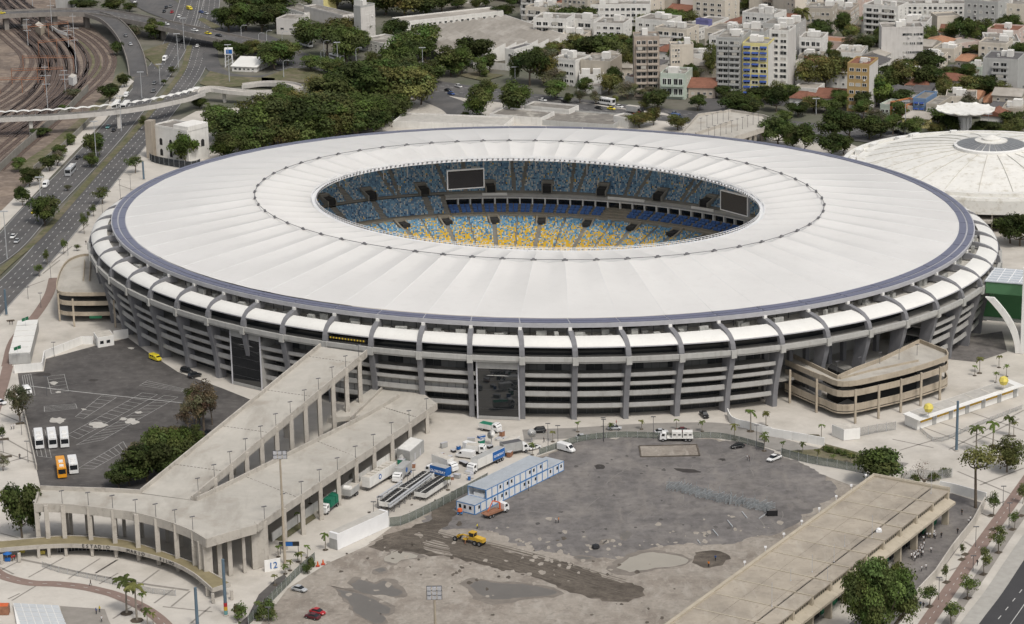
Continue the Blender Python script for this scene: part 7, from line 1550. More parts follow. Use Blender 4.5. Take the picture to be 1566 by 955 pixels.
# houses filling the hillside at the right and the top
FILL = [((1405, 122), 13, 9, 5, 'w_white', 'roof_tile'), ((1440, 105), 12, 8, 5, 'w_cream', 'roof_flat'), ((1560, 130), 14, 9, 8, 'w_white', 'roof_flat'), ((1538, 100), 14, 9, 10, 'w_cream', 'roof_flat'), ((1556, 76), 16, 10, 9, 'w_pink', 'roof_tile'), ((1395, 78), 14, 9, 6, 'w_white', 'roof_tile'), ((1450, 82), 13, 9, 5, 'w_old', 'roof_orange'), ((1210, 52), 13, 10, 7, 'w_white', 'roof_tile'), ((1268, 48), 14, 10, 6, 'w_cream', 'roof_flat'), ((1140, 60), 13, 10, 7, 'w_cream', 'roof_tile'), ((905, 18), 15, 10, 7, 'w_cream', 'roof_tile'), ((1390, 22), 18, 11, 12, 'w_white', 'roof_flat'), ((1480, 14), 18, 11, 14, 'w_cream', 'roof_flat'), ((1300, 8), 18, 12, 12, 'w_white', 'roof_flat'), ((1420, 196), 12, 8, 4, 'w_yellow', 'roof_asb'), ((1540, 196), 12, 8, 5, 'w_white', 'roof_tile'), ((1468, 140), 12, 9, 5, 'w_white', 'roof_tile'), ((1345, 152), 10, 8, 4, 'w_white', 'roof_tile'), ((1385, 160), 12, 9, 5, 'w_old', 'roof_slate'), ((1560, 168), 13, 10, 6, 'w_old', 'roof_asb'), ((1420, 148), 11, 8, 5, 'w_white', 'roof_tile'), ((700, 8), 16, 10, 7, 'w_cream', 'roof_tile'), ((735, 6), 16, 10, 8, 'w_white', 'roof_flat'), ((1565, 50), 18, 12, 14, 'w_cream', 'roof_flat'), ((1180, 12), 16, 12, 16, 'w_white', 'roof_flat'), ((1110, 12), 16, 12, 18, 'w_grey', 'roof_flat')]
NMC = {'w_white': 'white', 'w_cream': 'cream', 'w_pink': 'pink', 'w_old': 'weathered', 'w_yellow': 'yellow', 'w_grey': 'grey'}; NMR = {'roof_tile': 'red-tiled roof', 'roof_flat': 'flat roof', 'roof_orange': 'orange-tiled roof', 'roof_asb': 'pale sheet roof', 'roof_slate': 'dark roof'}
for i, (px, wd, dp, h_, m_, rf) in enumerate(FILL):
    a = g(*px); s = pxm(a); lp_ = (px[0] - wd * s * .96, px[1] - wd * s * .06); rp_ = (px[0] + dp * s * .2, px[1] - dp * s * .28); yt = px[1] - h_ * s * .957
    cid = lambda *q: list(q); low = h_ < 8 and rf != 'roof_flat'; place_ = 'on the right hillside' if px[0] > 1300 and px[1] > 60 else 'near the top border'
    lab = f"{NMC[m_]} house with {NMR[rf]} {place_}, {nth(sorted(q[0][0] for q in FILL).index(px[0]))} small house from left"
    if low: house(lab, cid, px, lp_, rp_, yt, m_, rf, 2.2, i % 2 == 0, (max(1, int(h_ / 3)), 3), ridge='l' if i % 3 else 'r')
    else: B(lab, cid, px, lp_, rp_, yt, m_, ('win', max(1, int(h_ / 3)), 4, 1.4, 1.3), ('win', max(1, int(h_ / 3)), 2, 1.3, 1.3), rf, 'house', 'house')

# dense infill of small houses and walk-ups between the named buildings
rr = random.Random(77); cand = []
for k in range(2600):
    x, y = rr.uniform(790, 1600), rr.uniform(-25, 196)
    if y > 150 and x < 1360 or y > 60 + (x - 780) * .3 and x < 1000 and y < 150 and x < 860: continue
    p = g(x, y); back = y < 95
    w_, d_, h_ = (rr.uniform(11, 19), rr.uniform(10, 13), rr.uniform(10, 15 + max(0, 60 - y) * .22)) if back and rr.random() < .62 else (rr.uniform(9, 15), rr.uniform(8, 11), rr.uniform(3.6, 7.5))
    rad = math.hypot(w_, d_) / 2 * .82
    if min((Vector((p.x, p.y, 0)) - Vector((q.x, q.y, 0))).length for q in fr[::3]) < 22 + rad: continue
    if any(math.hypot(p.x - fx, p.y - fy) < rad + fr_ * .8 + 1 for fx, fy, fr_ in FOOT): continue
    if (Vector((p.x, p.y)) - Vector((DC.x, DC.y))).length < DR + 12: continue
    FOOT.append((p.x, p.y, rad)); cand.append((x, y, w_, d_, h_))
    if len(cand) >= 110: break
cand.sort()
for i, (x, y, w_, d_, h_) in enumerate(cand):
    m_ = rr.choice(('w_white', 'w_white', 'w_cream', 'w_old', 'w_white', 'w_grey', 'w_pink', 'w_cream')); rf = rr.choice(('roof_tile', 'roof_flat', 'roof_flat', 'roof_asb', 'roof_flat', 'roof_slate', 'roof_asb')); cid = lambda *q: list(q)
    a = g(x, y); s = pxm(a); px = (x + w_ * s * .5, y + d_ * s * .14); lp_ = (px[0] - w_ * s * .97, px[1] - w_ * s * rr.uniform(.02, .09)); rp_ = (px[0] + d_ * s * .2, px[1] - d_ * s * .28); yt = px[1] - h_ * s * .957
    lab = f"{nth(i)} house from left in the dense city infill, {NMC[m_]} with {NMR[rf]}"
    fl_ = max(1, int(h_ / 3))
    if h_ < 8 and rf != 'roof_flat': house(lab, cid, px, lp_, rp_, yt, m_, rf, rr.uniform(1.5, 2.6), rr.random() < .4, (fl_, 3), ridge=rr.choice('lr'))
    elif h_ > 8: B(lab, cid, px, lp_, rp_, yt, m_, rr.choice((('win', fl_, 5, 1.5, 1.4), ('bal', fl_, 2, 1.4, 1.3, .05, .95, 'w_white'), ('win', fl_, 4, 2.2, 1.4))), ('win', fl_, 2, 1.2, 1.3), 'roof_flat', 'house', 'building')
    else: B(lab, cid, px, lp_, rp_, yt, m_, ('win', fl_, 3, 1.4, 1.3), ('win', fl_, 2, 1.2, 1.3), rf, 'house', 'house')
# ---------------------------------------------------------------- trees, palms, shrubs
def leafmat(name):
    m = mat(name, (.1, .1, .1), .85, .22, .5, spec=.08, attr='col', orand=.3); b = m.node_tree.nodes['Principled BSDF']
    n = m.node_tree.nodes; L = m.node_tree.links; tr = n.new('ShaderNodeBsdfTranslucent'); mx = n.new('ShaderNodeMixShader'); mx.inputs[0].default_value = .22
    L.new(b.inputs['Base Color'].links[0].from_socket, tr.inputs[0]); L.new(b.outputs[0], mx.inputs[1]); L.new(tr.outputs[0], mx.inputs[2]); L.new(mx.outputs[0], n['Material Output'].inputs[0])
leafmat('leaf'); mat('bark', (.13, .105, .08), .95, .25, 2, bump=.4); mat('palm_bark', (.24, .215, .18), .95, .2, 2, bump=.3); mat('soil', (.085, .068, .05), .95, .2, 1)
LEAFCOL = {'dark': (.060, .078, .026), 'mid': (.084, .106, .034), 'olive': (.125, .128, .044), 'bright': (.095, .135, .034), 'grey': (.115, .118, .068), 'dry': (.155, .125, .078)}
def crown_mesh(seed, r, h, n, col, lobes, size, shape='round', hollow=.45):
    rs = np.random.default_rng(seed); c = np.array(LEAFCOL[col]); lob = []
    for i in range(lobes):
        while True:
            p = rs.uniform(-1, 1, 3)
            if p @ p < 1: break
        if shape == 'flat': p[2] = p[2] * .35 + .3
        if shape == 'umbrella': p[2] = .55 + .35 * rs.random() - .5 * (p[0] ** 2 + p[1] ** 2)
        if shape == 'cone': k = (p[2] + 1) / 2; p[:2] *= (1.05 - .8 * k)
        lob.append(np.array([p[0] * r * .68, p[1] * r * .68, h * (.5 + .34 * p[2])]))
    lob = np.array(lob); lr = rs.uniform(.26, .44, lobes) * r * (22 / lobes) ** .4; lc = rs.uniform(.72, 1.32, lobes)[:, None] * c * (1 + rs.normal(0, .07, (lobes, 3)))
    k = rs.integers(0, lobes, n); d = rs.normal(size=(n, 3)); d /= np.linalg.norm(d, axis=1)[:, None]; d[:, 2] = np.where(rs.random(n) < .75, np.abs(d[:, 2]), d[:, 2])
    rad = lr[k] * rs.uniform(hollow, 1.05, n); pos = lob[k] + d * rad[:, None] * np.array([1, 1, .78])
    pos[:, 2] = np.maximum(pos[:, 2], h * .04)
    nrm = d * .6 + rs.normal(size=(n, 3)) * .45 + np.array([0, 0, .55]); nrm /= np.linalg.norm(nrm, axis=1)[:, None]
    u = np.cross(nrm, rs.normal(size=(n, 3))); u /= np.linalg.norm(u, axis=1)[:, None]; v = np.cross(nrm, u)
    s = size * rs.uniform(.6, 1.35, n)[:, None]; q = np.stack([pos - u * s * .5, pos - v * s * .32 + nrm * s * .1, pos + u * s * .5, pos + v * s * .32 + nrm * s * .1], 1).reshape(-1, 3)
    me = bpy.data.meshes.new('crown'); me.vertices.add(4 * n); me.vertices.foreach_set('co', q.astype(np.float32).ravel()); me.loops.add(4 * n); me.loops.foreach_set('vertex_index', np.arange(4 * n, dtype=np.int32)); me.polygons.add(n); me.polygons.foreach_set('loop_start', np.arange(0, 4 * n, 4, dtype=np.int32)); me.polygons.foreach_set('loop_total', np.full(n, 4, np.int32))
    cc = lc[k] * rs.uniform(.8, 1.25, n)[:, None]; ca = me.color_attributes.new('col', 'FLOAT_COLOR', 'POINT'); ca.data.foreach_set('color', np.repeat(np.hstack([np.clip(cc, 0, 1), np.ones((n, 1))]), 4, 0).astype(np.float32).ravel())
    me.materials.append(M['leaf']); me.update(calc_edges=True); return me, lob, lr
def trunk_mesh(seed, r, h, lob, th, zc):
    rr = random.Random(seed); mb = MB(); fork = Vector((rr.uniform(-.3, .3), rr.uniform(-.3, .3), zc + h * .12)); mb.tube((0, 0, -.2), fork, th, th * .7, 7)
    for i in range(min(6, len(lob))):
        p = Vector(lob[i]) + Vector((0, 0, zc)); mid = fork.lerp(p, .5) + Vector((0, 0, -.1 * h)); mb.tube(fork, mid, th * .5, th * .35, 5); mb.tube(mid, p, th * .35, th * .12, 5)
    return mb.mesh('trunk', 'bark')
TP = {}
def tproto(kind, var):
    k = (kind, var)
    if k not in TP:
        sd = hash(kind) % 1 + var * 17 + len(kind) * 101
        big = dict(dark=('dark', 6, 8.5, 3200, 22, .85, 'round'), mid=('mid', 6, 8, 2800, 20, .8, 'round'), olive=('olive', 6, 7.5, 2600, 22, .75, 'round'), bright=('bright', 6, 7.5, 3000, 18, .85, 'round'), grey=('grey', 5, 7.5, 1800, 18, .6, 'round'),
                   flat=('dark', 6.5, 5.5, 2600, 22, .85, 'flat'), street=('mid', 2.4, 3.6, 620, 9, .5, 'round'), sparse=('olive', 4.5, 4.0, 800, 14, .55, 'flat'), dry=('dry', 4, 6.5, 1300, 14, .6, 'round'), huge=('mid', 9.5, 11, 17000, 70, .6, 'round'), layered=('dark', 6, 9, 2800, 24, .85, 'cone'), shrub=('mid', 1.6, 1.7, 420, 8, .4, 'round'), bare=('dry', 3.6, 4.4, 160, 14, .35, 'round'))[kind]
        col, r, h, n, lob, sz, shp = big; n, sz = int(n * 1.7), sz * .76; me, L_, lr = crown_mesh(sd, r, h, n, col, lob, sz, shp); zc = {'street': 1.6, 'sparse': 6.0, 'shrub': -.2, 'flat': 2.2, 'huge': 1.0, 'dry': 3.5}.get(kind, .7)
        TP[k] = (me, trunk_mesh(sd, r, h, L_, {'street': .14, 'shrub': .08, 'sparse': .28, 'huge': .6}.get(kind, .32), zc), r, h, zc)
    return TP[k]
ADJ = dict(dark='dark green', mid='mid green', olive='olive green', bright='bright green', grey='dusty green', flat='flat-topped dark', street='young street', sparse='tall sparse', dry='dry brown', huge='huge dark green', layered='layered dark', shrub='low green', bare='bare brown')
TREES = []
def tree(kind, x, y, wpx, hpx, grp): TREES.append((kind, x, y, wpx, hpx, grp))
W_ = 'the wood behind the left rim'
for a in ((338, 214, 55, 50), (358, 224, 65, 58), (388, 226, 72, 66), (418, 222, 78, 72), (446, 220, 80, 66), (474, 214, 80, 66), (503, 209, 82, 66), (532, 205, 76, 62), (560, 199, 68, 56), (582, 193, 55, 46), (515, 176, 70, 70), (552, 172, 76, 78), (590, 168, 76, 70), (624, 166, 70, 66), (500, 160, 56, 48), (570, 150, 66, 60), (610, 148, 66, 60), (644, 160, 44, 50), (400, 196, 60, 50), (435, 192, 62, 50), (470, 188, 62, 52), (348, 246, 46, 44), (375, 239, 50, 46), (402, 233, 54, 48), (430, 229, 56, 50), (458, 225, 56, 50), (487, 220, 56, 48), (516, 215, 56, 48), (545, 211, 54, 46), (572, 207, 46, 40), (540, 192, 60, 50), (575, 186, 56, 46), (605, 184, 46, 40), (640, 140, 50, 46), (660, 128, 40, 36)): tree(random.choice(('dark', 'mid', 'mid', 'layered', 'olive')), *a, W_)
for a in ((434, 163, 42, 36), (425, 155, 25, 20), (330, 190, 40, 30)): tree('mid', *a, 'the trees by the footbridge loop')
tree('bright', 284, 248, 46, 44, 'the trees at the white mansion'); tree('mid', 262, 240, 18, 22, 'the trees at the white mansion'); tree('mid', 305, 165, 26, 18, 'the trees at the white mansion')
F_ = 'the trees near the factory and viaduct'
for a in ((470, 72, 52, 44), (500, 87, 58, 50), (530, 93, 58, 52), (520, 64, 56, 40), (548, 80, 40, 36), (420, 106, 52, 44), (440, 100, 46, 40), (476, 108, 36, 24), (504, 112, 40, 26), (520, 116, 30, 20), (606, 63, 38, 34), (574, 107, 34, 28), (618, 100, 58, 52), (650, 92, 56, 56), (612, 118, 58, 48), (640, 112, 52, 50), (628, 135, 54, 46), (604, 132, 50, 44), (690, 116, 54, 46), (706, 112, 42, 42), (810, 130, 56, 50), (832, 128, 48, 46), (560, 60, 30, 26), (742, 118, 14, 12)): tree(random.choice(('dark', 'mid', 'olive', 'mid', 'flat')), *a, F_)
tree('dark', 728, 101, 54, 50, F_); tree('mid', 733, 182, 46, 50, 'the trees of the far forecourt'); tree('mid', 787, 174, 52, 50, 'the trees of the far forecourt'); tree('shrub', 711, 180, 14, 9, 'the trees of the far forecourt')
T_ = 'the trees along the top border'
for a in ((560, 14, 60, 40), (590, 22, 60, 40), (620, 26, 60, 42), (650, 24, 56, 40), (676, 18, 46, 36), (540, 10, 50, 36), (515, 14, 50, 36), (480, 12, 44, 30), (640, 6, 60, 30), (350, 48, 46, 40), (376, 46, 50, 42), (400, 48, 50, 42), (422, 42, 46, 40), (338, 34, 30, 22), (400, 22, 50, 36), (430, 18, 50, 34), (366, 20, 44, 32), (345, 86, 34, 26), (370, 90, 34, 26), (386, 86, 32, 26), (410, 98, 30, 24), (175, 17, 38, 22), (198, 18, 22, 15), (130, 16, 44, 20), (830, 42, 40, 26), (856, 46, 50, 36), (882, 50, 58, 46), (842, 52, 36, 26), (770, 26, 34, 20), (700, 12, 30, 16)): tree(random.choice(('dark', 'mid', 'dark', 'olive')), *a, T_)
tree('bright', 368, 46, 40, 34, T_)
C_ = 'the city trees beyond the far avenue'
for a in ((880, 86, 44, 36), (902, 92, 50, 42), (926, 93, 50, 42), (946, 82, 40, 32), (962, 80, 38, 30), (846, 86, 34, 24), (960, 116, 30, 44), (1010, 46, 50, 32), (1030, 46, 46, 32), (985, 46, 34, 26), (1050, 42, 40, 26), (1086, 118, 24, 48), (1235, 136, 40, 46), (1262, 134, 54, 52), (1290, 132, 44, 46), (1255, 62, 40, 32), (1300, 62, 30, 26), (1262, 86, 22, 26), (1176, 44, 24, 16), (1140, 46, 26, 18), (1120, 26, 24, 24), (1420, 120, 50, 46), (1380, 141, 46, 52), (1364, 142, 34, 40), (1416, 142, 50, 46), (1440, 140, 30, 26), (1482, 70, 36, 44), (1506, 68, 32, 38), (1516, 60, 40, 26), (1536, 52, 40, 32), (1540, 38, 36, 28), (1556, 30, 30, 26), (1480, 152, 44, 38), (1506, 152, 42, 40), (1528, 153, 30, 30), (1460, 164, 22, 28), (1475, 82, 26, 10), (1494, 80, 24, 12), (1430, 88, 14, 12)): tree(random.choice(('dark', 'mid', 'olive', 'olive', 'dark')), *a, C_)
for a in ((1105, 150, 24, 20), (1160, 130, 20, 30), (1222, 112, 34, 26), (1246, 108, 36, 28), (1280, 110, 36, 28), (1300, 118, 34, 30), (1350, 130, 36, 30), (1395, 118, 36, 30), (1456, 120, 26, 20), (1520, 122, 26, 18), (1350, 60, 30, 20), (1330, 40, 30, 20), (1236, 40, 26, 18), (1196, 30, 24, 16), (1452, 60, 30, 22), (1470, 46, 30, 22), (1440, 40, 26, 18), (1400, 40, 26, 16), (1560, 110, 26, 18), (1500, 100, 24, 14), (970, 62, 34, 22), (940, 60, 34, 24), (905, 62, 30, 20), (870, 70, 34, 22), (830, 72, 30, 20), (1000, 78, 30, 20), (1040, 66, 28, 18), (1064, 88, 28, 24), (1100, 62, 26, 16), (1484, 120, 26, 18), (1408, 172, 24, 16), (1430, 178, 24, 16), (1490, 180, 26, 18), (1385, 178, 22, 14), (1555, 184, 28, 20), (1160, 155, 26, 20), (1210, 150, 34, 22), (1060, 130, 20, 24), (895, 128, 24, 20), (868, 126, 20, 18), (985, 140, 20, 18)): tree(random.choice(('dark', 'mid', 'olive', 'dark')), *a, C_)
tree('layered', 1290, 60, 34, 44, C_); tree('bright', 1340, 162, 48, 46, C_); tree('dark', 1318, 172, 26, 36, C_)
V_ = 'the row along the far avenue'
for a in ((1005, 168, 42, 34), (1067, 168, 28, 24), (1125, 176, 52, 36), (1146, 179, 40, 30), (850, 152, 38, 30), (887, 158, 18, 22), (911, 160, 18, 22), (870, 158, 16, 16), (1187, 170, 34, 38), (1245, 170, 44, 24), (1270, 172, 36, 22), (1220, 178, 34, 24), (1200, 186, 30, 18), (1365, 206, 32, 32), (1398, 208, 32, 30), (1430, 209, 34, 24), (1452, 207, 30, 32), (1510, 207, 36, 26), (1550, 207, 36, 26), (1530, 208, 30, 20), (1558, 204, 30, 24), (1382, 204, 20, 20), (1492, 208, 24, 18), (940, 160, 12, 14), (985, 168, 16, 16)): tree(random.choice(('mid', 'grey', 'dark', 'olive')), *a, V_)
R_ = 'the grove between the rim and the arena'
for a in ((1190, 224, 52, 46), (1212, 229, 40, 40), (1230, 234, 40, 48), (1275, 217, 60, 54), (1300, 214, 52, 46), (1330, 213, 46, 40), (1346, 211, 30, 30), (1272, 242, 46, 40), (1290, 236, 34, 30), (1170, 214, 30, 24)): tree(random.choice(('layered', 'dark', 'layered', 'flat')), *a, R_)
for a in ((1545, 372, 50, 45), (1560, 376, 50, 50), (1585, 372, 50, 50)): tree('dark', *a, 'the trees under the domed arena')
tree('layered', 1344, 740, 82, 66, 'the trees beside the grandstand'); tree('bare', 1413, 744, 46, 40, 'the trees beside the grandstand'); tree('sparse', 1492, 777, 74, 96, 'the trees beside the grandstand'); tree('olive', 1540, 722, 48, 52, 'the trees beside the grandstand'); tree('huge', 1344, 990, 134, 148, 'the trees beside the grandstand'); tree('bare', 1380, 742, 20, 26, 'the trees beside the grandstand')
for a in ((1519, 788, 22, 36), (1527, 846, 28, 42), (1505, 880, 22, 42), (1480, 917, 30, 40), (1421, 929, 30, 36), (1455, 957, 30, 40), (1551, 810, 16, 30), (1446, 890, 14, 26), (1471, 852, 10, 20), (1564, 770, 18, 30)): tree('street', *a, 'the street trees of the right boulevard')
A_ = 'the trees along the left avenue'
tree('dark', 69, 343, 48, 46, A_)
for a in ((146, 241, 34, 40), (140, 256, 24, 22), (45, 286, 30, 32), (76, 262, 30, 28), (88, 254, 24, 24), (168, 156, 32, 30), (190, 134, 20, 22), (104, 292, 13, 10), (180, 84, 20, 20), (207, 60, 30, 24), (238, 60, 34, 32), (30, 262, 24, 22), (62, 208, 30, 14), (112, 152, 26, 18), (98, 172, 20, 12), (92, 240, 22, 20), (108, 222, 20, 18), (60, 282, 18, 24), (35, 315, 22, 30)): tree(random.choice(('mid', 'dark', 'grey')), *a, A_)
for a in ((157, 312, 28, 26), (143, 331, 13, 18), (129, 358, 14, 32), (98, 389, 12, 24), (72, 405, 13, 22), (60, 423, 15, 20), (207, 265, 28, 28), (263, 118, 16, 16), (251, 131, 11, 10), (220, 200, 14, 22), (118, 384, 12, 10), (135, 334, 8, 10)): tree('street', *a, 'the young trees along the avenue pavement')
tree('dark', 34, 822, 56, 96, 'the plaza trees at the lower left'); tree('grey', 31, 648, 38, 64, 'the plaza trees at the lower left'); tree('street', 4, 680, 14, 30, 'the plaza trees at the lower left'); tree('grey', 5, 720, 18, 28, 'the plaza trees at the lower left'); tree('mid', 52, 812, 24, 40, 'the plaza trees at the lower left')
P_ = 'the clump in the left car park'
for k, a in (('dark', (226, 738, 60, 70)), ('mid', (247, 724, 52, 72)), ('dark', (198, 742, 44, 40)), ('olive', (256, 700, 42, 50)), ('dry', (312, 662, 46, 84)), ('dry', (288, 676, 34, 64)), ('dark', (296, 622, 20, 32)), ('dry', (208, 708, 30, 34)), ('dark', (262, 735, 44, 40)), ('mid', (300, 690, 26, 40)), ('dry', (325, 650, 26, 50)), ('mid', (272, 712, 46, 56)), ('dark', (284, 700, 40, 52)), ('dark', (182, 746, 34, 30)), ('olive', (238, 700, 36, 46)), ('dry', (300, 668, 36, 70)), ('dark', (305, 648, 30, 50))): tree(k, *a, P_)
for a in ((470, 876, 16, 14), (476, 868, 14, 14), (400, 948, 22, 20), (408, 938, 22, 22), (415, 950, 18, 18), (365, 950, 26, 26)): tree('shrub', *a, 'the shrubs by the yard fence')
for a in ((1270, 692, 14, 8), (1280, 694, 14, 8), (1292, 697, 14, 8), (1303, 700, 14, 8), (1262, 690, 12, 8), (1430, 735, 20, 12), (1445, 728, 20, 12), (1400, 738, 18, 12)): tree('shrub', *a, 'the hedge shrubs right of the lot')
rr = random.Random(55); k = 0
for _ in range(3000):
    x, y = rr.uniform(700, 1590), rr.uniform(-10, 200); p = g(x, y)
    if min((Vector((p.x, p.y, 0)) - Vector((q.x, q.y, 0))).length for q in fr[::3]) < 16 or any(math.hypot(p.x - fx, p.y - fy) < f_ * .75 + 3 for fx, fy, f_ in FOOT) or (Vector((p.x, p.y)) - Vector((DC.x, DC.y))).length < DR + 8: continue
    if 620 < x < 880 and y < 90 and y > 20: continue
    FOOT.append((p.x, p.y, 4.5)); s = pxm(p); d_ = rr.uniform(6, 12); tree(rr.choice(('dark', 'mid', 'olive', 'olive', 'grey', 'mid')), x, y, d_ * s, rr.uniform(6, 11) * s, 'the garden trees between the city houses'); k += 1
    if k >= 95: break
byg = {}
for tr_ in TREES: byg.setdefault(tr_[5], []).append(tr_)
NV = dict(dark=3, mid=3, olive=3, street=2)
for grp, lst in byg.items():
    lst.sort(key=lambda q: (q[1], q[2]))
    for i, (kind, x, y, wpx, hpx, _) in enumerate(lst):
        me, tm, r, h, zc = tproto(kind, i % NV.get(kind, 2)); p = g(x, y); s = pxm(p); bg_ = kind in ('dark', 'mid', 'olive', 'bright', 'layered', 'flat', 'grey'); sx = wpx / s / 2 / r * ((1.4 if grp in (W_, P_) else 1.25) if bg_ else 1.1); hh = max((hpx - .08 * wpx) / (s * .957), 1.2); sz = hh / (h * .92 + zc)
        t = thing('shrub' if kind == 'shrub' else 'tree', f"{ADJ[kind]} {'shrub' if kind == 'shrub' else 'tree'}, {nth(i)} from left in {grp}", 'shrub' if kind == 'shrub' else 'tree', p, (i * 2.399) % 6.28, grp); t.scale = (sx, sx, sz)
        ob('crown', me, t, (0, 0, zc)); ob('trunk', tm, t)
# trees squeezed into the gaps of the city
def _dummy(): pass
# palms
def palm_parts(h, n=11, fl=2.2, col='mid', seed=0):
    rr = random.Random(seed); mb = MB(); mb.tube((0, 0, -.1), (.1, 0, h * .5), .2, .15, 7); mb.tube((.1, 0, h * .5), (.05, 0, h), .15, .12, 7); tm = mb.mesh('trunk', 'palm_bark')
    vs, fs, cs = [], [], []
    for i in range(n):
        a = 2 * PI * i / n + rr.uniform(-.2, .2); el = rr.uniform(-.1, .9); L_ = fl * rr.uniform(.8, 1.15); pts = []
        for k in range(6):
            v = k / 5; rad = L_ * v * math.cos(el * (1 - v) - .6 * v * v); z = L_ * (math.sin(el) * v - .75 * v * v)
            pts.append(Vector((math.cos(a) * rad, math.sin(a) * rad, h + z)))
        w_ = Vector((-math.sin(a), math.cos(a), 0))
        for k in range(5):
            for sgn in (-1, 1):
                o = len(vs); lw = .42 * fl / 2.2 * (1 - .12 * abs(k - 2)); vs += [pts[k], pts[k + 1], pts[k + 1] + w_ * sgn * lw - Vector((0, 0, .22)), pts[k] + w_ * sgn * lw - Vector((0, 0, .25))]; fs.append((o, o + 1, o + 2, o + 3)); cs += [rr.uniform(.75, 1.3)] * 4
    me = bpy.data.meshes.new('fronds'); me.from_pydata([tuple(p) for p in vs], [], fs); ca = me.color_attributes.new('col', 'FLOAT_COLOR', 'POINT'); c = LEAFCOL[col]; ca.data.foreach_set('color', np.array([(c[0] * q, c[1] * q, c[2] * q, 1) for q in cs], np.float32).ravel()); me.materials.append(M['leaf']); return tm, me
PP = [palm_parts(6, 12, 2.3, 'mid', 1), palm_parts(6, 10, 2.2, 'olive', 2), palm_parts(6, 9, 2.0, 'bright', 3)]
def palms(lst, grp):
    lst = sorted(lst)
    for i, (x, y, hpx) in enumerate(lst):
        p = g(x, y); s = pxm(p); sz = max(hpx - 4, 6) / (s * .957) / 6.4; k = i % 3; t = thing('palm', f"{nth(i)} palm from left among {grp}", 'palm', p, i * 1.7, grp); t.scale = (max(sz, .55),) * 2 + (sz,); ob('trunk', PP[k][0], t); ob('fronds', PP[k][1], t); mb = MB(); mb.lathe([(1.1, 0), (1.1, .04), (.1, .06)], n=8); mb.build('soil_ring', 'soil', t)
palms([(x, y, h_) for (x, y), h_ in zip(K7((740, 890), (800, 932), (862, 960), (835, 870), (895, 960)), (60, 62, 30, 32, 24))], 'the palms on the lower left plaza')
palms([(x, y, h_) for (x, y), h_ in zip(L1((450, 520), (345, 565), (310, 600), (243, 640), (215, 660), (155, 725), (175, 560), (290, 590), (60, 890), (530, 150), (430, 200), (290, 380), (360, 250), (1165, 170)), (30, 24, 22, 20, 18, 20, 22, 18, 22, 26, 22, 26, 20, 24))], 'the small palms along the yard fences')
palms([(x, y, h_) for (x, y), h_ in zip(L3((395, 155), (250, 212), (768, 140), (972, 140), (1122, 152), (1405, 152), (1310, 200), (1495, 120), (1490, 210), (130, 290), (590, 145)), (20, 20, 18, 20, 20, 38, 28, 26, 18, 22, 14))], 'the palms of the stadium forecourt')
palms([(x, y, h_) for (x, y), h_ in zip(L4((1250, 845), (1345, 812), (1440, 752), (1468, 752), (1268, 385), (1240, 400), (1382, 352), (1425, 405), (1365, 440), (20, 695), (345, 765), (10, 840), (118, 850), (235, 850), (320, 905), (412, 900), (515, 912)), (44, 42, 34, 26, 28, 20, 22, 22, 20, 24, 26, 28, 22, 20, 24, 14, 20))], 'the palms right of the stadium')
palms([(922, 62, 30), (1228, 62, 52), (330, 195, 28), (404, 190, 34), (318, 172, 18)], 'the scattered tall palms in the background')
# ---------------------------------------------------------------- poles, small plaza furniture
mat('pole_blue', (.10, .145, .185), .5, .1, .5)
for i, (px, ty, lab) in enumerate((((345.6, 941), 853, 'thick blue-grey pole with red and yellow bands at the gallery end'), ((302, 958), 897, 'thick blue-grey pole at the bottom border'), ((1462.6, 689), 613, 'thick blue-grey pole on the right plaza'), ((10, 482), 443, 'thick blue-grey pole at the left border'), ((220, 275), 248, 'grey pole at the pavement left of the rim'))):
    p = g(*px); h = (px[1] - ty) / (pxm(p) * .957); t = thing('plaza_pole', lab, 'pole', p); mb = MB(); mb.tube((0, 0, 0), (0, 0, h), .42, .36, 10); mb.build('shaft', 'pole_blue', t)
    mb = MB(); mb.lathe([(.7, 0), (.7, .15), (.4, .2)], n=10); mb.build('base', 'concrete', t)
    if i == 0:
        for k, m_ in enumerate(('paint_teal', 'machine_yellow', 'paint_red')): mb = MB(); mb.lathe([(.47, .3 + k * 1.0), (.47, 1.28 + k * 1.0)], n=10); mb.build('band', m_, t)
for i, (px, ty, lab) in enumerate((((436, 862), 690, 'very tall lattice floodlight mast beside the low ramp'), ((667, 1000), 897, 'floodlight mast with square lamp head on the gravel'))):
    p = g(*px); h = (px[1] - ty) / (pxm(p) * .957); t = thing('floodlight_mast', lab, 'floodlight mast', p); mb = MB(); mb.tube((0, 0, 0), (0, 0, h), .38, .22, 8); mb.build('shaft', 'concrete_car', t)
    for j in range(3 if i else 2):
        for k in range(3): mb = MB(); x = -1.2 + k * 1.2; z = h - 2.6 + j * 1.1 if i else h - 1.5 + j * 1.1; mb.box(x - .45, x + .45, -.35, .25, z, z + .8); mb.build('lamp_head', 'steel_light', t)
    mb = MB()
    for z in ((h - 2.7, h - 1.6, h - .5, h + .6) if i else (h - 1.6, h - .5, h + .5)): mb.box(-1.8, 1.8, -.08, .08, z - .06, z + .06)
    for x in (-1.75, 1.75): mb.box(x - .05, x + .05, -.08, .08, h - 2.7 if i else h - 1.6, h + .6)
    mb.build('lamp_frame', 'steel_dark', t)
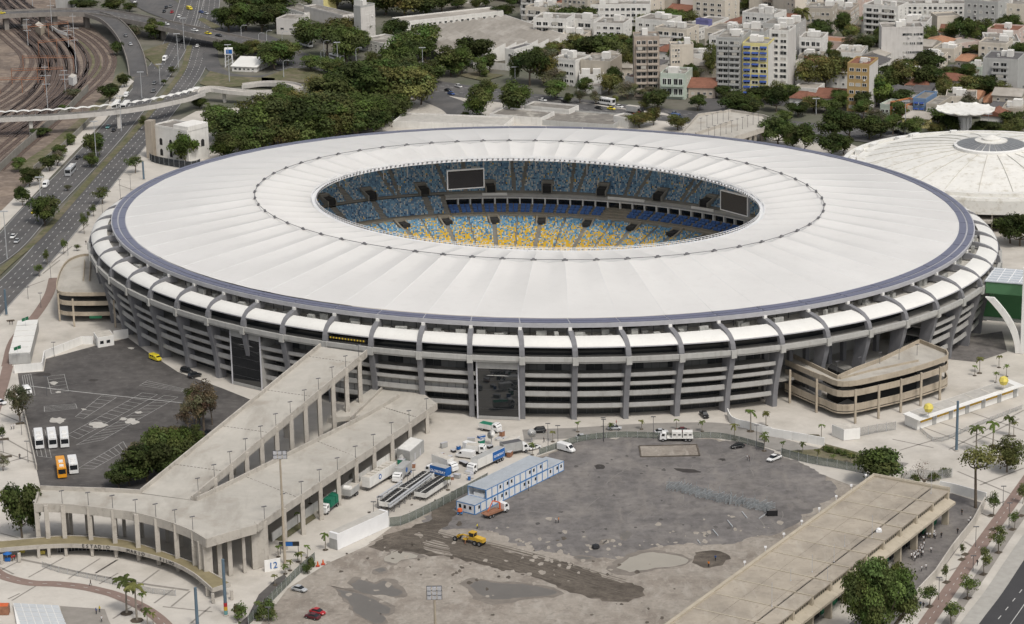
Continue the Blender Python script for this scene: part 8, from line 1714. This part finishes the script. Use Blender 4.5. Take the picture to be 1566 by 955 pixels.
SMALL = [(L5((1405, 262))[0], 30), (L5((1245, 502))[0], 31), (L5((1440, 382))[0], 36), (L5((1030, 812))[0], 35), (L5((1230, 645))[0], 24), (L2((605, 832))[0], 40), (L2((662, 795))[0], 27), (L2((930, 785))[0], 34), (L2((1220, 770))[0], 34), (L3((545, 210))[0], 36), (L3((1440, 260))[0], 38), (K5((765, 238))[0], 24), (K5((705, 290))[0], 30), (K5((600, 380))[0], 25), (K5((398, 615))[0], 30), (K5((298, 750))[0], 26), (K5((165, 870))[0], 18), (K5((240, 920))[0], 22), (K6((317, 290))[0], 22), (K6((275, 520))[0], 30), (K6((165, 905))[0], 32), (K6((20, 850))[0], 26), (K6((128, 745))[0], 20), (A6((108, 560))[0], 18), (A6((303, 395))[0], 16), (A6((345, 360))[0], 16), (A6((55, 600))[0], 18), (L1((120, 960))[0], 28)]
for i, (px, hpx) in enumerate(sorted(SMALL)):
    p = g(*px); h = hpx / (pxm(p) * .957); t = thing('street_lamp', nth(i) + ' thin dark street lamp from left on the plazas and lots', 'lamp', p, 0, 'thin plaza lamps'); mb = MB(); mb.tube((0, 0, 0), (0, 0, h), .09, .06, 5); mb.build('pole', 'steel_dark', t); mb = MB(); mb.box(-.7, .7, -.2, .2, h, h + .14); mb.build('lamp_head', 'steel_dark', t)
# pits round street trees
for i, px in enumerate(L5((1338, 318), (1378, 535), (1290, 662), (1197, 802), (975, 850), (1165, 575), (1075, 708), (1460, 400), (1345, 400), (1185, 545), (1512, 320))):
    p = g(*px); mb = MB(); mb.obox((0, 0), 2.0, 1.5, -.08, -.01, .9); struct(mb.build('tree_pit', 'soil', None, loc=p))
for i, px in enumerate(K6((118, 678), (25, 770), (43, 872), (62, 78))): p = g(*px); mb = MB(); mb.obox((0, 0), 2.6, 1.8, -.08, -.01, .3); struct(mb.build('tree_pit', 'soil', None, loc=p))
# glazed pit roof and brown block at the bottom left corner
mat('frost', (.50, .52, .53), .35, .06, .6, spec=.4)
fr0 = [g(*p, .9) for p in A4((165, 680), (745, 710), (830, 960), (900, 1080), (300, 1080), (215, 960))]
t = thing('glass_roof', 'white-framed frosted glass roof at the lower left corner', 'skylight'); mb = MB(); mb.prism([(p.x, p.y) for p in fr0], -.2, .8); mb.build('kerb', 'white_paint', t)
a, b, c, d = fr0[0], fr0[1], fr0[3], fr0[4]
for i in range(6):
    for j in range(7):
        q = lambda u, v: a.lerp(b, u).lerp(d.lerp(c, u), v); e = .05
        pts = [q((i + e) / 6, (j + e) / 7), q((i + 1 - e) / 6, (j + e) / 7), q((i + 1 - e) / 6, (j + 1 - e) / 7), q((i + e) / 6, (j + 1 - e) / 7)]; mb = MB(); mb.quad(*[(p.x, p.y, .86) for p in pts[::-1]]); mb.build('pane', 'frost', t)
t, r2, l2 = boxat('brown_block', 'brown container block at the left border of the glass roof', 'container', A4((112, 838))[0], A4((-150, 840))[0], A4((130, 790))[0], 2.2, 'rust', 'crane_orange')
# kiosks under the gallery ledge
for i, (px, m_, lab) in enumerate((((A4((100, 150))[0]), 'globe_blue', 'blue parasol stall under the gallery ledge'), ((A4((282, 40))[0]), 'balloon_yellow', 'yellow parasol stall behind the gallery columns'), ((A4((540, 60))[0]), 'balloon_yellow', 'second yellow stall behind the gallery columns'))):
    t = thing('stall', lab, 'stall', g(*px)); mb = MB(); mb.lathe([(1.2, 2.0), (.1, 2.5)], n=8); mb.build('parasol', m_, t); mb = MB(); mb.tube((0, 0, 0), (0, 0, 2.3), .05, n=5); mb.build('pole', 'steel_light', t); mb = MB(); mb.box(-.7, .7, -.4, .4, 0, .9); mb.build('counter', m_, t)
# ---------------------------------------------------------------- people
mat('skin', (.32, .19, .13), .7, 0); mat('hair', (.02, .016, .012), .8, 0)
for n_, c_ in dict(shirt_white=(.62, .62, .62), shirt_red=(.38, .03, .03), shirt_yellow=(.6, .5, .05), shirt_orange=(.65, .22, .03), shirt_blue=(.05, .10, .25), trousers_dark=(.025, .027, .035), shirt_dark=(.03, .03, .03)).items(): mat(n_, c_, .85, .05)
def person_mesh(pose, shirt, trousers='trousers_dark'):
    V = {'hip': (0, 0, .93, .15), 'waist': (0, 0, 1.08, .14), 'chest': (0, 0, 1.34, .165), 'neck': (0, 0, 1.5, .06), 'head': (0.02, 0, 1.62, .10), 'top': (0.01, 0, 1.72, .085)}
    E_ = [('hip', 'waist'), ('waist', 'chest'), ('chest', 'neck'), ('neck', 'head'), ('head', 'top')]
    st = {'walk': .24, 'stand': .03, 'arms': .05}[pose]
    for s, sd in ((1, 'l'), (-1, 'r')):
        f = st * s; V['th' + sd] = (0, s * .10, .86, .10); V['kn' + sd] = (f * .6 + .04, s * .11, .5, .07); V['an' + sd] = (f, s * .11, .09, .05); V['ft' + sd] = (f + .16, s * .12, .04, .045)
        E_ += [('hip', 'th' + sd), ('th' + sd, 'kn' + sd), ('kn' + sd, 'an' + sd), ('an' + sd, 'ft' + sd)]
        V['sh' + sd] = (0, s * .20, 1.40, .075); V['el' + sd] = (-f * .4 - .03, s * .26, 1.14, .052); V['wr' + sd] = ((-f * .7 + .06) if pose != 'arms' else .25, s * .25 if pose != 'arms' else s * .1, .92 if pose != 'arms' else 1.1, .038); V['hd' + sd] = (V['wr' + sd][0] + .02, V['wr' + sd][1], V['wr' + sd][2] - .1, .04)
        E_ += [('chest', 'sh' + sd), ('sh' + sd, 'el' + sd), ('el' + sd, 'wr' + sd), ('wr' + sd, 'hd' + sd)]
    ks = list(V); me = bpy.data.meshes.new('p'); me.from_pydata([V[k][:3] for k in ks], [(ks.index(a), ks.index(b)) for a, b in E_], []); o = bpy.data.objects.new('p', me); COL.objects.link(o)
    md = o.modifiers.new('s', 'SKIN'); md.use_smooth_shade = True
    for i, k in enumerate(ks): me.skin_vertices[0].data[i].radius = (V[k][3],) * 2
    me.skin_vertices[0].data[ks.index('hip')].use_root = True
    sb = o.modifiers.new('b', 'SUBSURF'); sb.levels = sb.render_levels = 1
    dg = bpy.context.evaluated_depsgraph_get(); out = bpy.data.meshes.new_from_object(o.evaluated_get(dg)); bpy.data.objects.remove(o); bpy.data.meshes.remove(me)
    out.materials.clear()
    for m_ in (shirt, trousers, 'skin', 'hair'): out.materials.append(M[m_])
    for p in out.polygons:
        z = p.center.z; y = abs(p.center.y); p.material_index = 3 if z > 1.66 or (z > 1.56 and p.center.x < -.02 and y < .1) else 2 if z > 1.49 else 2 if (y > .19 and z < 1.12) else 0 if z > .92 else 1 if z > .07 else 3
    return out
PM = {}
def person(px, shirt, pose, rz, label, group=None):
    k = (shirt, pose)
    if k not in PM: PM[k] = person_mesh(pose, shirt)
    o = ob('person', PM[k], None, g(*px), rz); return tag(o, label, 'person', group)
rr = random.Random(11); crowd = []
for x, y in ((950, 425), (955, 445), (940, 460), (978, 440), (995, 430), (1003, 425), (1010, 435), (1008, 445), (1045, 440), (1140, 415), (985, 525), (943, 492), (938, 510), (930, 520), (936, 545), (928, 555), (915, 520), (905, 535), (895, 545), (910, 555), (900, 560), (885, 555), (880, 565), (870, 560), (890, 575), (918, 535), (960, 440), (945, 475), (955, 625), (930, 635), (1165, 305), (1205, 360), (1215, 345), (925, 505), (1000, 440)): crowd.append((x, y + 12))
for i, (x, y) in enumerate(sorted(crowd)):
    person(L5((x, y))[0], 'shirt_white' if rr.random() < .8 else 'shirt_dark', rr.choice(('walk', 'stand', 'stand')), rr.uniform(0, 6.28), f"{nth(i)} person from left in the white-shirted crowd by the grandstand", 'crowd by the grandstand')
for px, sh_, pose, rz, lab in ((L5((1255, 612))[0], 'shirt_dark', 'walk', 1, 'person in dark clothes walking on the right cycle path'), (L5((1500, 192))[0], 'shirt_dark', 'walk', 1, 'person in dark clothes at the far end of the right cycle path'), (L5((940, 862))[0], 'shirt_dark', 'stand', 1, 'person standing under a boulevard tree, right of two'), (L5((922, 858))[0], 'shirt_blue', 'stand', 1, 'person standing under a boulevard tree, left of two'),
    (K7((530, 730))[0], 'shirt_dark', 'walk', 3, 'person in black walking by the lower left cycle path'), (A4((1225, 825))[0], 'shirt_blue', 'stand', 4, 'person in blue at the bottom left plaza'), (A4((1268, 800))[0], 'shirt_yellow', 'stand', 4, 'person in yellow shirt at the bottom left plaza'), (A4((1292, 925))[0], 'shirt_white', 'walk', 4, 'person in white shirt walking at the bottom border'),
    (A4((155, 155))[0], 'shirt_red', 'stand', 1, 'person in red under the gallery ledge, left one'), (A4((185, 145))[0], 'shirt_red', 'stand', 2, 'person in red under the gallery ledge, right one'), (K6((68, 715))[0], 'shirt_white', 'walk', 4, 'person in white on the left plaza, left of a pair'), (K6((82, 712))[0], 'shirt_white', 'walk', 4, 'person in white on the left plaza, right of a pair'), (K6((116, 888))[0], 'shirt_dark', 'walk', 5, 'person in dark clothes alone on the left plaza'),
    (A6((1385, 670))[0], 'shirt_white', 'stand', 0, 'worker in white helmet side by side with one in orange'), (A6((1406, 668))[0], 'shirt_orange', 'stand', 3, 'worker in orange vest on the asphalt lot'), (A6((812, 715))[0], 'shirt_yellow', 'arms', 3, 'worker in yellow vest beside the mud track'), (L3((1385, 320))[0], 'shirt_white', 'stand', 0, 'person in white on the lot near the black car'), (L3((1398, 328))[0], 'shirt_dark', 'stand', 0, 'person in black on the lot near the black car'),
    (L3((1200, 910))[0], 'shirt_blue', 'arms', 1, 'worker in blue bending at the muddy corner'), (L3((1160, 945))[0], 'shirt_orange', 'arms', 1, 'worker at the wooden board in the muddy corner'), (A6((1185, 435))[0], 'shirt_dark', 'stand', 0, 'person in dark clothes at the site office doors'), (L2((580, 790))[0], 'shirt_dark', 'walk', 0, 'person crossing the stadium forecourt near the black off-road car'), (K6((1085, 375))[0], 'shirt_dark', 'stand', 0, 'person standing behind the black off-road cars'), (L2((1003, 690))[0], 'shirt_red', 'stand', 0, 'person in red behind the forecourt palm'), (K5((503, 552))[0], 'shirt_dark', 'walk', 1, 'person on the pavement left of the white canopy ring'), (K5((587, 412))[0], 'shirt_blue', 'walk', 1, 'person in blue on the pavement left of the rim'), (K6((58, 102))[0], 'shirt_dark', 'walk', 1, 'person at the left border pavement, left of two'), (K6((72, 102))[0], 'shirt_dark', 'walk', 1, 'person at the left border pavement, right of two'), (K6((148, 565))[0], 'shirt_dark', 'stand', 1, 'person beside the car park wall and bicycles')):
    person(px, sh_, pose, rz, lab)
